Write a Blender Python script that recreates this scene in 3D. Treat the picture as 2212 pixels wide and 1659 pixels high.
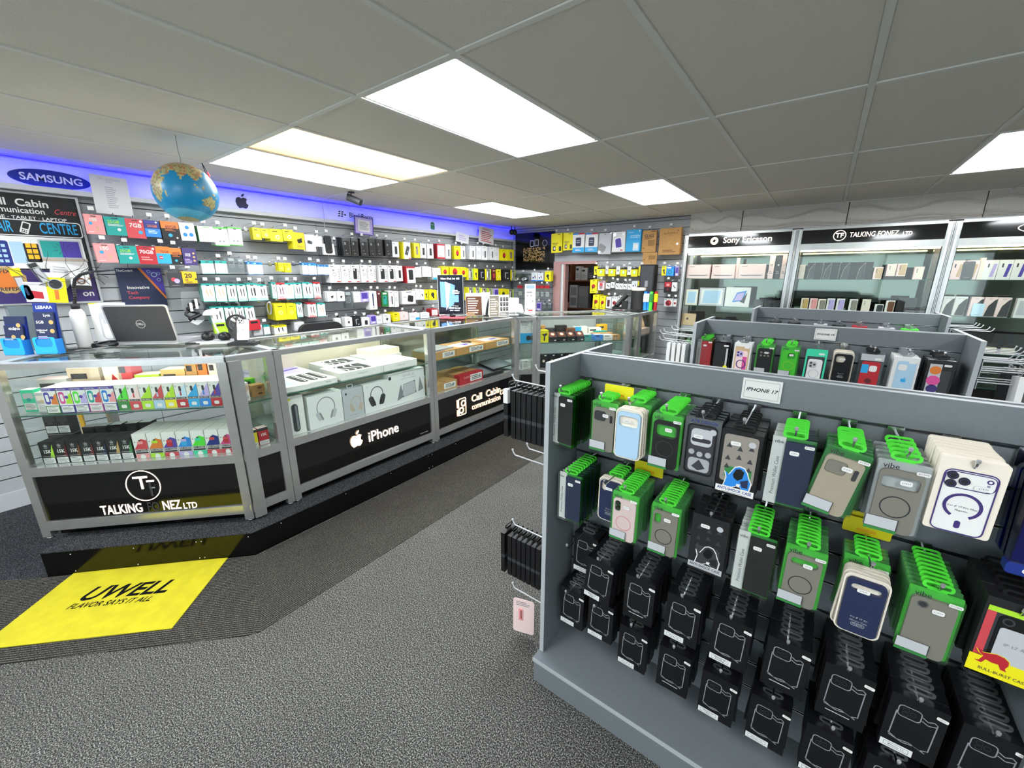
import bpy, math, random
from mathutils import Matrix, Vector
random.seed(7)
PI=math.pi; D=bpy.data; S=bpy.context.scene; COL=S.collection
for o in list(D.objects): D.objects.remove(o)
# ---------------------------------------------------------------- camera, world, exposure
H=1.62
yaw,pitch=-0.642,-0.261
cd=D.cameras.new('camera'); cam=D.objects.new('camera',cd); COL.objects.link(cam)
cam.location=(0,0,H); cam.rotation_euler=(PI/2+pitch,0,-yaw)
cd.sensor_fit='HORIZONTAL'; cd.sensor_width=36; cd.lens=36*879.2/2212; cd.clip_start=.02; cd.clip_end=100
S.camera=cam
S.view_settings.view_transform='Standard'; S.view_settings.look='None'; S.view_settings.gamma=1
S.view_settings.use_curve_mapping=False; S.view_settings.exposure=1.45
try:
    S.cycles.transparent_max_bounces=32; S.cycles.max_bounces=10; S.cycles.caustics_reflective=False; S.cycles.caustics_refractive=False
except Exception: pass
W=D.worlds.new('world'); S.world=W; W.use_nodes=True
W.node_tree.nodes['Background'].inputs[0].default_value=(.82,.90,1,1)
W.node_tree.nodes['Background'].inputs[1].default_value=1.1
LAMP=9.0      # radiance of the ceiling panels
# ---------------------------------------------------------------- materials
def lin(c):
    if isinstance(c,str):
        c=c.lstrip('#'); c=[int(c[i:i+2],16)/255 for i in (0,2,4)]
    return tuple((x/12.92 if x<=.04045 else ((x+.055)/1.055)**2.4) for x in c[:3])+(1,)
MATS={}
def mat(name,col='#888888',rough=.5,metal=0,emit=0,noise=0,nscale=60,spec=.5,bump=0,col2=None,coat=0):
    if name in MATS: return MATS[name]
    m=D.materials.new(name); m.use_nodes=True; nt=m.node_tree; b=nt.nodes['Principled BSDF']
    b.inputs['Base Color'].default_value=lin(col); b.inputs['Roughness'].default_value=rough
    b.inputs['Metallic'].default_value=metal; b.inputs['Specular IOR Level'].default_value=spec
    if coat: b.inputs['Coat Weight'].default_value=coat; b.inputs['Coat Roughness'].default_value=.08
    if emit:
        b.inputs['Emission Color'].default_value=lin(col); b.inputs['Emission Strength'].default_value=emit
    if noise or bump:
        tc=nt.nodes.new('ShaderNodeTexCoord'); n=nt.nodes.new('ShaderNodeTexNoise'); n.inputs['Scale'].default_value=nscale
        n.inputs['Detail'].default_value=3; nt.links.new(tc.outputs['Object'],n.inputs['Vector'])
        if noise:
            r=nt.nodes.new('ShaderNodeValToRGB'); a=lin(col)
            c2=lin(col2) if col2 else tuple(x*(1-noise) for x in a[:3])+(1,)
            r.color_ramp.elements[0].color=c2; r.color_ramp.elements[1].color=a
            r.color_ramp.elements[0].position=.38; r.color_ramp.elements[1].position=.62
            nt.links.new(n.outputs['Fac'],r.inputs[0]); nt.links.new(r.outputs[0],b.inputs['Base Color'])
        if bump:
            bp=nt.nodes.new('ShaderNodeBump'); bp.inputs['Strength'].default_value=bump; bp.inputs['Distance'].default_value=.002
            nt.links.new(n.outputs['Fac'],bp.inputs['Height']); nt.links.new(bp.outputs[0],b.inputs['Normal'])
    MATS[name]=m; return m
def glass(name,tint='#f4fbf8',refl=.05,rough=.0,gloss=.9):
    """thin clear sheet: see-through, with a mirror share that grows at grazing angles"""
    if name in MATS: return MATS[name]
    m=D.materials.new(name); m.use_nodes=True; nt=m.node_tree; nt.nodes.clear()
    out=nt.nodes.new('ShaderNodeOutputMaterial'); mix=nt.nodes.new('ShaderNodeMixShader')
    tr=nt.nodes.new('ShaderNodeBsdfTransparent'); tr.inputs[0].default_value=lin(tint)
    gl=nt.nodes.new('ShaderNodeBsdfGlossy'); gl.inputs['Roughness'].default_value=rough; gl.inputs[0].default_value=(gloss,gloss,gloss,1)
    lw=nt.nodes.new('ShaderNodeLayerWeight'); lw.inputs['Blend'].default_value=.5
    p=nt.nodes.new('ShaderNodeMath'); p.operation='POWER'; p.inputs[1].default_value=4.5
    ml=nt.nodes.new('ShaderNodeMath'); ml.operation='MULTIPLY_ADD'; ml.inputs[1].default_value=.85; ml.inputs[2].default_value=refl
    nt.links.new(lw.outputs['Facing'],p.inputs[0]); nt.links.new(p.outputs[0],ml.inputs[0]); nt.links.new(ml.outputs[0],mix.inputs[0])
    nt.links.new(tr.outputs[0],mix.inputs[1]); nt.links.new(gl.outputs[0],mix.inputs[2]); nt.links.new(mix.outputs[0],out.inputs[0])
    MATS[name]=m; return m
C={}
def c(name,*a,**k):
    C[name]=mat(name,*a,**k); return C[name]
c('white','#e0e0de',.5); c('paper','#e2e1dd',.7); c('cream','#e6dccb',.55); c('black','#0a0a0b',.4); c('softblack','#131315',.6)
c('gloss','#060607',.12); c('dgrey','#333438',.5); c('grey','#7d8084',.5); c('lgrey','#b8babd',.5); c('silver','#c9cbcd',.35,.6)
c('yellow','#e8dc10',.5); c('amber','#f0b418',.5); c('orange','#d9772a',.5); c('red','#b3202c',.5); c('pinkred','#c9444c',.5); c('pink','#e99a9a',.5)
c('palepink','#efd3d0',.55); c('teal','#1e9b93',.5); c('mint','#38d0a0',.5); c('green','#4fd838',.45); c('packgreen','#4cc043',.45); c('packgreen2','#4f9c52',.5); c('dkgreen','#2f7d3a',.5); c('lime','#a9d92c',.5)
c('blue','#1f7fd2',.5); c('cyan','#27a3dc',.5); c('paleblue','#a8c8de',.55); c('navy','#1c2748',.5); c('dkblue','#102a7c',.45); c('violet','#4b3a9c',.5); c('purple','#3a2a6a',.45); c('lilac','#b9a8dc',.5)
c('magenta','#d24a92',.5); c('kraft','#b98d55',.8,noise=.12,nscale=40); c('kraftdark','#8f6c3e',.8); c('brown','#6b3f22',.6); c('tan','#c7a982',.6); c('gold','#c9a86a',.4,.3); c('maroon','#5e1a22',.5); c('beige','#b9aa96',.6); c('casegrey','#8d867c',.5)
c('ink','#2a2a2e',.6); c('inkgrey','#8a8a8e',.6); c('inkfaint','#b9bbbe',.6); c('sky','#bcd9ea',.5); c('darkred','#4a1a1e',.5)
c('chrome','#d6d8da',.18,1); c('alu','#c6c7c4',.20,.75,noise=.06,nscale=18); c('aludark','#77797a',.35,.8); c('steel','#8d9092',.25,1)
c('unitgrey','#6f7579',.55,noise=.05,nscale=90); c('unitedge','#a9aeb1',.5); c('slat','#a9acae',.5,noise=.04,nscale=30); c('slatgroove','#3f4143',.5)
c('tile','#e6e2d8',.85,noise=.06,nscale=160,bump=.3); c('tee','#e6e6e1',.6)
c('blackgloss','#050506',.05,coat=.6); c('plinthblack','#070708',.12)
c('lcd','#10151c',.15,emit=.0)
GL=glass('clear_glass','#fafdfb',.04); GS=glass('shelf_glass','#f4faf7',.05); GE=c('glass_edge','#2f5a50',.2); PL=glass('clear_plastic','#f2f5f3',.07,.12); PG=glass('tinted_green_plastic','#8fe08a',.06,.15); PB=glass('tinted_blue_plastic','#3b62c8',.08,.15); PH=glass('grey_plastic','#a9adb2',.08,.2); PT=glass('pale_tab_plastic','#d5d8da',.22,.3); BAGM=glass('bag_plastic','#dfe6e8',.16,.25)
c('lit_white','#ffe9d8',.4,emit=1.3); c('lit_warm','#ffd2a4',.4,emit=1.4); c('lit_cool','#fdf6ee',.4,emit=2.2)
# ---------------------------------------------------------------- mesh builder
def rr(cx,cz,w,h,r,n=4):
    r=min(r,w/2-1e-5,h/2-1e-5); P=[]
    for (sx,sz,a0) in ((1,-1,-PI/2),(1,1,0),(-1,1,PI/2),(-1,-1,PI)):
        for i in range(n+1):
            a=a0+PI/2*i/n; P.append((cx+sx*(w/2-r)+r*math.cos(a),cz+sz*(h/2-r)+r*math.sin(a)))
    return P
def circ(cx,cz,r,n=16,rz=None):
    return [(cx+r*math.cos(2*PI*i/n),cz+(rz or r)*math.sin(2*PI*i/n)) for i in range(n)]
TXT={}
def text_data(body,size,bold=0,shear=0,align='CENTER',res=3,sp=1,wx=1):
    k=(body,size,bold,shear,align,res,sp,wx)
    if k in TXT: return TXT[k]
    cu=D.curves.new('t','FONT'); cu.body=body; cu.size=size; cu.align_x=align; cu.align_y='CENTER'; cu.offset=bold*size; cu.shear=shear; cu.resolution_u=res; cu.space_character=sp; cu.space_line=.8
    o=D.objects.new('t',cu); COL.objects.link(o)
    dg=bpy.context.evaluated_depsgraph_get(); me=o.evaluated_get(dg).to_mesh()
    v=[(p.co.x*wx,p.co.y) for p in me.vertices]; f=[tuple(p.vertices) for p in me.polygons]
    o.evaluated_get(dg).to_mesh_clear(); D.objects.remove(o); D.curves.remove(cu)
    TXT[k]=(v,f); return TXT[k]
class MB:
    def __init__(s): s.v=[];s.f=[];s.fm=[];s.mats=[];s.M=None
    def mi(s,m):
        if isinstance(m,str): m=C[m]
        if m not in s.mats: s.mats.append(m)
        return s.mats.index(m)
    def add(s,vs,fs,m):
        o=len(s.v); i=s.mi(m)
        if s.M is not None: vs=[tuple(s.M@Vector(p)) for p in vs]
        s.v+=vs
        for f in fs: s.f.append(tuple(o+k for k in f)); s.fm.append(i)
        return s
    def box(s,x0,x1,y0,y1,z0,z1,m):
        V=[(x,y,z) for z in (z0,z1) for y in (y0,y1) for x in (x0,x1)]
        return s.add(V,[(0,2,3,1),(4,5,7,6),(0,1,5,4),(2,6,7,3),(0,4,6,2),(1,3,7,5)],m)
    def bx(s,cx,cy,cz,sx,sy,sz,m): return s.box(cx-sx/2,cx+sx/2,cy-sy/2,cy+sy/2,cz-sz/2,cz+sz/2,m)
    def quad(s,P,m): return s.add([tuple(p) for p in P],[tuple(range(len(P)))],m)
    def prism(s,P,y0,y1,m):            # polygon (x,z) extruded along y; y0 = front
        n=len(P); V=[(x,y0,z) for x,z in P]+[(x,y1,z) for x,z in P]
        F=[tuple(range(n)),tuple(range(2*n-1,n-1,-1))]+[(i,i+n,(i+1)%n+n,(i+1)%n) for i in range(n)]
        return s.add(V,F,m)
    def face(s,P,y,m): return s.add([(x,y,z) for x,z in P],[tuple(range(len(P)))],m)
    def rect(s,x0,x1,z0,z1,y,m): return s.face([(x0,z0),(x1,z0),(x1,z1),(x0,z1)],y,m)
    def loop(s,A,B,y0,y1,m):            # frame between outline A (outer) and B (inner)
        n=len(A); V=[(x,y0,z) for x,z in A]+[(x,y0,z) for x,z in B]+[(x,y1,z) for x,z in A]+[(x,y1,z) for x,z in B]; F=[]
        for i in range(n):
            j=(i+1)%n
            F+=[(i,j,n+j,n+i),(2*n+i,3*n+i,3*n+j,2*n+j),(i,2*n+i,2*n+j,j),(n+i,n+j,3*n+j,3*n+i)]
        return s.add(V,F,m)
    def plan(s,P,z0,z1,m):              # polygon (x,y) extruded along z
        n=len(P); V=[(x,y,z0) for x,y in P]+[(x,y,z1) for x,y in P]
        F=[tuple(range(n-1,-1,-1)),tuple(range(n,2*n))]+[(i,(i+1)%n,(i+1)%n+n,i+n) for i in range(n)]
        return s.add(V,F,m)
    def tube(s,path,r,m,n=6,cap=True):
        path=[Vector(p) for p in path]; R=r if isinstance(r,(list,tuple)) else [r]*len(path); V=[];F=[]; ref=None
        for i,p in enumerate(path):
            t=(path[min(i+1,len(path)-1)]-path[max(i-1,0)]).normalized()
            if ref is None: ref=Vector((0,0,1)) if abs(t.z)<.9 else Vector((1,0,0))
            u=t.cross(ref).normalized(); ref=u.cross(t).normalized()
            for k in range(n):
                a=2*PI*k/n; V.append(tuple(p+R[i]*(math.cos(a)*u+math.sin(a)*ref)))
        for i in range(len(path)-1):
            for k in range(n): F.append((i*n+k,i*n+(k+1)%n,(i+1)*n+(k+1)%n,(i+1)*n+k))
        if cap: F+=[tuple(range(n-1,-1,-1)),tuple((len(path)-1)*n+k for k in range(n))]
        return s.add(V,F,m)
    def lathe(s,prof,m,n=20,cx=0,cy=0):
        V=[];F=[]
        for r,z in prof:
            for k in range(n): V.append((cx+r*math.cos(2*PI*k/n),cy+r*math.sin(2*PI*k/n),z))
        for i in range(len(prof)-1):
            for k in range(n): F.append((i*n+k,i*n+(k+1)%n,(i+1)*n+(k+1)%n,(i+1)*n+k))
        F+=[tuple(range(n-1,-1,-1)),tuple((len(prof)-1)*n+k for k in range(n))]
        return s.add(V,F,m)
    def text(s,body,size,x,z,y,m,**k):   # lettering on a face looking along -y
        v,f=text_data(body,size,**k); return s.add([(x+a,y,z+b) for a,b in v],f,m)
    def textv(s,body,size,x,z,y,m,**k):  # lettering turned to read upwards
        v,f=text_data(body,size,**k); return s.add([(x-b,y,z+a) for a,b in v],f,m)
    def textflat(s,body,size,x,y,z,m,**k):
        v,f=text_data(body,size,**k); return s.add([(x+a,y+b,z) for a,b in v],f,m)
    def lines(s,x0,x1,z0,z1,n,y,m):      # rows of print too small to read
        for i in range(n):
            z=z1-(i+.5)*(z1-z0)/n; h=(z1-z0)/n*.22; s.rect(x0,x0+(x1-x0)*(.75+.25*((i*7)%4)/3),z-h,z+h,y,m)
        return s
    def mesh(s,name='mesh',smooth=False):
        me=D.meshes.new(name); me.from_pydata(s.v,[],s.f)
        for m in s.mats: me.materials.append(m)
        me.polygons.foreach_set('material_index',s.fm)
        if smooth: me.polygons.foreach_set('use_smooth',[True]*len(me.polygons))
        me.update(); return me
    def obj(s,name,parent=None,loc=(0,0,0),rot=(0,0,0),smooth=False):
        return link(name,s.mesh(name,smooth),parent,loc,rot)
def link(name,me,parent=None,loc=(0,0,0),rot=(0,0,0)):
    o=D.objects.new(name,me); COL.objects.link(o); o.parent=parent; o.location=loc; o.rotation_euler=rot; return o
def thing(name,label,cat,loc=(0,0,0),rz=0,group=None,rot=None):
    o=D.objects.new(name,None); o.empty_display_size=.05; COL.objects.link(o); o.location=loc; o.rotation_euler=rot or (0,0,rz)
    return tag(o,label,cat,group)
def tag(o,label,cat,group=None):
    o['label']=label; o['category']=cat
    if group: o['group']=group
    return o
def struct(o): o['kind']='structure'; return o
def stuff(o): o['kind']='stuff'; return o
def dup(r,loc,rz=None,label=None,group=None,rot=None):
    def cp(o,par):
        q=o.copy(); COL.objects.link(q); q.parent=par
        for ch in o.children: cp(ch,q)
        return q
    q=cp(r,None); q.location=loc
    if rz is not None: q.rotation_euler=(0,0,rz)
    if rot is not None: q.rotation_euler=rot
    if label: q['label']=label
    if group: q['group']=group
    return q
def ordinal(i):
    u=['first','second','third','fourth','fifth','sixth','seventh','eighth','ninth']; t=['tenth','eleventh','twelfth','thirteenth','fourteenth','fifteenth','sixteenth','seventeenth','eighteenth','nineteenth']; w=['twenty','thirty','forty','fifty']
    i+=1
    return u[i-1] if i<10 else t[i-10] if i<20 else (w[i//10-2]+'-'+u[i%10-1] if i%10 else ['twentieth','thirtieth','fortieth','fiftieth'][i//10-2])
LEFT=[
 ('top row',[(0.695,2.033,0.097,0.131,'pink',2),(0.806,2.029,0.12,0.127,'teal',2),(0.915,2.025,0.111,0.135,'red7',2),(1.012,2.025,0.096,0.12,'blue25',2),(1.122,2.028,0.115,0.136,'orange',2),(1.233,2.028,0.103,0.136,'blob',2),(1.357,2.012,0.118,0.122,'whitegreen',3),(1.461,2.012,0.106,0.149,'greentop',3),(1.573,2.022,0.102,0.155,'greentop',3)]),
 ('second row',[(0.716,1.841,0.115,0.131,'pink',2),(0.834,1.831,0.114,0.126,'teal',2),(0.946,1.833,0.122,0.13,'red70',2),(1.047,1.837,0.09,0.127,'orange75',2),(1.125,1.829,0.079,0.127,'orange',2),(1.217,1.831,0.094,0.131,'navy',2)]),
 ('third row',[(1.323,1.738,0.089,0.108,'tealtop',2),(1.422,1.74,0.093,0.111,'tealtop',2),(1.513,1.764,0.073,0.119,'bag',1),(1.586,1.757,0.066,0.111,'bag',1),(1.657,1.738,0.063,0.113,'bluetop',2),(1.714,1.735,0.08,0.109,'bluetop',2)]),
 ('SIM card pair',[(1.089,1.641,0.095,0.119,'greycard',1),(1.188,1.648,0.1,0.119,'yellow20',2)]),
 ('fourth row',[(1.295,1.548,0.093,0.148,'cabletan',3),(1.388,1.546,0.084,0.151,'cabletan',3),(1.47,1.545,0.075,0.152,'cable',3),(1.549,1.543,0.073,0.154,'cable',3),(1.639,1.547,0.095,0.157,'cable',3)]),
 ('fifth row',[(1.333,1.356,0.096,0.153,'cable',3),(1.427,1.353,0.082,0.154,'cable',3),(1.506,1.348,0.066,0.151,'cable',3),(1.585,1.344,0.078,0.148,'cable',3)]),
 ('top row',[(1.749,2.034,0.069,0.102,'yelsq',2),(1.82,2.032,0.071,0.083,'yelsq',2),(1.915,2.035,0.114,0.107,'yelsq',3),(2.024,2.041,0.098,0.103,'yelsq',3),(2.117,2.022,0.12,0.155,'yelplug',3),(2.232,2.011,0.103,0.16,'whiteplug',2),(2.328,2.006,0.076,0.102,'plain',1),(2.433,2.022,0.121,0.194,'blackcase',2),(2.626,2.01,0.097,0.188,'clear',3),(2.726,2.013,0.086,0.187,'clear',3),(2.847,2.016,0.099,0.186,'clear',3),(2.949,2.019,0.093,0.187,'clear',3),(3.047,2.021,0.089,0.186,'clear',3),(3.173,2.023,0.093,0.184,'clear',3),(3.28,2.007,0.103,0.176,'blackphone',2),(3.442,2.011,0.117,0.197,'yelwhite',3),(3.604,2.012,0.096,0.179,'yelphone',3),(3.714,2.012,0.105,0.179,'blackphone',2),(3.832,2.014,0.109,0.181,'blackphone',2),(4.019,2.023,0.145,0.187,'redwhite',3),(4.159,2.024,0.103,0.184,'plainphone',2),(4.333,2.014,0.125,0.173,'yelred',2),(4.452,2.02,0.096,0.176,'plainphone',3),(4.651,2.03,0.117,0.184,'plainphone',3),(4.793,2.038,0.102,0.189,'plain',3),(4.924,2.041,0.125,0.196,'plainphone',3),(5.099,2.039,0.107,0.189,'plainphone',3),(5.221,2.036,0.113,0.188,'plain',3),(5.399,2.024,0.147,0.177,'yelred',2),(5.58,2.025,0.161,0.177,'yelphone',2)]),
 ('second row',[(1.92,1.735,0.046,0.078,'yelsq',2),(1.979,1.733,0.063,0.085,'yelsq',2),(2.151,1.74,0.057,0.116,'bluetop',2),(2.224,1.738,0.085,0.116,'bluetop',3),(2.31,1.725,0.067,0.1,'bluetop',3),(2.373,1.724,0.052,0.101,'bluetop',2),(2.466,1.726,0.129,0.182,'ring',3),(2.593,1.728,0.112,0.187,'ring',2),(2.708,1.73,0.103,0.189,'blackphone2',2),(2.819,1.732,0.099,0.19,'ring',3),(2.923,1.73,0.1,0.189,'ring',2),(3.07,1.731,0.119,0.192,'blackphone2',3),(3.197,1.731,0.121,0.193,'blackphone2',3),(3.313,1.733,0.095,0.182,'blackphone',2),(3.478,1.725,0.141,0.199,'redphone',3),(3.611,1.719,0.104,0.124,'plain',1),(3.756,1.729,0.16,0.127,'plain',4),(3.919,1.716,0.147,0.151,'whiteblue',3),(4.082,1.735,0.13,0.125,'yelred',3),(4.271,1.732,0.199,0.123,'yelred',4),(4.449,1.728,0.131,0.128,'yelred',3),(4.598,1.716,0.128,0.164,'yelcable',2),(4.721,1.714,0.09,0.163,'yelblack',2),(4.854,1.71,0.131,0.157,'blackwhite',2),(5.002,1.712,0.136,0.16,'yelcable',2),(5.138,1.713,0.093,0.166,'redblack',2),(5.245,1.709,0.109,0.167,'yelsq',2),(5.464,1.707,0.219,0.169,'blackwhite',3),(5.652,1.705,0.123,0.169,'yelcable',2)]),
 ('third row',[(1.634,1.549,0.077,0.157,'cable',3),(1.72,1.536,0.082,0.145,'cable',3),(1.828,1.553,0.04,0.149,'cable',2),(1.89,1.548,0.079,0.154,'cablered',3),(1.971,1.544,0.077,0.152,'cabletan',3),(2.05,1.546,0.073,0.15,'cable',3),(2.152,1.549,0.103,0.157,'cable',3),(2.246,1.55,0.076,0.162,'cablered',3),(2.401,1.45,0.105,0.098,'earbud',3),(2.509,1.447,0.088,0.1,'earbud',3),(2.602,1.44,0.101,0.173,'bag',2),(2.705,1.441,0.084,0.115,'plain',2),(2.8,1.438,0.098,0.112,'navybits',2),(2.907,1.442,0.101,0.211,'stylus',3),(2.994,1.436,0.052,0.174,'darkred',3),(3.074,1.428,0.087,0.171,'green',2),(3.168,1.437,0.074,0.19,'plainphone',3),(3.243,1.432,0.066,0.189,'plain',2),(3.43,1.427,0.209,0.16,'blackslab',3),(3.582,1.446,0.069,0.132,'plain',3),(3.654,1.441,0.068,0.13,'earbud',2),(3.725,1.434,0.065,0.126,'yelblack',2),(3.841,1.428,0.141,0.129,'yelblack',4),(3.961,1.424,0.084,0.124,'earbud',1),(4.597,1.447,0.138,0.186,'yelcable',3),(4.745,1.44,0.126,0.186,'yelcable',3),(4.906,1.431,0.161,0.184,'yelcable',3),(5.048,1.422,0.093,0.182,'yelcable',2),(5.197,1.414,0.112,0.181,'navybits',2),(5.389,1.405,0.161,0.177,'yelblack',3),(5.585,1.394,0.151,0.175,'yelcable',2)]),
 ('fourth row',[(1.767,1.382,0.054,0.131,'coil',1),(1.852,1.356,0.11,0.156,'yelbig',4),(1.959,1.351,0.091,0.153,'yelbig',3),(2.042,1.354,0.059,0.144,'cable',2),(2.17,1.347,0.088,0.147,'cablered',4),(2.268,1.338,0.091,0.139,'cabletan',3)]),
 ('lowest row',[(1.634,1.171,0.082,0.095,'coilwhite',2),(1.707,1.164,0.055,0.091,'tealtop',2),(1.834,1.147,0.122,0.085,'yelwhite2',3),(2.021,1.164,0.103,0.082,'coilwhite',3),(2.444,1.167,0.066,0.074,'plain',2),(2.569,1.167,0.095,0.097,'earbud',3),(2.674,1.167,0.095,0.107,'blackwhite',3),(2.786,1.147,0.107,0.101,'blackphone',3),(2.89,1.165,0.08,0.099,'navybits',3),(2.974,1.15,0.079,0.092,'plain',2),(3.078,1.162,0.109,0.105,'earbud',3),(3.211,1.172,0.098,0.101,'yelsq',4),(3.335,1.169,0.137,0.097,'gold',4),(3.509,1.146,0.171,0.088,'cyanwhite',3),(3.686,1.139,0.154,0.071,'plain',3),(3.851,1.178,0.125,0.094,'redwhite',3),(3.987,1.164,0.125,0.091,'redwhite',2)]),
]
BACK=[
 ('top row',[(-3.412,2.238,0.199,0.28,'ygl',3),(-3.214,2.236,0.166,0.248,'ygl',3),(-3.036,2.22,0.201,0.27,'bluescreen',3),(-2.821,2.211,0.201,0.262,'bluescreen',3),(-2.609,2.196,0.194,0.283,'puck',2),(-2.405,2.205,0.189,0.267,'bigphone',2),(-2.192,2.221,0.208,0.286,'cyan',3),(-1.979,2.197,0.192,0.277,'kraft',3),(-1.95,1.916,0.197,0.152,'kraft2',1),(-1.705,2.21,0.275,0.329,'kraftpro',3)]),
 ('dark corner row',[(-4.185,1.648,0.141,0.129,'glasses',2),(-4.029,1.648,0.161,0.127,'glasses',2),(-3.804,1.661,0.115,0.132,'blueear',2),(-3.689,1.656,0.104,0.126,'blueear',2),(-3.548,1.68,0.118,0.156,'yelblack',3)]),
 ('red tagged row',[(-4.098,1.455,0.104,0.173,'redbag',1),(-3.746,1.46,0.077,0.182,'redbag',1),(-3.658,1.461,0.081,0.184,'redbag',1),(-3.562,1.463,0.088,0.186,'redbag',1)]),
 ('bottom corner row',[(-3.711,1.187,0.086,0.135,'navybits',2),(-3.617,1.184,0.085,0.127,'bag',2),(-3.512,1.188,0.091,0.126,'bag',2)]),
 ('second doorway-side row',[(-2.723,1.748,0.062,0.12,'yelblack',2),(-2.638,1.725,0.111,0.118,'yelfan',4),(-2.552,1.754,0.043,0.116,'earbud',1),(-2.468,1.723,0.107,0.116,'yelfan',4),(-2.382,1.744,0.055,0.112,'earbud',1),(-2.298,1.715,0.093,0.111,'yelfan',4),(-2.22,1.738,0.055,0.107,'earbud',1),(-2.14,1.714,0.091,0.106,'yelfan',4),(-2.045,1.736,0.083,0.122,'yelkraft',2),(-1.742,1.736,0.061,0.12,'yelblack',2),(-1.656,1.731,0.102,0.12,'bluehead',3),(-1.578,1.73,0.041,0.119,'navybits',2)]),
 ('third doorway-side row',[(-2.747,1.557,0.11,0.195,'yelrose',4),(-2.63,1.539,0.097,0.132,'redphone2',2),(-2.52,1.525,0.068,0.094,'bud',2),(-2.45,1.538,0.054,0.094,'bud',2),(-2.38,1.522,0.05,0.092,'bud',2),(-2.324,1.519,0.048,0.09,'bud',2),(-2.263,1.515,0.057,0.088,'bud',2),(-2.199,1.516,0.056,0.088,'bud',2),(-2.126,1.543,0.083,0.107,'blueear',2),(-2.042,1.541,0.08,0.063,'yelblack',1),(-1.673,1.54,0.101,0.145,'redbits',2),(-1.589,1.547,0.065,0.133,'bud',2)]),
 ('lowest doorway-side row',[(-2.691,1.341,0.102,0.206,'yelrose',4),(-2.587,1.325,0.091,0.189,'yelrose',3),(-2.498,1.315,0.077,0.162,'darkstick',2),(-2.408,1.32,0.086,0.159,'redlion',3),(-2.302,1.331,0.115,0.158,'redlion',3),(-1.646,1.318,0.117,0.102,'redlion',2),(-1.56,1.315,0.044,0.097,'redlion',1)]),
]
# ================================================================ ROOM SHELL
XL,YB,ZT=-4.42,5.90,2.379; XR,YF=3.4,-2.7
AX=lambda a:-1.173-.6*a
LY=[-3.57,-2.37,-1.166,.034,1.234,2.432,3.631,4.824,YB]
# floor: speckled grey carpet
def carpet(name,a,b,cc,sc,dark=1):
    m=D.materials.new(name); m.use_nodes=True; nt=m.node_tree; p=nt.nodes['Principled BSDF']; p.inputs['Roughness'].default_value=.95; p.inputs['Specular IOR Level'].default_value=.15
    tc=nt.nodes.new('ShaderNodeTexCoord'); n=nt.nodes.new('ShaderNodeTexNoise'); n.inputs['Scale'].default_value=sc; n.inputs['Detail'].default_value=2; n.inputs['Roughness'].default_value=.7
    n2=nt.nodes.new('ShaderNodeTexNoise'); n2.inputs['Scale'].default_value=2.2; n2.inputs['Detail'].default_value=2
    r=nt.nodes.new('ShaderNodeValToRGB'); e=r.color_ramp.elements; e[0].position=.36; e[0].color=lin(a); e[1].position=.66; e[1].color=lin(cc); x=e.new(.5); x.color=lin(b)
    mx=nt.nodes.new('ShaderNodeMix'); mx.data_type='RGBA'; mx.blend_type='MULTIPLY'; mx.inputs[0].default_value=.35
    r2=nt.nodes.new('ShaderNodeValToRGB'); r2.color_ramp.elements[0].position=.3; r2.color_ramp.elements[1].position=.7; r2.color_ramp.elements[0].color=(.55,.55,.55,1)
    bp=nt.nodes.new('ShaderNodeBump'); bp.inputs['Strength'].default_value=.3; bp.inputs['Distance'].default_value=.002
    L=nt.links.new
    L(tc.outputs['Object'],n.inputs['Vector']); L(tc.outputs['Object'],n2.inputs['Vector']); L(n.outputs['Fac'],r.inputs[0]); L(n2.outputs['Fac'],r2.inputs[0])
    L(r.outputs[0],mx.inputs[6]); L(r2.outputs[0],mx.inputs[7]); L(mx.outputs[2],p.inputs['Base Color']); L(n.outputs['Fac'],bp.inputs['Height']); L(bp.outputs[0],p.inputs['Normal'])
    MATS[name]=m; C[name]=m; return m
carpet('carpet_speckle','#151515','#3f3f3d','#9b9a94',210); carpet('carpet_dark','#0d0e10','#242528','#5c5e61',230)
def ribbed():
    m=carpet('carpet_ribbed','#1e1e1e','#4e4d49','#958f84',230); nt=m.node_tree; p=nt.nodes['Principled BSDF']
    tc=nt.nodes.new('ShaderNodeTexCoord'); w=nt.nodes.new('ShaderNodeTexWave'); w.wave_type='BANDS'; w.bands_direction='X'; w.inputs['Scale'].default_value=25; w.inputs['Distortion'].default_value=.15
    mx=nt.nodes.new('ShaderNodeMix'); mx.data_type='RGBA'; mx.blend_type='MULTIPLY'; mx.inputs[0].default_value=.85
    src=p.inputs['Base Color'].links[0].from_socket; L=nt.links.new
    L(tc.outputs['Object'],w.inputs['Vector']); L(src,mx.inputs[6]); L(w.outputs['Color'],mx.inputs[7]); L(mx.outputs[2],p.inputs['Base Color'])
    bp=nt.nodes.new('ShaderNodeBump'); bp.inputs['Strength'].default_value=1; bp.inputs['Distance'].default_value=.004; L(w.outputs['Fac'],bp.inputs['Height']); L(bp.outputs[0],p.inputs['Normal'])
ribbed()
fl=MB(); fl.box(XL-.1,XR+.1,YF-.1,YB+1.7,-.06,0,'carpet_speckle'); struct(fl.obj('floor'))
# ribbed matting let into the carpet along the counter plinth, dark carpet to its left
t=MB(); t.plan([(-2.47,.76),(-1.875,.53),(-1.875,5.4),(-2.47,5.4)],0,.004,'carpet_ribbed'); t.obj('trim_1'); struct(D.objects['trim_1'])
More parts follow.
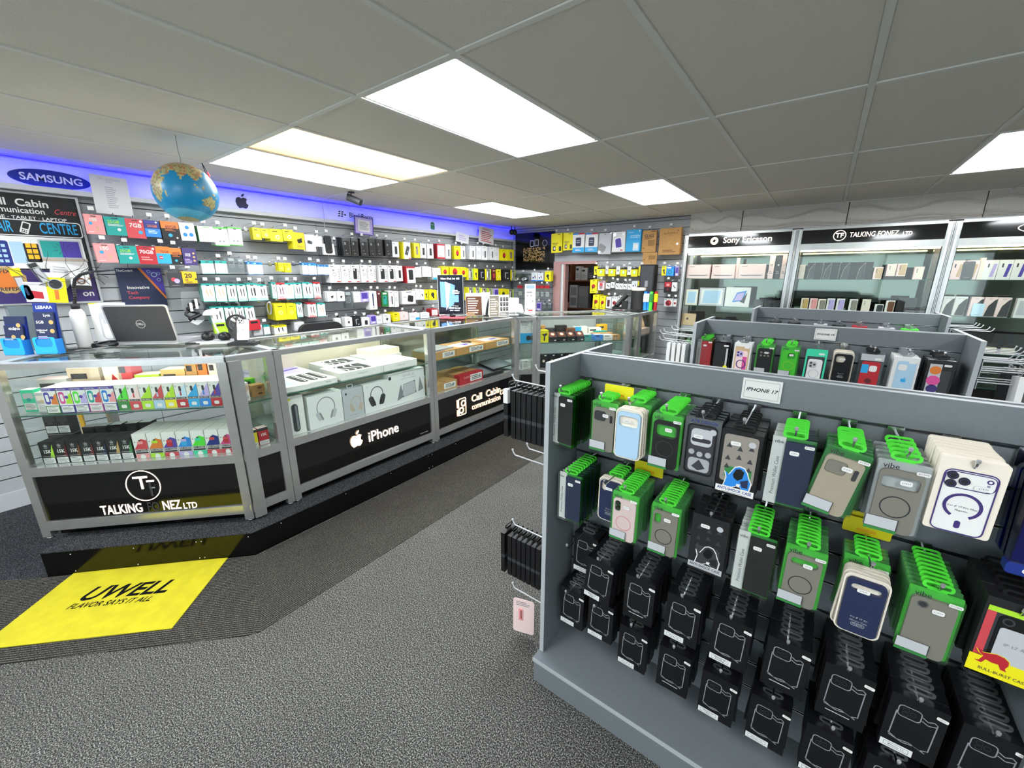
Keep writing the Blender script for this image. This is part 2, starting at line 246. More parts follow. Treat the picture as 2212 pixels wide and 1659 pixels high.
# the diagonal length has its ribs turned with it
ang=math.radians(46.8); ca,sa=math.cos(ang),math.sin(ang)
t=MB()
def todiag(x,y): 
    dx,dy=x+2.47,y-.76
    return (dx*ca+dy*sa, -dx*sa+dy*ca)
q=[todiag(*p) for p in ((-2.47,.76),(-1.875,.53),(-1.9,.485),(-2.53,-.15),(-3.30,-.95),(-3.73,-.53),(-3.205,-.02))]
R90=Matrix.Rotation(PI/2,4,'Z')
t.plan([(yy,-xx) for xx,yy in q],0,.004,'carpet_ribbed'); o=t.obj('trim_2',loc=(-2.47,.76,0),rot=(0,0,ang+PI/2)); struct(o)
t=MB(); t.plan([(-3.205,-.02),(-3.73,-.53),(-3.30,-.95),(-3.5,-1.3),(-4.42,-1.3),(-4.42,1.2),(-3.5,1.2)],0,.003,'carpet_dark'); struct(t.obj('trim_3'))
# ceiling: a grid of tees with lay-in tiles
cg=D.objects.new('ceiling',None); COL.objects.link(cg); struct(cg)
LIT={(1,4):0,(3,4):1,(4,4):2,(4,6):3,(1,6):4,(-3,6):5,(1,2):6,(4,2):7,(-3,4):8,(-3,2):9,(-5,4):13,(1,0):10,(-3,0):11,(4,0):12}   # (tile column, row) that carry a light panel; rightmost column's panel is unseen, added to brighten there
LIT.pop((-3,4))
g=MB()
for k in range(-8,7):
    x=AX(k)
    if XL<x<XR: g.box(x-.012,x+.012,YF,YB,ZT-.006,ZT+.03,'tee')
for y in LY:
    if YF<y<YB: g.box(XL,XR,y-.012,y+.012,ZT-.0055,ZT+.03,'tee')
g.box(XL,XL+.02,YF,YB,ZT-.006,ZT+.03,'tee'); g.box(XL,XR,YB-.012,YB,ZT-.0058,ZT+.03,'tee')
g.obj('ceiling_grid',cg)
tiles={}
for k in range(-7,8):
    x1,x0=AX(k-1),AX(k); x0=max(x0,XL+.02); x1=min(x1,XR)
    if x1-x0<.05: continue
    for j in range(len(LY)-1):
        y0,y1=max(LY[j],YF),LY[j+1]
        if y1-y0<.05 or (k,j) in LIT: continue
        w,d=round(x1-x0-.02,3),round(y1-y0-.02,3)
        if (w,d) not in tiles:
            b=MB(); e=.006; 
            b.add([(-w/2,-d/2,.004),(w/2,-d/2,.004),(w/2,d/2,.004),(-w/2,d/2,.004),(-w/2+e,-d/2+e,0),(w/2-e,-d/2+e,0),(w/2-e,d/2-e,0),(-w/2+e,d/2-e,0),(-w/2,-d/2,.015),(w/2,-d/2,.015),(w/2,d/2,.015),(-w/2,d/2,.015)],
                  [(7,6,5,4),(0,4,5,1),(1,5,6,2),(2,6,7,3),(3,7,4,0),(8,9,10,11),(0,1,9,8),(1,2,10,9),(2,3,11,10),(3,0,8,11)],'tile'); tiles[(w,d)]=b.mesh('ceiling_tile')
        link('ceiling_tile',tiles[(w,d)],cg,((x0+x1)/2,(y0+y1)/2,ZT-.001))
sl=MB(); sl.box(XL-.1,XR+.1,YF-.1,YB+.15,ZT+.04,ZT+.1,'grey'); sl.obj('ceiling_slab',cg)
# light panels
c('diffuser','#f6fbff',.4,emit=LAMP)
dm=mat('diffuser_yellowed','#ffdca0',.4,emit=LAMP*.2)
nt=dm.node_tree; b=nt.nodes['Principled BSDF']; tc=nt.nodes.new('ShaderNodeTexCoord'); sx=nt.nodes.new('ShaderNodeSeparateXYZ'); rp=nt.nodes.new('ShaderNodeValToRGB')
mp=nt.nodes.new('ShaderNodeMapRange'); mp.inputs['From Min'].default_value=-.3; mp.inputs['From Max'].default_value=.3
nt.links.new(tc.outputs['Object'],sx.inputs[0]); nt.links.new(sx.outputs['X'],mp.inputs['Value']); nt.links.new(mp.outputs[0],rp.inputs[0])
e=rp.color_ramp.elements; e[0].position=0; e[0].color=lin('#d9a866'); e[1].position=1; e[1].color=lin('#e6c28c')
x=e.new(.35); x.color=lin('#f4cf90'); x=e.new(.62); x.color=(1,.95,.82,1); x=e.new(.75); x.color=lin('#fbe3b4')
nt.links.new(rp.outputs[0],b.inputs['Emission Color']); b.inputs['Emission Strength'].default_value=1.15; C['diffuser_yellowed']=dm
LLAB={0:'large white ceiling light panel nearest the middle of the room',1:'yellowed warm ceiling light panel beside the white one',2:'white ceiling light panel left of the yellowed one',3:'small far white ceiling light near the left wall',4:'far white ceiling light panel toward the lit wall cabinets',5:'white ceiling light panel at the far right of the room',
 6:'white ceiling light panel behind the viewer in the middle',7:'white ceiling light panel behind the viewer at left',9:'white ceiling light panel behind the viewer at right',10:'white ceiling light panel by the shop window in the middle',11:'white ceiling light panel by the shop window at right',12:'white ceiling light panel by the shop window at left',13:'added unseen ceiling light panel brightening the right side'}
for (k,j),i in LIT.items():
    x0,x1,y0,y1=AX(k),AX(k-1),max(LY[j],YF),LY[j+1]; w,d=x1-x0-.026,y1-y0-.026
    T=thing('ceiling_light',LLAB[i],'ceiling light',((x0+x1)/2,(y0+y1)/2,ZT),0,'ceiling light panels')
    f=MB(); f.plan(rr(0,0,w,d,.01,2),.012,.03,'tee'); 
    P=rr(0,0,w,d,.005,2); Q=rr(0,0,w-.024,d-.024,.005,2); V=[(x,y,-.002) for x,y in P]+[(x,y,-.002) for x,y in Q]+[(x,y,.012) for x,y in Q]; n=len(P)
    f.add(V,[(i2,(i2+1)%n,n+(i2+1)%n,n+i2) for i2 in range(n)]+[(n+i2,n+(i2+1)%n,2*n+(i2+1)%n,2*n+i2) for i2 in range(n)],'tee'); f.obj('frame',T)
    e=MB(); e.box(-w/2+.012,w/2-.012,-d/2+.012,d/2-.012,.001,.010,'diffuser_yellowed' if i==1 else 'diffuser'); e.obj('diffuser',T)
# walls
c('wallpaint','#a9a8a4',.8); c('wallwhite','#cfcfcb',.7)
def slatwall(name,x0,x1,z0,z1,rz,loc,seams,skip=None,pitch=.1):
    """slatted panels: each slat a piece, grooves between them"""
    W0=D.objects.new(name,None); COL.objects.link(W0); W0.location=loc; W0.rotation_euler=(0,0,rz); struct(W0)
    b=MB(); 
    if skip:
        a0,a1,zt=skip; b.box(x0,a0,.028,.06,z0,z1,'slatgroove'); b.box(a1,x1,.028,.06,z0,z1,'slatgroove'); b.box(a0,a1,.028,.06,zt,z1,'slatgroove')
    else: b.box(x0,x1,.028,.06,z0,z1,'slatgroove')
    b.obj('backing',W0); cache={}
    E=[x0]+seams+[x1]
    for i in range(len(E)-1):
        z=z0
        while z<z1-.01:
            h=min(pitch,z1-z)-.007
            S2=[(E[i]+.002,E[i+1]-.002)]
            if skip and z<skip[2]-.02:
                S3=[]
                for a,bb in S2:
                    if a<skip[0]: S3.append((a,min(bb,skip[0])))
                    if bb>skip[1]: S3.append((max(a,skip[1]),bb))
                S2=S3
            for a,bb in S2:
                if bb-a<.01: continue
                k=(round(bb-a,3),round(h,3))
                if k not in cache:
                    m=MB(); w=k[0]/2; m.add([(-w,0,0),(w,0,0),(w,0,h),(-w,0,h),(-w,.028,.006),(w,.028,.006),(w,.028,h-.006),(-w,.028,h-.006)],[(0,1,2,3),(0,4,5,1),(3,2,6,7),(1,5,6,2),(0,3,7,4)],'slat'); cache[k]=m.mesh('slat')
                link('slat',cache[k],W0,((a+bb)/2,0,z))
            z+=pitch
    return W0
Rl=PI/2   # things on the left wall look along +x
slatwall('wall_left',-1.4,5.90,.13,2.19,Rl,(XL,0,0),[.86,2.44,4.02,5.55])
b=MB(); b.box(-.08,-.06,YF,-1.4,0,ZT+.05,'wallpaint'); b.box(-.08,-.061,-1.4,YB+.12,0,ZT+.05,'wallpaint'); b.obj('wall_left_core',D.objects['wall_left'],loc=(0,0,0),rot=(0,0,-PI/2)); 
b=MB(); b.box(0,.03,-1.4,5.9,0,.128,'lgrey'); struct(b.obj('baseboard_left',loc=(XL-.02,0,0)))
# back wall: slatted left part with a doorway, embossed panels to the right
slatwall('wall_back',XL+.02,-1.52,.13,ZT-.01,0,(0,YB,0),[-3.58,-2.62],skip=(-3.52,-2.80,1.80))
wb=MB(); wb.box(XL-.08,-3.52,.062,.1,0,ZT+.05,'wallpaint'); wb.box(-3.52,-2.8,.062,.1,1.83,ZT+.05,'wallpaint'); wb.box(-2.8,XR+.1,.062,.1,0,ZT+.05,'wallpaint'); wb.obj('wall_back_core',D.objects['wall_back'])
c('emboss','#cfcbc3',.7,noise=.05,nscale=40)
wp=D.objects.new('wall_back_upper',None); COL.objects.link(wp); struct(wp); wp.location=(-1.52,YB-.01,2.10)
def emboss(w,h):
    nx,nz=60,40; V=[];F=[]
    for j in range(nz+1):
        for i in range(nx+1):
            u,v=i/nx,j/nz; y=0
            for (v0,am,s) in ((.66,.11,.035),(.30,.055,.03),(.20,.05,.028),(.11,.045,.026)):
                cv=v0+am*math.sin(2*PI*(u*1.5)+(.6 if v0>.5 else 2.2)); y-=.020*math.exp(-((v-cv)/(s*(.5 if v<cv else 1.6)))**2)
            V.append((u*w,y,v*h))
    for j in range(nz):
        for i in range(nx): k=j*(nx+1)+i; F.append((k,k+1,k+nx+2,k+nx+1))
    m=MB(); m.add(V,F,'emboss'); m.box(0,w,.002,.02,0,h,'emboss'); return m.mesh('wall_panel')
em=emboss(.992,ZT-2.10)
for i,x in enumerate((.600,1.600,2.600,3.600)): link('wall_panel',em,wp,(x,0,0))
link('wall_panel',emboss(.590,ZT-2.10),wp,(0.0,0,0)); 
# end and shop-front walls, out of the picture
b=MB(); b.box(XR,XR+.1,YF,YB,0,ZT+.05,'wallpaint'); struct(b.obj('wall_right'))
b=MB(); b.box(XL,-2.6,YF-.1,YF,0,ZT+.05,'wallpaint'); b.box(2.9,XR,YF-.1,YF,0,ZT+.05,'wallpaint'); b.box(-2.6,2.9,YF-.1,YF,2.15,ZT+.05,'wallpaint'); b.box(-2.6,2.9,YF-.1,YF,0,.5,'wallpaint'); struct(b.obj('wall_front'))
wn=D.objects.new('window_1',None); COL.objects.link(wn); struct(wn)
b=MB()
for x in (-2.6,-.77,1.06,2.86): b.box(x,x+.05,YF-.08,YF-.02,.5,2.15,'alu')
b.box(-2.6,2.9,YF-.08,YF-.02,.5,.55,'alu'); b.box(-2.6,2.9,YF-.08,YF-.02,2.1,2.15,'alu'); b.obj('window_frame',wn)
b=MB(); b.box(-2.55,2.86,YF-.055,YF-.05,.55,2.1,GL); b.obj('pane',wn)
# lit fascia above the left wall
fa=D.objects.new('trim_4',None); COL.objects.link(fa); struct(fa)
c('fascia','#e8e9f4',.55); c('ledge','#c9cacc',.45)
b=MB(); b.box(XL,XL+.03,-1.4,YB,2.19,ZT-.012,'fascia'); b.obj('fascia_board',fa)
b=MB(); b.box(XL,XL+.085,-1.4,YB,2.165,2.185,'ledge'); b.box(XL+.075,XL+.085,-1.4,YB,2.185,2.20,'ledge'); b.obj('ledge',fa)
c('blue_led','#1a18ff',.4,emit=4.5)
b=MB(); b.box(XL+.036,XL+.05,-1.4,YB-.03,2.187,2.194,'blue_led'); b.obj('led_strip',fa)
b=MB(); b.box(XL+.034,XL+.044,-1.4,YB-.03,ZT-.02,ZT-.0135,'blue_led'); b.obj('led_strip',fa)
# ================================================================ COUNTERS
ZP,ZC=.155,1.183
pl=thing('counter_plinth','long carpeted black plinth raising the row of glass counters','plinth',(0,0,0))
front=[(-3.205,-.015),(-2.48,.755),(-2.48,3.50),(-2.33,3.68),(-1.58,4.56),(-1.56,5.46)]
backp=[(-2.3,5.46),(-2.3,4.9),(-3.25,3.95),(-3.25,1.25),(-3.80,.53)]
b=MB(); b.plan(front+backp,.004,.150,'plinthblack'); b.obj('kick_panel',pl)
def off(P,d):
    out=[]
    for i,p in enumerate(P):
        a=P[max(i-1,0)];q=P[min(i+1,len(P)-1)]
        tx,ty=q[0]-a[0],q[1]-a[1];L=math.hypot(tx,ty); out.append((p[0]+ty/L*d,p[1]-tx/L*d))
    return out
b=MB(); b.plan(off(front,.003)+backp,.1502,.155,'carpet_dark'); b.obj('carpet_top',pl)
sc=MB(); sc.lathe([(.004,0),(.0035,.0025),(.0015,.004)],'chrome',8); sm=sc.mesh('screw',True)
for (i,ts) in ((0,(.13,.42,.72,.745,.98)),(1,(.06,.22,.36,.5,.515,.62,.75,.9))):
    (x0,y0),(x1,y1)=front[i],front[i+1]; a=math.atan2(y1-y0,x1-x0)
    for t in ts:
        for z in ((.130,.022) if t in (.13,.42,.72,.745,.5,.515) else (.130,)):
            link('screw',sm,pl,(x0+(x1-x0)*t,y0+(y1-y0)*t,z),(PI/2,0,a))
def inset(P,d):
    n=len(P);out=[]
    for i in range(n):
        p0,p1,p2=Vector(P[i-1]),Vector(P[i]),Vector(P[(i+1)%n])
        e1=(p1-p0).normalized();e2=(p2-p1).normalized();n1=Vector((-e1.y,e1.x));n2=Vector((-e2.y,e2.x))
        k=(n1+n2); k=k/max(.2,(1+n1.dot(n2))); q=p1+k*d; out.append((q.x,q.y))
    return out
def counter(label,P,group='glass display counters',shelf=True,panel='blackgloss',led=True,nfront=1,back=None,bare=()):
    """P: plan polygon, counter-clockwise, first edge(s) = customer side"""
    o=Vector(P[0]); L=[(x-o.x,y-o.y) for x,y in P]; n=len(L)
    T=thing('glass_counter',label,'display counter',(o.x,o.y,ZP+.002),0,group)
    h=ZC-ZP-.002; f=MB(); pw=.042
    I=inset(L,pw)
    def rail(i,z0,z1,t=pw,m='alu'):
        a,bb=Vector(L[i]),Vector(L[(i+1)%n]); d=(bb-a).normalized(); nn=Vector((-d.y,d.x)); a2=a+d*.004;b2=bb-d*.004
        f.plan([tuple(a2),tuple(b2),tuple(b2+nn*t),tuple(a2+nn*t)],z0,z1,m)
    for i in range(n):
        if i in bare and (i-1)%n in bare: continue
        v,w=Vector(L[i]),Vector(I[i]); c0=(v+w)/2; 
        e=(Vector(L[(i+1)%n])-v).normalized(); a=math.atan2(e.y,e.x); q=Matrix.Rotation(a,4,'Z'); f.M=Matrix.Translation((c0.x,c0.y,0))@q
        r=(w-v).length/2*.72; f.box(-r,r,-r,r,.012,h-.03,'alu'); f.M=None
    for i in range(n):
        if i in bare: continue
        rail(i,h-.034,h-.004,pw)
        if i<nfront or i in (n-1,nfront): rail(i,.388,.440,pw*.9); rail(i,.050,.106,pw*.9)
        rail(i,h-.004,h,pw*1.05,'silver')
    f.obj('frame',T)
    b=MB(); b.plan(inset(L,.012),h-.0145,h-.0085,GS); b.obj('glass_top',T)
    b=MB(); b.plan(inset(L,.020),.428,.438,'lgrey'); b.obj('base_board',T)
    if shelf:
        b=MB(); S2=inset(L,.028); b.plan(S2,.727,.733,GS); 
        (x0,y0),(x1,y1)=S2[0],S2[1]; d=Vector((x1-x0,y1-y0)).normalized(); nn=Vector((d.y,-d.x))*.002
        b.plan([(x0,y0),(x0+nn.x,y0+nn.y),(x1+nn.x,y1+nn.y),(x1,y1)],.7265,.7335,GE); b.obj('glass_shelf',T)
    ends=list(range(nfront))+([n-1,nfront] if nfront<n-1 else [])
    for i in sorted(set(ends)):
        a,bb=Vector(L[i]),Vector(L[(i+1)%n]); d=(bb-a).normalized(); nn=Vector((-d.y,d.x)); 
        if (bb-a).length<.12: continue
        a2=a+d*.045+nn*.012;b2=bb-d*.045+nn*.012
        g=MB(); g.plan([tuple(a2),tuple(b2),tuple(b2+nn*.005),tuple(a2+nn*.005)],.441,h-.035,GL); g.obj('glass_pane',T)
        g=MB(); g.plan([tuple(a2),tuple(b2),tuple(b2+nn*.006),tuple(a2+nn*.006)],.107,.387,panel); g.obj('lower_panel',T)
    g=MB(); g.plan(inset(L,.05),.0,.062,'plinthblack'); g.obj('recessed_base',T)
    if back: g=MB(); a,bb=Vector(L[nfront+1]),Vector(L[(nfront+2)%n]); d=(bb-a).normalized(); nn=Vector((-d.y,d.x)); a2=a+d*.045+nn*.012;b2=bb-d*.045+nn*.012; g.plan([tuple(a2),tuple(b2),tuple(b2+nn*.006),tuple(a2+nn*.006)],.107,h-.035,back); g.obj('back_panel',T)
    if led:
        a,bb=Vector(L[0]),Vector(L[1]); d=(bb-a).normalized(); nn=Vector((-d.y,d.x)); a2=a+d*.06+nn*.046;b2=bb-d*.06+nn*.046
        g=MB(); g.plan([tuple(a2),tuple(b2),tuple(b2+nn*.010),tuple(a2+nn*.010)],h-.034,h-.027,'led_strip'); g.obj('led_strip',T)
    ft=MB(); ft.lathe([(.018,0),(.018,.006),(.008,.008),(.008,.02)],'chrome',10)
    fm=ft.mesh('foot',True)
    for q,(v,w) in enumerate(zip(L,I)):
        if q in bare and (q-1)%n in bare: continue
        link('foot',fm,T,((v[0]+w[0])/2,(v[1]+w[1])/2,-.001))
    T['w']=math.hypot(L[1][0],L[1][1]); del T['w']
    return T
c('led_strip','#ffe3b8',.4,emit=12)
c('bluegrey','#8d999b',.5)
A=(-3.362,.014);B=(-2.602,.818);CC=(-2.602,1.072);DD=(-2.602,2.335);EE=(-2.605,3.575);FF=(-2.452,3.735);GG=(-1.735,4.585);HH=(-1.70,4.835);II=(-1.70,5.49)
n1=(-.728,.686); dp=.68
S1=counter('glass counter of small vape boxes with ringed monogram below',[A,B,(-2.93,1.03),(-3.26,1.073),(A[0]+n1[0]*dp,A[1]+n1[1]*dp)],back='bluegrey',bare=(1,2))
N1=counter('narrow corner glass counter between the vape and white box counters',[(-2.602,.822),CC,(-2.86,1.07),(-2.915,1.035)],led=False,bare=(1,2,3))
S2=counter('glass counter of white boxes with lit fruit emblem below',[(-2.602,1.076),(-2.602,2.333),(-3.27,2.333),(-3.27,1.076)],back='cream')
S3=counter('glass counter of brown laptop boxes with lit communication lettering',[(-2.602,2.337),(-2.605,3.571),(-3.27,3.571),(-3.27,2.337)],back='steel')
N2=counter('narrow glass corner counter holding a white speaker box',[EE,(-2.454,3.733),(-3.02,4.08),(-3.27,3.575)],led=False,bare=(1,3))
S4=counter('diagonal glass counter of wristwatch boxes behind the front gondola',[(-2.450,3.738),GG,(-2.28,4.93),(-3.0,4.10)],back='lgrey')
N3=counter('slim glass corner counter beside the wristwatch counter',[(-1.733,4.588),HH,(-2.30,4.93),(-2.26,4.92)],led=False,bare=(1,2,3))
S5=counter('glass counter of a rose tablet beside the tall cabinets',[(-1.70,4.839),II,(-2.30,5.49),(-2.30,4.94)])
# yellow tape along the foot of the vape counter
def lit(T,x,z,w,body,size,m='lit_white',rz=0,name='lettering',**k):
    b=MB(); b.text(body,size,0,0,0,m,**k); return b.obj(name,T,(x[0],x[1],z),(0,0,rz))
r1=math.atan2(B[1]-A[1],B[0]-A[0])
def onfront(P0,P1,s,z,d=.006):          # point on the front of a counter: s metres along, z above the floor; d metres proud
    dx,dy=P1[0]-P0[0],P1[1]-P0[1];L=math.hypot(dx,dy); return (dx/L*s+dy/L*d, dy/L*s-dx/L*d, z-ZP-.002)
def apple(b,cx,cz,s,y,m):
    P=[(0,.30),(.12,.38),(.30,.36),(.42,.26),(.33,.12),(.34,-.05),(.47,-.16),(.40,-.33),(.26,-.48),(.12,-.46),(0,-.42),(-.12,-.46),(-.27,-.48),(-.42,-.28),(-.48,0),(-.42,.24),(-.28,.36),(-.12,.37)]
    b.face([(cx+x*s,cz+z*s) for x,z in P],y,m)
    b.face([(cx+x*s,cz+z*s) for x,z in ((.0,.42),(.14,.46),(.24,.58),(.24,.70),(.10,.64),(.01,.54))],y,m)
b=MB(); 
b.loop(circ(0,0,.088,32,.097),circ(0,0,.084,32,.093),-.001,.0,'lit_white')
b.rect(-.045,.03,.048,.060,-.001,'lit_white'); b.rect(-.012,.0,-.02,.048,-.001,'lit_white'); b.rect(.028,.042,-.07,.03,-.001,'dgrey'); b.rect(.02,.06,.022,.032,-.001,'lit_white'); b.rect(.028,.058,-.02,-.011,-.001,'inkgrey')
b.obj('logo',S1,onfront(A,B,.555,.440,-.010),(0,0,r1))
b=MB(); b.text('TALKING',.082,-.118,0,-.001,'lit_white',bold=.008,wx=.62); b.text('FO',.082,.045,0,-.001,'dgrey',bold=.008,wx=.62); b.text('NEZ',.082,.140,0,-.001,'lit_white',bold=.008,wx=.62); b.text('LTD',.055,.237,-.012,-.001,'lit_white',bold=.006,wx=.75)
b.obj('lettering',S1,onfront(A,B,.535,.300,-.010),(0,0,r1))
b=MB(); apple(b,-.16,.015,.105,-.001,'lit_warm'); b.obj('emblem',S2,(-.006,.645,.265),(0,0,PI/2)); b=MB(); b.text('iPhone',.115,.08,0,-.001,'lit_white',bold=.006,wx=.9); b.obj('lettering',S2,(-.006,.645,.265),(0,0,PI/2))
b=MB(); b.text('TALKING FONEZ',.012,0,0,-.001,'inkfaint'); b.obj('small_print',S2,(-.008,1.13,.135),(0,0,PI/2))
b=MB()
b.text('Call  Cabin',.098,.10,.040,-.001,'lit_warm',bold=.014,wx=1.05); b.text('communication',.085,.10,-.045,-.001,'lit_warm',bold=.004,wx=.86); b.text('Centre',.075,.40,.0,-.001,'lit_warm',shear=.4,wx=.8)
b.obj('lettering',S3,(-.008,.62,.245),(0,0,PI/2)); b=MB(); P=rr(-.262,0,.105,.17,.015); b.loop(P,rr(-.262,0,.09,.155,.012),-.001,0,'lit_warm'); b.loop(circ(-.245,.03,.034,14),circ(-.245,.03,.02,14),-.0012,-.0002,'lit_warm'); b.loop(circ(-.275,-.035,.034,14),circ(-.275,-.035,.02,14),-.0012,-.0002,'lit_warm'); b.rect(-.335,-.318,.0,.08,-.001,'lit_warm'); b.rect(-.335,-.318,-.08,-.02,-.001,'lit_warm')
b.obj('emblem',S3,(-.008,.62,.245),(0,0,PI/2))
# ================================================================ GONDOLAS
def gondola(label,x0,x1,y0,yc,y1,z1,sign,sx,base=.045):
    T=thing('display_gondola',label,'shop gondola',((x0+x1)/2,yc,0),0,'grey slatted gondolas')
    w=(x1-x0)/2; f=y0-yc; r=y1-yc
    for s in (-1,1):
        b=MB(); b.box(min(s*w,s*(w-.018)),max(s*w,s*(w-.018)),f,r,.12,z1,'unitgrey'); b.box(min(s*w,s*(w-.018)),max(s*w,s*(w-.018)),f-.0012,f,.12,z1,'unitedge'); b.box(min(s*w,s*(w-.018)),max(s*w,s*(w-.018)),f,r,z1,z1+.0012,'unitedge'); b.obj('end_panel',T)
    W=w-.019
    b=MB(); b.box(-W,W,.008,.032,.12,z1-.001,'unitgrey'); b.obj('core_board',T)
    k=round((z1-.09)%.1,3); zs=[.121]+[q/1000 for q in range(int(round((.44)*1000)),int(z1*1000),100)]; zs=[.121,.245,.345]+[.445+.1*i for i in range(9)]+[z1]
    for sd in (0,1):
        for i in range(len(zs)-1):
            a,e=zs[i]+.005,zs[i+1]-(.005 if i<len(zs)-2 else 0); m=MB()
            if sd==0: m.box(-W,W,-.008,.0075,a,e,'unitgrey'); 
            else: m.box(-W,W,.0325,.048,a,e,'unitgrey')
            if i==len(zs)-2: m.box(-W,W,-.008 if sd==0 else .0325,.0075 if sd==0 else .048,e,e+.0012,'unitedge')
            m.obj('slat',T)
    for z in zs[1:-1]:
        m=MB(); m.box(-W,W,-.0095,-.006,z-.0045,z-.0025,'chrome'); m.box(-W,W,-.0095,.002,z+.0035,z+.005,'chrome'); m.obj('slot_trim',T)
    b=MB(); b.box(-w-.004,w+.004,f-base,r+base,.100,.119,'unitgrey'); b.box(-w-.0045,w+.0045,f-base-.001,f-base,.100,.119,'unitedge'); b.obj('base_shelf',T)
    b=MB(); b.box(-w,w,f-base+.003,r+base-.003,.002,.0995,'unitgrey'); b.obj('kick_board',T)
    if sign:
        s=MB(); s.box(-.05,.05,-.0055,-.001,-.032,.032,'paper'); s.loop(rr(0,0,.088,.052,.001,1),rr(0,0,.0865,.0505,.001,1),-.0062,-.0055,'inkgrey'); s.text(sign,.0145,0,0,-.0062,'ink',bold=.02,shear=.25,wx=1.12)
        tag(s.obj('price_sign',loc=(sx,yc-.009,1.293)),'small framed '+('sign on the front' if base<.05 else 'sign on the second')+' gondola top board','sign')
    return T
G1=gondola('nearest grey slatted gondola packed with hanging phone cases',-.715,.512,1.148,1.373,1.66,1.335,'IPHONE 17',-.102)
G2=gondola('second grey gondola, seen over the top of the nearest one',-.612,.615,2.695,2.945,3.225,1.335,'IPHONE 14',.045,.06)
G3=gondola('third grey gondola just in front of the tall lit cabinets',-.478,.752,4.17,4.40,4.66,1.335,None,0)
# ================================================================ TALL WALL CABINETS
c('mirror','#69756c',.05,1)
def wallcab(label,x0,x1,sign,z_extra):
    y0,y1=5.50,5.875; T=thing('wall_cabinet',label,'display cabinet',((x0+x1)/2,y0,0),0,'tall lit glass cabinets'); w=(x1-x0)/2-.001; d=y1-y0
    f=MB()
    for s in (-1,1):
        for yy in (0,d-.04): f.bx(s*(w-.022),yy+.02,1.05,.044,.04,2.08,'alu')
    for z0,z1 in ((.04,.10),(.44,.50),(1.875,1.94),(2.075,2.10)): f.box(-w+.045,w-.045,0,.04,z0,z1,'alu')
    for s in (-1,1): f.bx(s*(w-.022),-.0015,1.05,.012,.003,2.06,'silver'); f.bx(s*(w-.008),-.0015,1.05,.006,.003,2.06,'aludark')
    f.obj('frame',T)
    b=MB(); b.box(-w+.045,w-.045,.004,.02,1.94,2.075,'blackgloss'); b.obj('fascia',T)
    b=MB(); b.box(-w+.045,w-.045,.006,.02,.10,.44,'blackgloss'); b.obj('lower_panel',T)
    b=MB(); b.box(-w,w,d-.008,d,.1,2.09,'mirror'); b.obj('mirror_back',T)
    b=MB(); b.box(-w+.01,w-.01,.01,d-.01,2.082,2.095,'dgrey'); b.obj('top_board',T)
    for z in (.60,.92,1.25,1.575):
        b=MB(); b.box(-w+.05,w-.05,.05,d-.012,z,z+.006,GS); b.box(-w+.05,w-.05,.048,.05,z,z+.006,GE); b.obj('glass_shelf',T)
    b=MB(); b.box(-w+.048,w-.048,.012,.017,.502,1.873,GL); b.obj('glass_door',T)
    b=MB(); b.box(-w+.05,w-.05,.042,.056,1.862,1.872,'led_strip'); b.obj('led_strip',T)
    for s in (-1,1): b=MB(); b.box(min(s*(w-.045),s*(w-.052)),max(s*(w-.045),s*(w-.052)),.02,.03,.5,1.875,'black'); b.obj('door_seal',T)
    if sign: sign(T)
    return T
def s1(T):
    b=MB(); b.face(circ(0,0,.042,20),-.001,'lit_warm'); b.face([(-.025,-.012),(-.005,.02),(.015,.012),(.022,.022),(.005,-.02),(-.015,-.01)],-.0015,'blackgloss'); b.obj('emblem',T,(-.235,.004,2.012)); b=MB(); b.text('Sony Ericsson',.088,0,0,-.001,'lit_white',bold=.010,wx=1.0); b.obj('lettering',T,(.105,.004,2.012))
def s2(T):
    b=MB(); b.loop(circ(0,0,.052,24),circ(0,0,.046,24),-.0012,0,'lit_white'); b.obj('emblem',T,(-.225,.004,2.010)); b=MB(); b.text('TF',.062,-.225,0,-.001,'lit_white',bold=.008); b.text('TALKING FONEZ',.066,.035,0,-.001,'lit_white',bold=0,shear=.08,wx=.72); b.text('LTD',.05,.282,-.008,-.001,'lit_white',bold=.006,wx=.75); b.obj('lettering',T,(.0,.004,2.010))
def s3(T):
    b=MB(); b.loop(circ(0,0,.16,30,.045),circ(0,0,.154,30,.040),-.0012,0,'lit_white'); b.obj('emblem',T,(-.05,.004,2.008))
K1=wallcab('leftmost tall lit cabinet with two-word white lettering',-1.465,-.322,s1,0)
K2=wallcab('middle tall lit cabinet with round monogram lettering',-.320,.852,s2,0)
K3=wallcab('rightmost tall lit cabinet, cut by the picture edge',.854,2.03,s3,0)
b=MB(); b.box(-1.47,2.03,5.50,5.87,2.102,2.108,'unitedge'); tag(b.obj('top_trim'),'slim pale trim strip lying along tall cabinet tops','trim')
# ================================================================ HANGING CASES ON THE GONDOLAS
hk=MB(); hk.box(-.016,.016,-.012,-.0098,-.032,.012,'chrome'); hk.tube([(0,-.012,0),(0,-.205,.004),(0,-.214,.014),(0,-.218,.024)],.0026,'chrome',8)
hk.tube([(0,-.2175,.022),(0,-.219,.028)],.0042,'silver',8); HOOK=hk.mesh('hook')
def hook(x,y,z,label,group,rz=0): return tag(link('display_hook',HOOK,None,(x,y,z),(0,0,rz)),label,'hook',group)
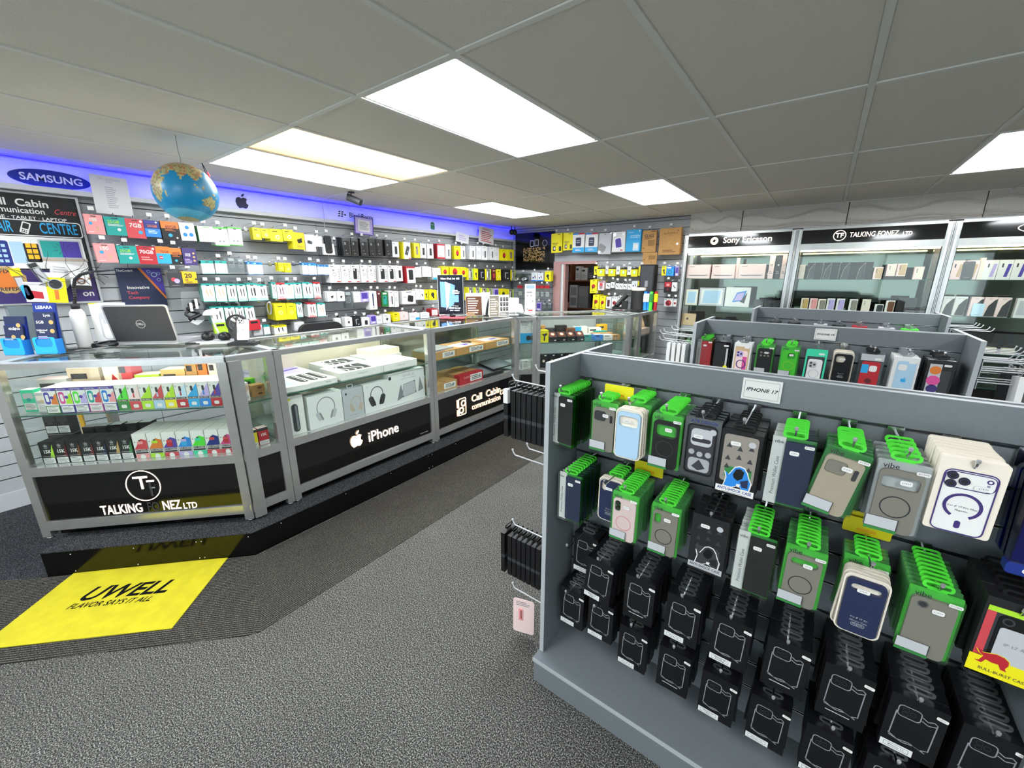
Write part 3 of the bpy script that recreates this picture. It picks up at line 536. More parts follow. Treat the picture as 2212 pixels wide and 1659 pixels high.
# --- pack kinds: each returns front parts [(name, mesh)] and the plain pack seen behind it
def clip(color):
    m=MB(); m.loop(rr(0,0,.052,.018,.008),rr(0,0,.040,.0085,.004),-.0012,.0012,color); m.box(-.016,.016,-.0008,.0008,-.016,-.008,color); return m.mesh('hang_clip')
CL={k:clip(k) for k in ('green','black')}; CL['clear']=clip(PT)
def shell(w,h,d,m=PL,z1=-.012):
    b=MB(); P=rr(0,z1-h/2,w,h,.006,3); b.prism(P,-d,0,m); return b.mesh('blister')
def card(w,h,m,z1=-.012,r=.004,y=0,d=.0012):
    b=MB(); b.prism(rr(0,z1-h/2,w,h,r,2),y-d,y,m); return b.mesh('card')
def plate(w,h,r,zc,y0,y1,m,win=None,winm=None,extra=None):
    b=MB(); O=rr(0,zc,w,h,r,4)
    if win:
        wx,wz,ww,wh,wr=win; Q=rr(wx,zc+wz,ww,wh,wr,4); b.loop(O,Q,y0,y1,m); b.loop(rr(wx,zc+wz,ww+.004,wh+.004,wr+.002,4),Q,y0-.0006,y0,'dgrey' if m in ('black','softblack') else m)
    else: b.prism(O,y0,y1,m)
    if extra: extra(b)
    return b.mesh('phone_case')
def sticker(x,z,w,h,y,txt=None,m='paper',ts=.006,rot=0):
    b=MB(); b.M=Matrix.Translation((x,0,z))@Matrix.Rotation(rot,4,'Y'); b.prism(rr(0,0,w,h,min(w,h)*.3,2),y-.0004,y,m)
    if txt: b.text(txt,ts,0,0,y-.0006,'ink',res=1)
    b.M=None; return b
def vibe(casem,win,ring=None,backm='packgreen',ml='iP 17',extra=None,price=(0.008,-.055),caseh=.148,lower=True):
    backm={'green':'packgreen'}.get(backm,backm); P=[('card',card(.088,.168,backm)),('hang_clip',CL['green'])]
    zc=-.105
    def ex(b):
        if ring: b.loop(circ(0,zc-.012,.026,20),circ(0,zc-.012,.0235,20),-.0113,-.0109,ring)
        if extra: extra(b,zc)
    P.append(('phone_case',plate(.074,caseh,.012,zc,-.011,-.002,casem,win,None,ex)))
    P.append(('blister',shell(.088,.168,.0145)))
    b=MB(); b.text('vibe',.017,-.022,-.021,-.0149,'ink',bold=.01,res=2); P.append(('lettering',b.mesh('lettering')))
    P.append(('price_sticker',sticker(price[0],price[1],.020,.011,-.0149,'£14.99',ts=.0052).mesh()))
    P.append(('model_sticker',sticker(.030,-.027,.022,.008,-.0149,ml,ts=.0055).mesh()))
    if lower:
        b=MB(); b.rect(-.044,.012,-.176,-.145,-.0149,PH); b.rect(-.043,.010,-.172,-.146,-.0150,'lgrey'); b.rect(-.044,.012,-.180,-.173,-.0150,'dkgreen'); P.append(('sleeve_label',b.mesh('sleeve_label')))
    back=[('card',card(.088,.168,'packgreen2') if backm=='packgreen' else P[0][1]),('blister',P[3][1]),('hang_clip',CL['green'])]
    return P,back
def silicone(casem,win,txt,tray='cream',tint=None,clipm=None):
    b=MB(); b.prism(rr(0,-.096,.086,.164,.016,4),-.004,0,tray); b.loop(rr(0,-.096,.086,.164,.016,4),rr(0,-.096,.079,.157,.013,4),-.008,-.004,tray); T=b.mesh('backing_tray')
    P=[('backing_tray',T),('phone_case',plate(.073,.148,.012,-.098,-.013,-.004,casem,win))]
    if txt:
        b=MB(); 
        for i,t in enumerate(txt): b.text(t,.0062,0,-.128-.009*i,-.0134,'lgrey',res=1)
        b.loop(rr(0,-.1285-.009*len(txt)+.009,.026,.0085,.004,3),rr(0,-.1285-.009*len(txt)+.009,.0248,.0073,.0035,3),-.0135,-.0131,'lgrey'); P.append(('lettering',b.mesh('lettering')))
    P.append(('price_sticker',sticker(-.004,-.052,.024,.010,-.0136,'£14.99',ts=.005).mesh()))
    return P,[('backing_tray',T)]
def wallet(casem,ml,txt=True):
    b=MB(); b.box(-.045,-.017,-.0015,0,-.195,-.010,'white'); c1=b.mesh('card')
    b=MB(); b.prism(rr(.014,-.102,.060,.168,.004,2),-.010,-.001,casem); cs=b.mesh('phone_case')
    b=MB(); b.box(-.046,.046,-.0125,0,-.196,-.009,PL); b.box(.0445,.046,-.0125,0,-.196,-.009,PG); sh=b.mesh('blister')
    b=MB(); b.text('vibe',.012,-.031,-.020,-.0130,'ink',bold=.01,res=2); b.textv('Premium Wallet Case',.0118,-.029,-.112,-.0130,'ink',res=2); P=[('card',c1),('phone_case',cs),('blister',sh),('lettering',b.mesh('lettering')),('hang_clip',CL['green']),
       ('price_sticker',sticker(.004,-.045,.020,.011,-.0130,'£14.99',ts=.005).mesh()),('model_sticker',sticker(.032,-.024,.020,.008,-.0130,ml,ts=.0052).mesh())]
    g=MB(); g.box(-.017,.045,-.0012,0,-.195,-.010,'dkgreen'); P.append(('backing_sheet',g.mesh('backing_sheet')))
    return P,[('card',c1),('phone_case',cs),('blister',sh),('hang_clip',CL['green'])]
GOR=[(-.5,-.5),(-.42,-.1),(-.5,.18),(-.34,.05),(-.25,.22),(-.15,.42),(.02,.5),(.2,.46),(.32,.28),(.40,.05),(.5,-.15),(.46,-.5),(.2,-.5),(.05,-.32),(-.05,-.42),(-.2,-.5)]
def gorilla(b,cx,cz,s,y,m1,m2):
    b.face([(cx+x*s*1.1,cz+z*s*1.1) for x,z in GOR],y,'paper'); b.face([(cx+x*s,cz+z*s) for x,z in GOR],y-.0003,m1)
    b.face([(cx+x*s,cz+z*s) for x,z in ((-.2,.1),(-.1,.36),(.05,.42),(.22,.3),(.18,0),(0,-.15),(-.15,-.05))],y-.0006,'black'); b.face([(cx+x*s,cz+z*s) for x,z in ((.1,-.15),(.4,0),(.42,-.4),(.2,-.4))],y-.0006,m2)
    b.face([(cx+x*s,cz+z*s) for x,z in ((-.02,-.3),(.14,-.28),(.1,-.44),(.0,-.42))],y-.0006,'paper')
def antishock(m1,m2,box='black',win='casegrey',txtm='dkblue',band='paper'):
    b=MB(); b.box(-.048,.048,-.022,0,-.190,-.006,box); B0=b.mesh('carton')
    b=MB(); b.prism(rr(0,-.082,.080,.135,.008,3),-.0226,-.022,win); 
    for i in range(9): 
        x,z=-.026+.026*(i%3),-.045-.03*(i//3)-.006*(i%2); b.face([(x-.007,z-.006),(x+.007,z-.006),(x,z+.008)],-.0231,'dgrey')
    b.rect(-.03,.034,-.135,-.105,-.0229,'dkgreen' if win=='casegrey' else 'dgrey'); W=b.mesh('window_print')
    b=MB(); gorilla(b,.004,-.132,.062,-.0236,m1,m2); G=b.mesh('gorilla_print')
    b=MB(); b.rect(-.046,.046,-.182,-.164,-.0238,band); b.text('ANTI-SHOCK CASE',.0112,0,-.172,-.0241,txtm,bold=.02,res=2,wx=.86); b.rect(-.03,.03,-.1805,-.179,-.0240,'inkgrey'); L=b.mesh('lettering')
    return [('carton',B0),('window_print',W),('gorilla_print',G),('lettering',L),('hang_clip',CL['black']),('price_sticker',sticker(-.012,-.038,.024,.011,-.0241,'£14.99',ts=.005).mesh()),('model_sticker',(lambda q:(q.face(circ(.026,-.034,.0085,12),-.0236,'lgrey'),q.mesh())[1])(MB()))],[('carton',B0),('hang_clip',CL['black'])]
def armour():
    b=MB(); b.box(-.047,.047,-.014,0,-.186,-.006,'steel'); B0=b.mesh('carton')
    b=MB(); b.loop(rr(0,-.098,.078,.150,.012,4),rr(0,-.098,.070,.142,.009,4),-.019,-.014,PH); b.prism(rr(0,-.098,.070,.142,.009,4),-.0145,-.014,'dgrey'); b.prism(rr(0,-.062,.055,.05,.012,4),-.0165,-.0145,'lgrey'); b.prism(rr(0,-.07,.05,.012,.006,4),-.0172,-.0165,'ink')
    for x,z in ((-.022,-.108),(.0,-.112),(.022,-.110)): b.prism(circ(x,z,.008,12),-.0168,-.0145,'silver')
    b.prism(rr(0,-.145,.056,.04,.01,3),-.0160,-.0145,'silver'); b.face([(-.018,-.152),(.0,-.128),(.018,-.152),(0,-.162)],-.0163,'dgrey'); Cc=b.mesh('phone_case')
    b=MB(); b.text('ATB DESIGN',.0125,.002,-.0165,-.0143,'dkblue',bold=.01,res=2); L=b.mesh('lettering')
    return [('carton',B0),('phone_case',Cc),('lettering',L),('hang_clip',CL['black']),('price_sticker',sticker(-.008,-.060,.024,.011,-.0178,'£18.99',ts=.005).mesh()),('model_sticker',(lambda q:(q.face(circ(.028,-.040,.009,12),-.0195,'lgrey'),q.mesh())[1])(MB()))],[('carton',B0),('hang_clip',CL['black'])]
def bigwhite():
    b=MB(); b.prism(rr(0,-.082,.098,.166,.006,3),-.018,0,'cream'); B0=b.mesh('carton')
    b=MB(); zc=-.094; b.prism(rr(0,zc,.076,.138,.012,4),-.0185,-.018,'paper'); b.loop(rr(0,zc,.078,.140,.013,4),rr(0,zc,.074,.136,.011,4),-.020,-.018,'purple'); b.loop(rr(0,zc+.048,.074,.036,.012,4),rr(0,zc+.048,.071,.033,.010,4),-.0195,-.0185,'purple')
    for x,z in ((-.026,.056),(-.026,.038),(-.008,.047)): b.prism(circ(x,zc+z,.0085,14),-.021,-.0185,'softblack'); b.loop(circ(x,zc+z,.0065,12),circ(x,zc+z,.0055,12),-.0213,-.021,'purple')
    for x,z,r in ((.027,.055,.005),(.027,.036,.0045),(.026,.046,.002)): b.loop(circ(x,zc+z,r,10),circ(x,zc+z,r*.55,10),-.0192,-.0185,'purple')
    A=[math.radians(-60+300*i/22) for i in range(23)]; P=[(.026*math.cos(a+PI/2-math.radians(90)),.026*math.sin(a+PI/2-math.radians(90))) for a in A]
    V=[];n=len(A)
    for a in A: 
        t=a-PI/2+math.radians(90)-math.radians(0); V.append((.029*math.cos(t+PI/6*0),-.0192,zc-.008+.029*math.sin(t)))
    for a in A:
        t=a; V.append((.0235*math.cos(t),-.0192,zc-.008+.0235*math.sin(t)))
    b.add(V,[(i,i+1,n+i+1,n+i) for i in range(n-1)],'purple'); b.prism(rr(0,zc-.050,.009,.017,.004,3),-.0192,-.0185,'purple')
    Cc=b.mesh('case_print'); b=MB(); b.text('For iP 17 Pro Max',.0058,0,zc-.010,-.0193,'ink',res=1); b.text('Magnetic',.0052,0,zc-.018,-.0193,'ink',res=1); L=b.mesh('lettering')
    return [('carton',B0),('case_print',Cc),('lettering',L),('price_sticker',sticker(.020,-.055,.026,.010,-.0215,'£14.99',ts=.005).mesh())],[('carton',B0)]
def clamshell():
    b=MB(); b.prism(rr(0,-.10,.105,.20,.012,4),-.02,0,PB); S0=b.mesh('clamshell'); b=MB(); b.box(-.046,.046,-.010,-.002,-.19,-.02,'dkblue'); b.prism(rr(.006,-.092,.07,.13,.008,3),-.0108,-.010,'paleblue'); I=b.mesh('insert_card')
    b=MB(); b.prism(rr(0,-.193,.11,.024,.006,3),-.024,-.0,'dkblue'); b.text('QUALITY',.0155,-.002,-.193,-.0245,'paper',bold=.02,shear=.2,res=2); b.lines(-.02,.03,-.16,-.1,5,-.0112,'inkgrey'); L=b.mesh('lettering')
    return [('clamshell',S0),('insert_card',I),('lettering',L)],[('clamshell',S0),('insert_card',I)]
BULL=[(-.5,.28),(-.42,.1),(-.3,-.02),(-.38,-.3),(-.5,-.36),(-.3,-.4),(-.22,-.16),(-.05,-.22),(.12,-.2),(.2,-.42),(.36,-.44),(.3,-.3),(.36,-.1),(.34,.1),(.2,.24),(0,.28),(-.2,.2),(-.34,.16)]
def bull():
    b=MB(); b.box(-.048,.048,-.022,0,-.190,-.006,'softblack'); B0=b.mesh('carton'); b=MB(); b.rect(-.043,.043,-.150,-.030,-.0222,'dgrey'); b.rect(-.043,-.030,-.150,-.030,-.0224,'pinkred'); b.rect(-.043,.043,-.038,-.026,-.0225,'lime'); b.prism(rr(.008,-.102,.066,.125,.01,3),-.025,-.0222,'black'); b.prism(rr(.008,-.110,.056,.085,.006,3),-.0256,-.025,'lgrey'); b.loop(circ(-.012,-.052,.009,14),circ(-.012,-.052,.006,14),-.026,-.025,'dgrey'); Wd=b.mesh('window_print')
    b=MB(); b.rect(-.0482,.0482,-.190,-.148,-.0262,'yellow'); b.text('BULL-BURST CASE',.0095,.004,-.178,-.0265,'ink',bold=.01,res=2,wx=.9); b.text('iP 17 AIR',.010,.010,-.105,-.0265,'inkgrey',res=2); L=b.mesh('lettering')
    b=MB(); b.face([(-.012+x*.06,-.146+z*.05) for x,z in BULL],-.0268,'yellow'); b.face([(-.012+x*.055,-.146+z*.046) for x,z in BULL],-.0271,'red'); G=b.mesh('bull_print')
    return [('carton',B0),('window_print',Wd),('lettering',L),('bull_print',G),('hang_clip',CL['black'])],[('carton',B0),('hang_clip',CL['black'])]
c('boxblack','#08080c',.45); c('outline','#8e9094',.4)
def blackbox(ml):
    b=MB(); b.box(-.050,.050,-.024,0,-.178,-.012,'boxblack'); B0=b.mesh('carton')
    b=MB(); y=-.0244; b.loop(rr(-.012,-.055,.042,.034,.009,3),rr(-.012,-.055,.038,.030,.007,3),y,y+.0004,'outline')
    for P in ([(-.034,-.06),(-.036,-.135)],[(.036,-.055),(.034,-.14)],[(.010,-.05),(.020,-.056),(.030,-.05),(.037,-.056)],[(.010,-.06),(.022,-.066),(.036,-.060)],[(-.038,-.132),(-.02,-.142),(0,-.138),(.02,-.145),(.034,-.138)],[(-.036,-.138),(-.01,-.145),(.01,-.141),(.03,-.148)]):
        for (x0,z0),(x1,z1) in zip(P,P[1:]):
            d=Vector((x1-x0,z1-z0)).normalized()*.0011; b.face([(x0+d.y,z0-d.x),(x1+d.y,z1-d.x),(x1-d.y,z1+d.x),(x0-d.y,z0+d.x)],y,'outline')
    for x,z in ((-.019,-.049),(-.019,-.061),(-.006,-.055)): b.loop(circ(x,z,.006,10),circ(x,z,.0052,10),y-.0001,y+.0003,'dgrey')
    O=b.mesh('outline_print'); P=[('carton',B0),('outline_print',O),('hang_clip',CL['clear']),('price_sticker',sticker(.040,-.034,.020,.0085,-.0246,'£5.99',ts=.0042,rot=.1).mesh())]
    if ml:
        b=MB(); b.rect(-.047,.012,-.177,-.157,-.0247,'white'); b.loop(rr(-.0175,-.167,.046,.012,.0005,1),rr(-.0175,-.167,.0448,.0108,.0004,1),-.0250,-.0247,'ink'); b.text(ml,.0075,-.0175,-.167,-.0252,'ink',res=2); P.append(('model_label',b.mesh('model_label')))
    else:
        b=MB(); b.rect(-.03,.02,-.156,-.1535,-.0246,'lgrey'); P.append(('print_line',b.mesh('print_line')))
    return P,[('carton',B0),('hang_clip',CL['clear'])]
def hangstack(kind,label,cat,x,y,z,n,sp,blabel,group,rz=0,roll=0,name='phone_case_pack',dirv=(0,-1),jit=.012,header=None):
    """the front pack with all its parts, then n-1 plainer packs behind it on the same hook"""
    F,Bk=kind; dx,dy=dirv
    T=thing(name,label,cat,(x+dx*0,y+dy*0,z),0,group,rot=(0,roll,rz))
    for nm,me in F: link(nm,me,T)
    proto=None
    for i in range(1,n):
        px,py=x-dx*sp*i,y-dy*sp*i; r=(random.uniform(-jit,jit)*4+roll*.6**i, rz+random.uniform(-.03,.03))
        bl='%s back, %s'%(ordinal(i),blabel)
        if proto is None:
            proto=thing(name,bl,cat,(px,py,z),0,group,rot=(0,r[0],r[1]))
            for nm,me in Bk: link(nm,me,proto)
        else: dup(proto,(px,py,z),rot=(0,r[0],r[1]),label=bl)
    return T
def header(x,y,z,label):
    b=MB(); b.prism(rr(0,-.006,.10,.046,.004,2),-.0008,.0008,'yellow'); b.rect(-.02,.02,-.02,-.012,-.001,'amber'); T=thing('header_card',label,'card',(x,y,z),0,'yellow header cards'); b.obj('card',T)
ZH=1.238; YS=1.373-.0085
r1x=[-.655,-.508,-.419,-.308,-.211,-.112,-.001,.108,.200,.298,.420]; r2x=[-.617,-.480,-.409,-.283,-.157,-.040,.068,.190,.304,.420]
for i,x in enumerate(r1x): hook(x,YS,ZH,ordinal(i)+' chrome prong hook of the top row, nearest gondola','hooks on the nearest gondola')
for i,x in enumerate(r2x): hook(x,YS,.948,ordinal(i)+' chrome prong hook of the second row, nearest gondola','second row hooks on the nearest gondola')
GB='green-backed packs on the nearest gondola'
def Bl(s): return s
hangstack(wallet('softblack','iP17PM'),'dark wallet case pack with white side strip, far left of top row','phone case',r1x[0],1.175,ZH,10,.0165,'wallet case pack behind the first, far left of top row',GB,rz=-.12)
hangstack(vibe('casegrey',(-.012,.046,.040,.034,.009),None,'green','iP17PM',lambda b,zc:(b.prism(rr(-.012,zc+.046,.038,.032,.008,4),-.009,-.003,'dgrey'),b.prism(rr(.026,zc+.040,.009,.026,.004,3),-.0115,-.010,'softblack'))),'clear grey camera-window case pack under a yellow header, top row','phone case',r1x[1],1.185,ZH,5,.018,'green pack behind the clear grey case, top row',GB)
header(r1x[1]+.014,1.255,ZH+.012,'yellow header card above the clear grey case, top row')
hangstack(silicone('sky' if False else 'paleblue',(0,.044,.060,.036,.011),None),'pale blue silicone case with wide camera window, top row','phone case',r1x[2],1.170,ZH,3,.015,'cream backing tray behind the pale blue case','silicone case packs')
hangstack(vibe('casegrey',None),'green pack hanging directly behind the pale blue silicone case','phone case',r1x[2],1.232,ZH,7,.016,'green pack deep behind the pale blue silicone case',GB)
hangstack(vibe('black',(0,.044,.058,.036,.010),'dgrey','green','iP17PM'),'black camera-window case on bright green card, top row','phone case',r1x[3],1.178,ZH,9,.0175,'green pack behind the black camera-window case',GB)
hangstack(armour(),'silver boxed clear armour case with black hanger, top row','phone case',r1x[4],1.185,ZH+.004,5,.026,'silver carton behind the clear armour case','silver armour cartons')
hangstack(antishock('blue','navy'),'black anti-shock carton with blue gorilla, top row','phone case',r1x[5],1.178,ZH-.01,7,.024,'black carton behind the blue gorilla carton','anti-shock cartons')
hangstack(wallet('navy','iP17PM'),'navy wallet case in clear pack beside blue gorilla carton','phone case',r1x[6],1.175,ZH,7,.019,'wallet pack behind the navy one, top row',GB,rz=.04)
hangstack(vibe('beige',(-.012,.046,.040,.034,.009),None,'dkgreen','iP17PM',lambda b,zc:(b.prism(rr(-.012,zc+.046,.038,.032,.008,4),-.009,-.003,'casegrey'),b.prism(rr(.026,zc+.040,.009,.028,.004,3),-.0115,-.010,'dgrey'))),'beige camera-window case pack hanging crooked in the top row','phone case',r1x[7],1.168,ZH+.002,7,.019,'green pack behind the crooked beige case',GB,roll=.16)
hangstack(vibe('casegrey',(0,.046,.062,.030,.008),'ink','lgrey','iP17PM'),'grey ring case in loose clear pack, right of crooked beige','phone case',r1x[8],1.165,ZH,5,.030,'loose clear pack behind the grey ring case',GB)
hangstack(bigwhite(),'white carton printed with a purple-rimmed ring case, top row','phone case',r1x[9],1.175,ZH+.022,7,.021,'white carton behind the purple-rimmed one','white case cartons')
hangstack(clamshell(),'blue clamshell pack at right picture edge, top row','phone case',r1x[10]+.012,1.175,ZH+.01,4,.026,'blue clamshell pack behind the front one','blue clamshell packs')
hangstack(wallet('navy','iP 17'),'navy wallet case pack with white strip, left of second row','phone case',r2x[0],1.178,.948,9,.0185,'wallet case pack behind the navy one, second row',GB)
hangstack(silicone('navy',(-.024,.050,.018,.034,.009),('iPhone 17','Silicone Case','MagSafe')),'navy silicone case with narrow camera window, second row','phone case',r2x[1],1.215,.965,2,.014,'cream backing tray behind the navy silicone case','silicone case packs')
hangstack(vibe('casegrey',None),'green pack hanging directly behind the navy silicone case','phone case',r2x[1],1.25,.948,5,.018,'green pack behind the navy silicone case',GB)
hangstack(vibe('palepink',(-.022,.046,.020,.038,.009),'pink','green','iP 17',lambda b,zc:[b.prism(circ(-.022,zc+.046+dz,.007,10),-.0118,-.004,'softblack') for dz in (-.009,.009)]),'pale pink ring case on bright green card under yellow header','phone case',r2x[2],1.165,.952,10,.0165,'green pack behind the pale pink ring case',GB)
header(r2x[2]+.012,1.335,.968,'yellow header card behind the pale pink ring case')
hangstack(vibe('casegrey',(-.022,.046,.020,.036,.009),'ink','green','iP 17'),'olive grey ring case on green card, second row','phone case',r2x[3],1.175,.950,10,.0165,'green pack behind the olive grey ring case',GB)
hangstack(antishock('dgrey','softblack','softblack','softblack','ink','lgrey'),'dark carton with grey gorilla print, second row','phone case',r2x[4],1.182,.958,5,.026,'dark carton behind the grey gorilla one','anti-shock cartons')
hangstack(wallet('softblack','iP17AIR'),'black wallet case pack with long white strip, second row middle','phone case',r2x[5],1.170,.950,8,.0195,'wallet pack behind the black one, second row middle',GB)
hangstack(vibe('casegrey',(0,.054,.058,.020,.009),'ink','green','iP17AIR'),'grey ring case with pill window showing green card, second row','phone case',r2x[6],1.175,.955,9,.018,'green pack behind the pill-window grey case',GB)
hangstack(silicone('navy',(0,.052,.056,.018,.008),('For iP 17 Air','Silicone Case','MagSafe')),'navy silicone case with pill window in cream tray, second row','phone case',r2x[7],1.160,.945,4,.013,'cream backing tray behind the pill-window navy case','silicone case packs')
hangstack(vibe('casegrey',None),'green pack hanging directly behind the pill-window navy case','phone case',r2x[7],1.225,.950,5,.018,'green pack behind the pill-window navy case',GB)
header(r2x[7],1.330,.975,'front yellow header card behind the pill-window navy case'); header(r2x[7]+.004,1.345,.985,'rear yellow header card behind the pill-window navy case')
hangstack(vibe('casegrey',None,None,'green','iP17AIR',lambda b,zc:(b.prism(circ(-.018,zc+.058,.009,16),-.013,-.011,'chrome'),b.prism(circ(-.018,zc+.058,.0065,16),-.0135,-.013,'dgrey'))),'plain grey case with one round lens hole, second row','phone case',r2x[8],1.168,.955,9,.0185,'green pack behind the one-lens grey case',GB)
hangstack(bull(),'black carton with red bull over yellow band, right edge','phone case',r2x[9],1.178,.985,6,.026,'black carton behind the red bull one','bull cartons')
# two lowest rows of black cartons
r3x=[-.607,-.485,-.344,-.205,-.069,.069,.198,.327,.447]; r4x=[-.604,-.488,-.350,-.209,-.072,.063,.197,.325,.445]
RL=[('iPhone 16',1.285,3),('iPhone 16\nPlus',1.185,7),(None,1.185,7),('iPhone 16',1.185,7),('iPhone 16\nPro Max',1.185,7),(None,1.19,7),(None,1.185,7),('iPhone 15',1.185,7),(None,1.185,7)]
R4=[('iPhone 14',1.225,5),('iPhone 14',1.235,5),('iPhone 14',1.205,6),(None,1.205,6),('iPhone 13\nPro',1.195,6),('iPhone 13',1.20,6),('iPhone 13\nPro Max',1.185,6),(None,1.19,6),(None,1.19,6)]
for i,x in enumerate(r3x):
    hook(x,YS,.645,ordinal(i)+' chrome prong hook of the third row, nearest gondola','third row hooks on the nearest gondola'); ml,y,n=RL[i]
    hangstack(blackbox(ml),'black outline-case carton, %s from left in third gondola row'%ordinal(i),'phone case',x+(.006 if i else .02),y,.645+.016,n,.0255,'black carton behind the %s from left, third gondola row'%ordinal(i),'black outline cartons',roll=(.06 if i==1 else 0))
for i,x in enumerate(r4x):
    hook(x,YS,.445,ordinal(i)+' chrome prong hook of the lowest row, nearest gondola','lowest row hooks on the nearest gondola'); ml,y,n=R4[i]
    hangstack(blackbox(ml),'black outline-case carton, %s from left in lowest gondola row'%ordinal(i),'phone case',x,y,.430 if i in (2,3,4,5) else .445,n,.0255,'black carton behind the %s from left, lowest gondola row'%ordinal(i),'black outline cartons')
# hooks and thin cartons on the outer left end of the nearest gondola
EHOOK=HOOK.copy(); c('hookwhite','#c4c6c8',.45)
for i in range(len(EHOOK.materials)): EHOOK.materials[i]=C['hookwhite']
def endhook(y,z,label,group,x=-.7165,s=-1): return tag(link('display_hook',EHOOK,None,(x,y,z),(0,0,-s*-PI/2 if s<0 else PI/2)),label,'hook',group)
b=MB(); b.box(-.046,.046,-.020,0,-.225,-.030,'boxblack'); b.box(-.0465,.0465,-.0202,.0002,-.15,-.135,'dgrey'); EB=b.mesh('carton')
b=MB(); b.box(.0300,.0475,-.0206,.0004,-.085,-.0285,'white'); EW=b.mesh('white_flap')
def endbox(x,y,z,label,group,white=False,roll=0):
    T=thing('slim_carton',label,'carton',(x,y,z),0,group,rot=(0,roll,-PI/2)); link('carton',EB,T); link('hang_clip',CL['black'],T,(0,-.010,-.012))
    if white: link('white_flap',EW,T)
for z,g,n,x0 in ((1.215,'top',8,-.925),(.565,'lower',8,-.945)):
    endhook(1.255,z,'white %s prong hook sticking out of nearest gondola end'%g,'end hooks of the nearest gondola')
    for i in range(n):
        endbox(x0+.0245*i+(.012 if i else 0),1.255,z+.004,('outermost slim black carton on the %s end hook of nearest gondola' if i==0 else '%s slim black carton along the %s end hook of nearest gondola'%(ordinal(i),'%s'))%g,'slim cartons on the gondola end',white=(i==0 and g=='top'))
endhook(1.255,.895,'bare white prong hook on gondola end, between two carton stacks','end hooks of the nearest gondola'); endhook(1.36,.885,'bare rear prong hook on gondola end, between carton stacks','end hooks of the nearest gondola'); endhook(1.42,1.225,'rear top prong hook on the nearest gondola end','end hooks of the nearest gondola')
for i in range(3): endbox(-.80+.026*i,1.37,.86,'%s slim black carton on middle rear hook of gondola end'%ordinal(i),'slim cartons on the gondola end')
T=thing('pink_card_pack','pale pink blister card hanging low on nearest gondola end','card pack',(-.872,1.255,.215),0,None,rot=(0,0,.3)); link('card',card(.10,.185,'palepink',r=.012),T)
b=MB(); b.box(-.022,-.004,-.006,-.001,-.125,-.065,'pink'); b.box(-.012,-.008,-.0065,-.006,-.115,-.07,'maroon'); b.obj('blister',T); b=MB(); b.lines(-.035,.03,-.05,-.025,3,-.0018,'inkgrey'); b.obj('print_line',T); endhook(1.255,.235,'lowest prong hook on the nearest gondola end','end hooks of the nearest gondola')
# ---------------------------------------------------------------- second and third gondola
Y2=2.945-.0085; g2x=[-.545,-.442,-.332,-.218,-.098,.022,.138,.252,.379,.500]
for i,x in enumerate(g2x): hook(x,Y2,1.243,ordinal(i)+' chrome prong hook along the second gondola','hooks on the second gondola')
def boxed(body,marks,w=.09,h=.175,d=.02,clipk='clear',z1=-.012):
    b=MB(); b.box(-w/2,w/2,-d,0,z1-h,z1,body); B0=b.mesh('carton'); b=MB(); marks(b,-d-.0005); M1=b.mesh('face_print')
    return [('carton',B0),('face_print',M1),('hang_clip',CL[clipk]),('price_sticker',sticker(.022,-.035,.026,.010,-d-.0012,None).mesh())],[('carton',B0),('hang_clip',CL[clipk])]
def g2(i,kind,label,n=4,dz=0,sp=.03): hangstack(kind,label,'phone case',g2x[i],2.745,1.243+dz,n,sp,'pack behind the %s from left, second gondola'%ordinal(i),'cases on the second gondola',rz=0)
g2(0,wallet('red','iP 14'),'red wallet case pack with white strip on second gondola',5)
g2(1,boxed(PH,lambda b,y:(b.rect(-.04,.02,-.18,-.02,y,'softblack'),b.rect(.024,.034,-.18,-.05,y,'lgrey'),b.face(circ(.028,-.165,.012,10),y-.001,'yellow'))),'black folio in clear pack with yellow dot, second gondola')
def phone3(b,y,cx,cz,m,lens='dgrey'):
    b.prism(rr(cx,cz,.034,.036,.010,3),y-.001,y,m)
    for dx,dz in ((-.008,.009),(-.008,-.008),(.008,.001)): b.face(circ(cx+dx,cz+dz,.006,10),y-.0014,lens)
g2(2,boxed('white',lambda b,y:(b.rect(-.037,.037,-.18,-.03,y,'tan'),b.prism(rr(.0,-.125,.060,.14,.012,3),y-.0006,y,'palepink'),b.rect(.006,.028,-.18,-.09,y-.0008,'magenta'),phone3(b,y-.001,-.012,-.075,'lilac','navy'),b.loop(circ(0,-.135,.026,18),circ(0,-.135,.021,18),y-.0014,y-.0008,'purple'))),'white framed carton showing a pink and purple ring case')
g2(3,vibe('softblack',None,None,'green','iP 14',lambda b,zc:[b.face(circ(-.018+.018*(k%3),zc+.05-.018*(k//3),.006,8),-.0113,'casegrey') for k in range(6)]),'black case on bright green card, second gondola',5)
g2(4,vibe('green',(.008,.044,.034,.034,.009),'lime','green','iP 14'),'all green ring case pack on second gondola',5)
g2(5,boxed(BAGM,lambda b,y:(b.rect(-.045,.045,-.05,-.012,y,'mint'),b.loop(rr(0,-.1,.094,.18,.01,3),rr(0,-.1,.078,.164,.008,3),y-.0002,y,'mint'),b.prism(rr(0,-.125,.064,.12,.012,3),y-.0006,y+.002,'white'),phone3(b,y-.001,-.010,-.095,'lgrey','dgrey'),b.loop(circ(0,-.145,.024,16),circ(0,-.145,.021,16),y-.0014,y-.0008,'lgrey')),w=.096,h=.18,d=.012),'white three-lens case in mint-edged bag, second gondola')
g2(6,silicone('black',(-.012,.046,.036,.034,.010),('iPhone 14','Silicone','MagSafe')),'black silicone case in white tray, second gondola')
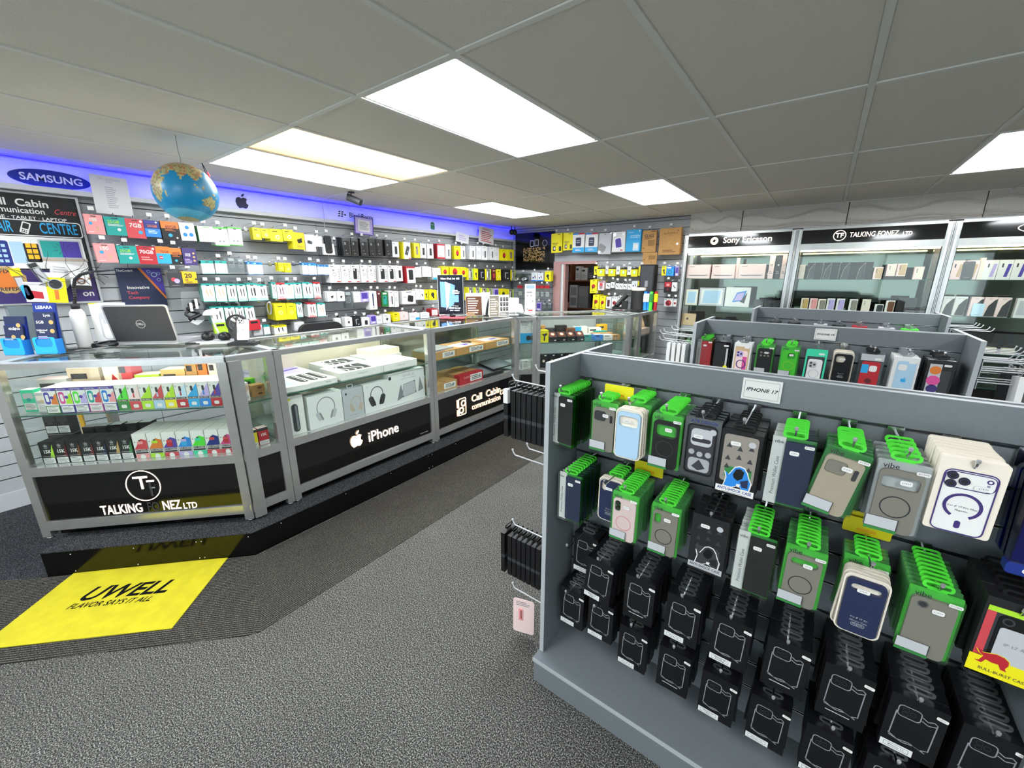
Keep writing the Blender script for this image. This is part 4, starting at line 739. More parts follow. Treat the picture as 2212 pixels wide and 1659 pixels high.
g2(7,boxed(BAGM,lambda b,y:(b.rect(-.045,.045,-.045,-.012,y,'lgrey'),b.prism(rr(0,-.12,.074,.14,.012,3),y-.0006,y+.002,'red'),b.rect(-.036,-.008,-.11,-.065,y-.001,'cyan'),b.prism(rr(.010,-.085,.030,.032,.009,3),y-.0012,y,'white'),b.face(circ(0,-.15,.014,12),y-.0012,'maroon')),w=.096,h=.18,d=.012,clipk='black'),'red case with turquoise tag in clear bag, second gondola')
g2(8,boxed('white',lambda b,y:(b.prism(rr(.003,-.105,.07,.15,.012,3),y-.001,y,'paleblue'),b.rect(-.028,.034,-.178,-.045,y-.0012,'blue' if False else 'paleblue'),b.prism(rr(-.010,-.062,.032,.030,.009,3),y-.0018,y,'white'),apple(b,.003,-.125,.022,y-.0016,'cyan')),w=.094),'pale blue case with fruit emblem in white carton',5)
g2(9,boxed('black',lambda b,y:(b.rect(-.038,.004,-.18,-.03,y,'lgrey'),b.face(circ(-.016,-.060,.020,14),y-.0006,'orange'),b.face(circ(-.016,-.11,.024,14),y-.0006,'magenta'),b.face(circ(-.014,-.15,.020,14),y-.0006,'purple'),b.rect(.006,.038,-.18,-.06,y,'dgrey')),w=.096,d=.024,clipk='black'),'black carton with orange and magenta print, second gondola',5)
for i,(x,m) in enumerate(((-.30,'softblack'),(-.16,'black'),(.02,'lgrey'),(.14,'softblack'),(.27,'red'),(.43,'lgrey'),(.56,'green'))):
    hook(x,4.40-.0085,1.243,ordinal(i)+' chrome prong hook along the third gondola','hooks on the third gondola')
    hangstack(boxed(m if m!='green' else 'green',lambda b,y:b.rect(-.03,.03,-.16,-.05,y,'dgrey')),'%s pack, %s from left on the third gondola'%({'softblack':'charcoal','black':'black','lgrey':'pale grey','red':'red','green':'green'}[m],ordinal(i)),'phone case',x,4.20,1.243,4,.03,'pack behind the %s from left on third gondola'%ordinal(i),'cases on the third gondola')
# end hooks of the second and third gondola
for (gx,s,yy,zz,gl) in ((-.6135,-1,(2.76,2.84,3.02,3.12),(1.243,1.20),'left end of the second'),(.6165,1,(2.74,2.80,2.86,3.02,3.08,3.14,3.2),(1.243,1.20,1.145),'right end of the second'),(.7535,1,(4.20,4.30,4.45,4.55,4.63),(1.243,),'right end of the third')):
    for iz,z in enumerate(zz):
        for iy,y in enumerate(yy): endhook(y,z,'%s prong hook back, %s row, on %s gondola'%(ordinal(iy),ordinal(iz),gl),'prong hooks on the '+gl+' gondola',gx,s)
b=MB(); b.box(-.045,.045,-.022,0,-.19,-.012,'white'); b.lines(-.03,.03,-.15,-.06,6,-.0226,'inkgrey'); WB=b.mesh('carton')
def wbox(x,y,z,label,group,s,m=None,roll=0):
    T=thing('hanging_carton',label,'carton',(x,y,z),0,group,rot=(0,roll,s*PI/2)); link('carton',m or WB,T); link('hang_clip',CL['clear'],T,(0,-.01,0)); return T
b=MB(); b.box(-.048,.048,-.022,0,-.20,-.012,'boxblack'); b.lines(-.03,.03,-.15,-.06,4,-.0226,'dgrey'); KB=b.mesh('carton')
for i in range(3): wbox(.74+.035*i,2.74,1.20,'white printed carton, %s out along right end of second gondola'%ordinal(i),'cartons on the right end of the second gondola',1,roll=.12)
for i in range(3): wbox(.76+.035*i,2.95,1.20,'black carton, %s out along right end of second gondola'%ordinal(i),'cartons on the right end of the second gondola',1,KB)
for i in range(4): wbox(-.66-.032*i,2.80,1.20,'white carton, %s out along left end of second gondola'%ordinal(i),'cartons on the left end of the second gondola',-1)
b=MB(); b.box(-.045,.045,-.012,0,-.19,-.012,PL); b.box(-.045,.045,-.0135,-.012,-.045,-.012,'green'); GRB=b.mesh('carton')
for i in range(3): wbox(-.64-.03*i,3.02,1.20,'clear green-topped pack, %s out along left end of second gondola'%ordinal(i),'cartons on the left end of the second gondola',-1,GRB)
# ================================================================ GOODS ON THE SLATTED WALLS
class PK:
    """one hanging pack; face marks given in 0..1 across (u) and up (v)"""
    def __init__(s,w,h,d): s.w,s.h,s.d,s.k,s.b=w,h,d,1,MB()
    def body(s,m,u0=0,u1=1,v0=0,v1=1,d0=0,d1=1): s.b.box(-s.w/2+u0*s.w,-s.w/2+u1*s.w,-s.d*d1,-s.d*d0,-s.h+v0*s.h,-s.h+v1*s.h,m); return s
    def y(s): s.k+=1; return -s.d-.0003*s.k
    def r(s,u0,u1,v0,v1,m): s.b.rect(-s.w/2+u0*s.w,-s.w/2+u1*s.w,-s.h+v0*s.h,-s.h+v1*s.h,s.y(),m); return s
    def c(s,u,v,r,m,n=12): s.b.face(circ(-s.w/2+u*s.w,-s.h+v*s.h,r*s.w,n),s.y(),m); return s
    def o(s,u,v,r,t,m): y=s.y(); s.b.loop(circ(-s.w/2+u*s.w,-s.h+v*s.h,r*s.w,14),circ(-s.w/2+u*s.w,-s.h+v*s.h,(r-t)*s.w,14),y,y+.0002,m); return s
    def ph(s,u,v,w,h,m,rot=0):
        P=rr(0,0,w*s.w,h*s.h,.18*w*s.w,3); ca,sa=math.cos(rot),math.sin(rot); s.b.face([(-s.w/2+u*s.w+x*ca-z*sa,-s.h+v*s.h+x*sa+z*ca) for x,z in P],s.y(),m); return s
    def t(s,body,u,v,sz,m,**k): k.setdefault('res',2); s.b.text(body,sz*s.w,-s.w/2+u*s.w,-s.h+v*s.h,s.y(),m,**k); return s
    def ln(s,u0,u1,v0,v1,n,m): s.b.lines(-s.w/2+u0*s.w,-s.w/2+u1*s.w,-s.h+v0*s.h,-s.h+v1*s.h,n,s.y(),m); return s
    def cable(s,u,m,lean=.03):
        for k in (0,1):
            uu=u+k*.3; s.b.face([(-s.w/2+(uu+lean-.035)*s.w,-s.h+.30*s.h),(-s.w/2+(uu+lean+.035)*s.w,-s.h+.30*s.h),(-s.w/2+(uu+.055)*s.w,-s.h+.62*s.h),(-s.w/2+(uu+.03)*s.w,-s.h+.76*s.h),(-s.w/2+(uu-.03)*s.w,-s.h+.76*s.h),(-s.w/2+(uu-.055)*s.w,-s.h+.62*s.h)],s.y(),m)
        return s
def hdr(k,m,v=.88): k.body(m,v0=v,d1=1.02).body(m,0,1,0,.04,d1=1.01); k.b.box(-.012,.012,-k.d-.001,-k.d-.0006,-.12*k.h,-.07*k.h,'ink'); return k
c('tealside','#86b9ae',.5)
ST={ # style: (words, depth, painter)
'pink':('pale pink SIM card pack',.012,lambda k:k.body('pink').r(.35,.65,.9,.94,'ink').t('100',.45,.74,.30,'paper',bold=.02).c(.3,.55,.1,'cyan').t('3',.62,.28,.42,'tan',bold=.02).ln(.1,.5,.08,.14,1,'paper')),
'teal':('teal SIM card pack',.012,lambda k:k.body('teal').r(.35,.65,.9,.94,'ink').t('25GB',.4,.72,.24,'lime',bold=.01).ln(.12,.85,.5,.62,3,'paper').c(.6,.32,.09,'paper')),
'red7':('coral SIM pack marked 7GB',.012,lambda k:k.body('pinkred').r(.35,.65,.9,.94,'ink').t('7GB',.5,.66,.36,'paper',bold=.02).c(.82,.9,.08,'paper').c(.72,.32,.12,'cyan')),
'blue25':('blue SIM pack with orange figures',.012,lambda k:k.body('dkblue').r(0,1,0,.5,'blue').r(.1,.9,.86,.93,'violet').t('25GB',.5,.66,.28,'orange',bold=.015).c(.8,.9,.07,'paper').ln(.2,.8,.2,.45,3,'sky')),
'orange':('orange and black SIM pack',.012,lambda k:k.body('softblack').r(0,1,.62,1,'orange').t('60GB',.55,.70,.27,'maroon',bold=.02).ln(.2,.8,.48,.58,2,'orange').c(.45,.25,.12,'cyan').c(.82,.12,.06,'paper')),
'orange75':('orange and blue SIM pack',.012,lambda k:k.body('cyan').r(0,1,.6,1,'orange').t('75GB',.6,.7,.26,'maroon',bold=.02).c(.3,.35,.15,'red').r(.2,.42,.33,.37,'paper')),
'red70':('dark red SIM pack marked 70GB',.012,lambda k:k.body('red').r(.35,.65,.9,.94,'ink').t('70GB',.5,.68,.30,'paper',bold=.02).c(.85,.88,.07,'paper').ln(.2,.75,.2,.45,2,'pink')),
'navy':('navy SIM pack with gold dots',.012,lambda k:k.body('purple').t('20GB\n60GB',.36,.62,.17,'paper',bold=.01).c(.8,.72,.09,'gold').c(.8,.5,.09,'gold').c(.8,.28,.09,'gold').ln(.1,.6,.1,.4,3,'lilac')),
'blob':('white SIM pack with blue blobs',.012,lambda k:k.body('white').c(.5,.74,.14,'blue').c(.3,.34,.15,'blue').c(.7,.34,.15,'blue').r(.44,.56,.84,.92,'sky')),
'whitegreen':('white plug pack with green edge',.030,lambda k:k.body('white').body('dkgreen',0,.0,0,1).body('dkgreen',-.01,.04,0,1,d1=.99).o(.55,.55,.16,.02,'inkgrey').r(.48,.62,.42,.5,'lgrey').ln(.2,.8,.1,.25,2,'inkfaint').r(.3,.7,.92,.96,'green')),
'greentop':('white power bank with green top',.030,lambda k:hdr(k.body('white'),'green',.93).ph(.5,.62,.7,.12,'lgrey',.15).ph(.5,.5,.7,.12,'inkfaint',.15).c(.35,.25,.08,'inkgrey').c(.62,.25,.08,'inkgrey').ln(.15,.85,.05,.15,2,'inkfaint')),
'tealtop':('white adaptor pack with teal header',.030,lambda k:hdr(k.body('white'),'teal',.80).o(.5,.42,.16,.02,'inkfaint').ln(.15,.8,.62,.74,2,'inkfaint')),
'bluetop':('white earphone pack with blue header',.030,lambda k:hdr(k.body('white'),'blue',.80).o(.5,.4,.2,.025,'lgrey').ln(.2,.8,.1,.18,1,'inkfaint').r(.1,.3,.86,.92,'sky')),
'bag':('clear bag with coiled lead',.018,lambda k:(k.body(BAGM),k.b.tube([(.28*k.w*math.cos(a*.55),-.5*k.d,-k.h*.6+.28*k.w*math.sin(a*.55)+.0016*a) for a in range(26)],.0028,'lgrey',5),k.body('white',.2,.8,.82,1,.4,.6))),
'greycard':('grey SIM pack with two circles',.010,lambda k:k.body('dgrey').c(.38,.55,.17,'pinkred').c(.6,.45,.2,'lilac').ln(.2,.8,.12,.2,2,'inkgrey')),
'yellow20':('yellow SIM pack marked 20GB',.012,lambda k:k.body('amber').r(0,1,0,.22,'softblack').t('20',.42,.72,.5,'ink',bold=.03).t('GB',.25,.45,.2,'ink',bold=.02).ln(.2,.8,.26,.36,1,'ink').c(.92,.5,.08,'ink')),
'cable':('white cable pack with teal header',.030,lambda k:hdr(k.body('tealside').r(.03,.97,.04,.93,'white'),'teal',.93).cable(.38,'ink').ln(.1,.9,.08,.2,2,'mint').ln(.2,.5,.82,.88,1,'inkfaint')),
'cabletan':('white and grey braided cable pack',.030,lambda k:hdr(k.body('tealside').r(.03,.97,.04,.93,'white'),'teal',.93).cable(.35,'tan',.12).ln(.1,.9,.08,.2,2,'inkfaint')),
'cablered':('white cable pack with red header',.030,lambda k:hdr(k.body('white'),'red',.91).cable(.38,'maroon').ln(.1,.9,.04,.18,2,'pinkred')),
'yelsq':('small yellow adaptor box',.035,lambda k:k.body('yellow').o(.58,.35,.17,.05,'paper').r(.2,.6,.78,.84,'ink').ln(.15,.7,.6,.7,2,'amber')),
'yelbig':('yellow cable box',.040,lambda k:k.body('yellow').o(.5,.45,.16,.03,'paper').r(.3,.7,.80,.84,'ink').c(.25,.15,.04,'amber').c(.5,.15,.04,'amber').c(.75,.15,.04,'amber')),
'yelplug':('amber plug box',.035,lambda k:k.body('yellow').r(.3,1,0,1,'amber').ph(.6,.5,.4,.24,'softblack',.3).r(.68,.8,.58,.68,'dgrey').ln(.35,.9,.12,.2,2,'ink')),
'whiteplug':('white box showing dark plug',.030,lambda k:k.body('white').ph(.45,.55,.5,.2,'dgrey',-.2).r(.55,.8,.56,.60,'inkgrey').ln(.1,.5,.12,.3,3,'inkfaint')),
'plain':('plain white pack',.020,lambda k:k.body('white').ln(.15,.8,.35,.65,3,'inkfaint').r(.3,.7,.9,.93,'inkgrey')),
'blackcase':('black case over white card',.012,lambda k:(k.body('white',0,1,0,.55),k.b.prism(rr(-.004,-.5*k.h,.6*k.w,.86*k.h,.02,4),-.024,-.012,'softblack'),k.b.loop(rr(-.004,-.42*k.h,.56*k.w,.78*k.h,.018,4),rr(-.004,-.42*k.h,.5*k.w,.72*k.h,.016,4),-.0245,-.024,'dgrey'))),
'clear':('dark clear phone case blister',.034,lambda k:k.body('dgrey',d1=.55).body(PH).ph(.5,.46,.62,.72,'softblack').ph(.32,.68,.2,.14,'grey').c(.36,.3,.05,'inkgrey').r(.3,.6,.12,.15,'grey')),
'blackphone':('white box with small black phone',.022,lambda k:k.body('white').ph(.55,.45,.36,.5,'softblack').r(.46,.62,.58,.63,'dgrey').ln(.15,.5,.85,.92,1,'inkgrey')),
'blackphone2':('white box with big black case',.030,lambda k:k.body('white').ph(.45,.50,.46,.6,'softblack').ph(.36,.72,.16,.1,'paper').ln(.76,.95,.2,.8,6,'inkgrey').r(.1,.4,.9,.94,'ink').r(.6,.95,.03,.09,'red')),
'ring':('white box with ring outline',.030,lambda k:k.body('white').ph(.42,.5,.48,.62,'lgrey').ph(.42,.5,.43,.57,'paper').ph(.36,.7,.2,.1,'inkgrey').o(.42,.46,.16,.03,'ink').ln(.76,.95,.2,.8,6,'inkgrey').r(.1,.4,.9,.94,'ink').r(.6,.95,.03,.09,'red')),
'yelwhite':('yellow edged box with dark tablet',.030,lambda k:k.body('yellow').r(.12,1,.0,1,'white').ph(.55,.5,.4,.55,'dgrey',-.35).r(.5,.7,.4,.5,'inkgrey').r(.7,.95,.02,.08,'red')),
'yelphone':('yellow case box',.028,lambda k:k.body('yellow').ph(.5,.5,.44,.66,'amber').ph(.5,.5,.34,.56,'casegrey').ph(.42,.68,.14,.1,'ink')),
'redwhite':('red edged white box',.028,lambda k:k.body('red').r(.08,.95,.10,.9,'white').ph(.5,.52,.4,.44,'palepink').ln(.2,.8,.14,.22,1,'red')),
'plainphone':('slim white box with dark edge',.022,lambda k:k.body('white').ph(.62,.42,.22,.5,'dgrey').ln(.12,.45,.3,.6,3,'inkfaint').r(.2,.7,.88,.92,'inkgrey')),
'yelred':('yellow pack with a red badge',.024,lambda k:k.body('yellow').face if False else k.body('yellow').c(.5,.45,.26,'red').c(.5,.3,.12,'maroon').r(.4,.6,.6,.7,'red').ln(.2,.8,.85,.92,1,'ink')),
'redphone':('orange red box with black phone',.030,lambda k:k.body('red').r(.08,1,0,.95,'white').ph(.52,.5,.5,.62,'softblack').r(0,1,.9,1,'red')),
'whiteblue':('white earphone box with blue foot',.030,lambda k:k.body('white').r(0,1,0,.18,'cyan').o(.5,.6,.16,.03,'inkgrey').o(.5,.45,.2,.02,'lgrey')),
'yelcable':('dark pack with yellow sides',.022,lambda k:k.body('casegrey').body('yellow',-.01,.16,0,1,d1=1.01).body('lime',.84,1.01,0,1,d1=1.01).r(.3,.45,.2,.8,'paper').r(.55,.68,.25,.7,'ink').c(.5,.86,.1,'ink')),
'yelblack':('yellow pack with a black gadget',.022,lambda k:k.body('yellow').c(.48,.55,.22,'ink').ph(.56,.32,.2,.3,'ink',.4).ln(.2,.8,.88,.93,1,'ink')),
'blackwhite':('black pack with a white outline',.022,lambda k:k.body('softblack').r(.3,.4,.2,.75,'lgrey').r(.3,.7,.68,.74,'lgrey').r(.55,.75,.15,.22,'paper')),
'redblack':('dark red gadget pack',.022,lambda k:k.body('maroon').ph(.5,.4,.4,.4,'pinkred').r(.2,.8,.8,.9,'tan')),
'earbud':('small white earbud pack',.024,lambda k:k.body('white').ph(.5,.45,.2,.26,'ink',.5).c(.6,.52,.08,'ink').ln(.2,.7,.78,.88,1,'inkgrey')),
'navybits':('small pack with a navy print',.022,lambda k:k.body('lilac').r(.1,.9,.3,.9,'violet').r(.3,.7,.1,.25,'paper')),
'stylus':('tall white box with stylus',.026,lambda k:k.body('white').r(.42,.58,.2,.85,'navy').c(.5,.12,.09,'ink').c(.5,.12,.05,'paper').r(.44,.56,.85,.9,'cyan')),
'darkred':('dark red case pack',.022,lambda k:k.body('maroon').r(.3,.7,.8,.9,'palepink').r(.1,.9,.1,.7,'darkred')),
'green':('dark green case pack',.022,lambda k:k.body('dkgreen').ph(.5,.45,.6,.6,'teal').r(.2,.8,.84,.94,'paper').c(.4,.6,.12,'ink')),
'blackslab':('white box with black bank',.028,lambda k:k.body('white').ph(.62,.42,.42,.5,'softblack',-.15).r(.1,.3,.5,.6,'inkfaint').r(.3,.7,.9,.94,'ink')),
'coil':('coiled grey lead',.03,lambda k:[k.b.tube([(.4*k.w*math.cos(a*.6)*(1-.012*a),-.4*k.d+.0004*a,-.5*k.h+.45*k.h*math.sin(a*.6)) for a in range(24)],.005,'inkgrey',6)] and k.r(.3,.7,.9,.98,'paper')),
'coilwhite':('pale pack with coiled leads',.022,lambda k:k.body('lgrey').o(.5,.4,.3,.05,'white').o(.5,.4,.2,.04,'inkfaint').r(.1,.9,.8,.95,'paper')),
'yelwhite2':('white pack with yellow header',.024,lambda k:hdr(k.body('white'),'yellow',.8).cable(.35,'ink')),
'gold':('white and gold case pack',.022,lambda k:k.body('palepink').ph(.35,.5,.2,.6,'white').ph(.66,.5,.2,.6,'white').o(.5,.5,.12,.04,'gold')),
'cyanwhite':('pale pack with turquoise corner',.020,lambda k:k.body('white').r(.6,1,0,.35,'cyan').ln(.1,.5,.4,.7,2,'inkfaint')),
'ygl':('yellow tempered glass pack',.012,lambda k:k.body('yellow').t('TEMPERED\nGLASS',.36,.45,.125,'ink',bold=.015).ph(.28,.22,.26,.24,'ink').ph(.82,.20,.22,.24,'ink').ph(.30,.22,.14,.14,'paper').r(.6,.85,.92,.95,'ink')),
'bluescreen':('white protector pack with blue foot',.012,lambda k:k.body('white').r(0,1,0,.26,'cyan').r(0,1,.93,1,'blue').r(.5,1,.93,1,'red').ph(.5,.55,.46,.46,'dgrey').ph(.5,.55,.4,.4,'navy').r(.34,.62,.5,.53,'lgrey').r(.34,.62,.6,.63,'lgrey').ln(.25,.75,.08,.2,2,'paper')),
'puck':('pale pack printed with grey puck',.014,lambda k:k.body('lgrey').ph(.28,.30,.6,.34,'casegrey',-.5).ph(.30,.32,.5,.26,'inkgrey',-.5).c(.1,.1,.12,'silver').r(.45,.55,.93,.96,'ink')),
'bigphone':('silver pack showing a blue phone',.014,lambda k:k.body('white').ph(.48,.45,.5,.5,'steel',.15).ph(.48,.45,.44,.45,'violet',.15).c(.15,.85,.12,'silver').c(.85,.87,.1,'silver').r(.66,.85,.06,.11,'red')),
'cyan':('bright blue protector pack',.014,lambda k:k.body('cyan').t('COZY',.62,.68,.24,'sky',bold=.02).r(.5,.9,.05,.4,'sky').ph(.7,.24,.24,.2,'paper',.2).r(.0,1,.54,.56,'blue').c(.88,.93,.05,'paper').ln(.1,.6,.85,.9,1,'sky')),
'kraft':('brown kraft pack lettered GLASS',.014,lambda k:k.body('kraft').t('GLASS',.5,.74,.30,'ink',bold=.02,wx=.8).r(.42,.9,.28,.56,'kraftdark').ln(.15,.8,.6,.66,1,'brown').c(.12,.2,.06,'kraftdark').r(.62,.95,.93,.97,'brown')),
'kraft2':('lower kraft pack without big lettering',.014,lambda k:k.body('kraft').r(.42,.9,.40,.75,'kraftdark').c(.12,.4,.06,'kraftdark').c(.62,.16,.05,'kraftdark')),
'kraftpro':('large kraft pack with thin lettering',.016,lambda k:k.body('kraft').t('GLASSPRO',.5,.80,.145,'brown').r(.2,.8,.72,.725,'brown').ln(.2,.8,.08,.2,2,'brown').c(.85,.9,.03,'brown').c(.86,.4,.06,'paper')),
'glasses':('clear bag with black white headset',.02,lambda k:k.body(BAGM).ph(.35,.55,.6,.3,'ink',.4).ph(.6,.3,.6,.3,'white',.1).ph(.55,.32,.4,.14,'ink',.1)),
'blueear':('white and blue earbud pack',.022,lambda k:k.body('white').r(0,1,0,.12,'blue').c(.3,.4,.13,'dkblue').ph(.62,.5,.14,.36,'navy',.2).ln(.2,.8,.8,.9,1,'cyan')),
'redbag':('clear bag with red header card',.018,lambda k:k.body(BAGM).body('red',0,1,.76,1,.2,1.02).body('paper',.2,.9,.05,.45,.3,.9).ln(.3,.8,.15,.35,2,'inkgrey')),
'yelfan':('yellow tub pack of earphones',.034,lambda k:k.body('yellow').body('softblack',0,1,.86,1,.2,1.01).ph(.5,.5,.5,.5,'lime').ph(.5,.52,.24,.36,'paper').ln(.2,.8,.05,.14,1,'amber')),
'yelkraft':('yellow pack with tan diamond',.022,lambda k:k.body('yellow').c(.5,.6,.3,'tan',4).ln(.2,.8,.1,.3,2,'ink')),
'bluehead':('blue headphone box',.034,lambda k:k.body('blue').r(.1,.9,.1,.7,'cyan').o(.5,.4,.24,.06,'navy').r(.1,.6,.8,.93,'paper')),
'yelrose':('yellow box with red rose print',.034,lambda k:k.body('yellow').c(.5,.52,.28,'red').c(.4,.42,.14,'maroon').r(.30,.36,.2,.5,'maroon').ln(.2,.8,.08,.16,1,'ink').r(.35,.65,.9,.94,'ink')),
'redphone2':('pale red phone mount pack',.022,lambda k:k.body('palepink').ph(.5,.5,.5,.6,'pinkred').ph(.5,.3,.4,.3,'inkgrey').r(.1,.9,.85,.95,'maroon')),
'bud':('small white black-earphone pack',.02,lambda k:k.body('white').r(0,1,.88,1,'softblack').c(.38,.5,.13,'ink').c(.64,.38,.13,'ink').ph(.5,.45,.08,.4,'ink',.5)),
'redbits':('red and black gadget pack',.02,lambda k:k.body('softblack').r(.05,.95,.5,.95,'red').c(.5,.3,.2,'maroon').r(.3,.7,.6,.8,'pink')),
'darkstick':('white frame pack with dark sticks',.02,lambda k:k.body('white').r(.25,.75,.15,.75,'darkred').r(.36,.44,.2,.7,'ink').r(.56,.64,.2,.7,'maroon').ln(.2,.8,.86,.92,1,'ink')),
'redlion':('white pack with red badge',.02,lambda k:k.body('white').c(.5,.45,.34,'red').c(.46,.45,.22,'maroon').c(.6,.5,.1,'pinkred').r(.1,.3,.88,.95,'ink').r(.5,.9,.88,.93,'inkgrey')),
}
PMC={}
def pmesh(st,w,h):
    k=(st,round(w,2),round(h,2))
    if k not in PMC:
        kk=PK(w,h,ST[st][1]); ST[st][2](kk); PMC[k]=kk.b.mesh(st)
    return PMC[k]
b=MB(); b.box(-.014,.014,-.006,-.0005,-.035,.008,'chrome'); b.tube([(0,-.004,0),(0,-.185,.004),(0,-.200,.016)],.0028,'chrome',6); b.tube([(0,-.004,.03),(0,-.20,.034)],.0022,'chrome',5); b.box(-.016,.016,-.2015,-.200,.018,.044,'paper'); HT=b.mesh('hook')
b=MB(); b.box(-.014,.014,-.006,-.0005,-.035,.008,'chrome'); b.tube([(0,-.004,0),(0,-.185,.004),(0,-.198,.016)],.0028,'chrome',6); HP=b.mesh('hook')
used={}
def wallgoods(rows,where,pos,rz,back):
    cnt={}
    for rn,items in rows:
        for (u,zt,w,h,st,n) in items:
            i=cnt.get(rn,0); cnt[rn]=i+1; words,d,_=ST[st]
            nm='coiled_lead' if st=='coil' else 'sim_card_pack' if 'SIM' in words else 'cable_pack' if st.startswith('cable') or st.startswith('yelcable') else 'adaptor_box' if st in('yelsq','yelbig','yelplug','tealtop','whiteplug') else 'case_box' if any(q in st for q in('phone','case','clear','ring','plain')) else 'earphone_pack' if any(q in st for q in('ear','bud','bluetop','whiteblue','fan')) else 'glass_pack' if st in('ygl','bluescreen','puck','cyan','kraft','kraft2','kraftpro') else 'gadget_pack'
            me=pmesh(st,w*.98,h)
            lab='%s, %s in the %s, %s'%(words,ordinal(i),rn,where)
            cat='SIM pack' if 'SIM' in words else 'pack'
            rg=random.uniform(-.04,.04)
            tag(link(nm,me,None,pos(u,zt,0),(0,random.uniform(-.03,.03),rz+rg)),lab,cat,'packs hanging on the '+where)
            step=d*1.02+.004
            for k in range(1,n):
                if step*k+d>.185: break
                tag(link(nm,me,None,pos(u,zt+.002*k,step*k),(0,random.uniform(-.03,.03),rz+random.uniform(-.03,.03))),'%s pack back behind the %s in the %s, %s'%(ordinal(k),ordinal(i),rn,where),cat,'packs hanging on the '+where)
            tag(link('display_hook',HT if (i*7+len(rn))%3 else HP,None,pos(u,zt+.012,back),(0,0,rz)),'chrome hook holding the %s pack in the %s, %s'%(ordinal(i),rn,where),'hook','hooks on the '+where)
wallgoods(LEFT,'left wall',lambda u,z,s:(-4.22-s,u,z),PI/2,.1995)
wallgoods(BACK,'back wall',lambda u,z,s:(u,5.72+s,z),0,.1795)
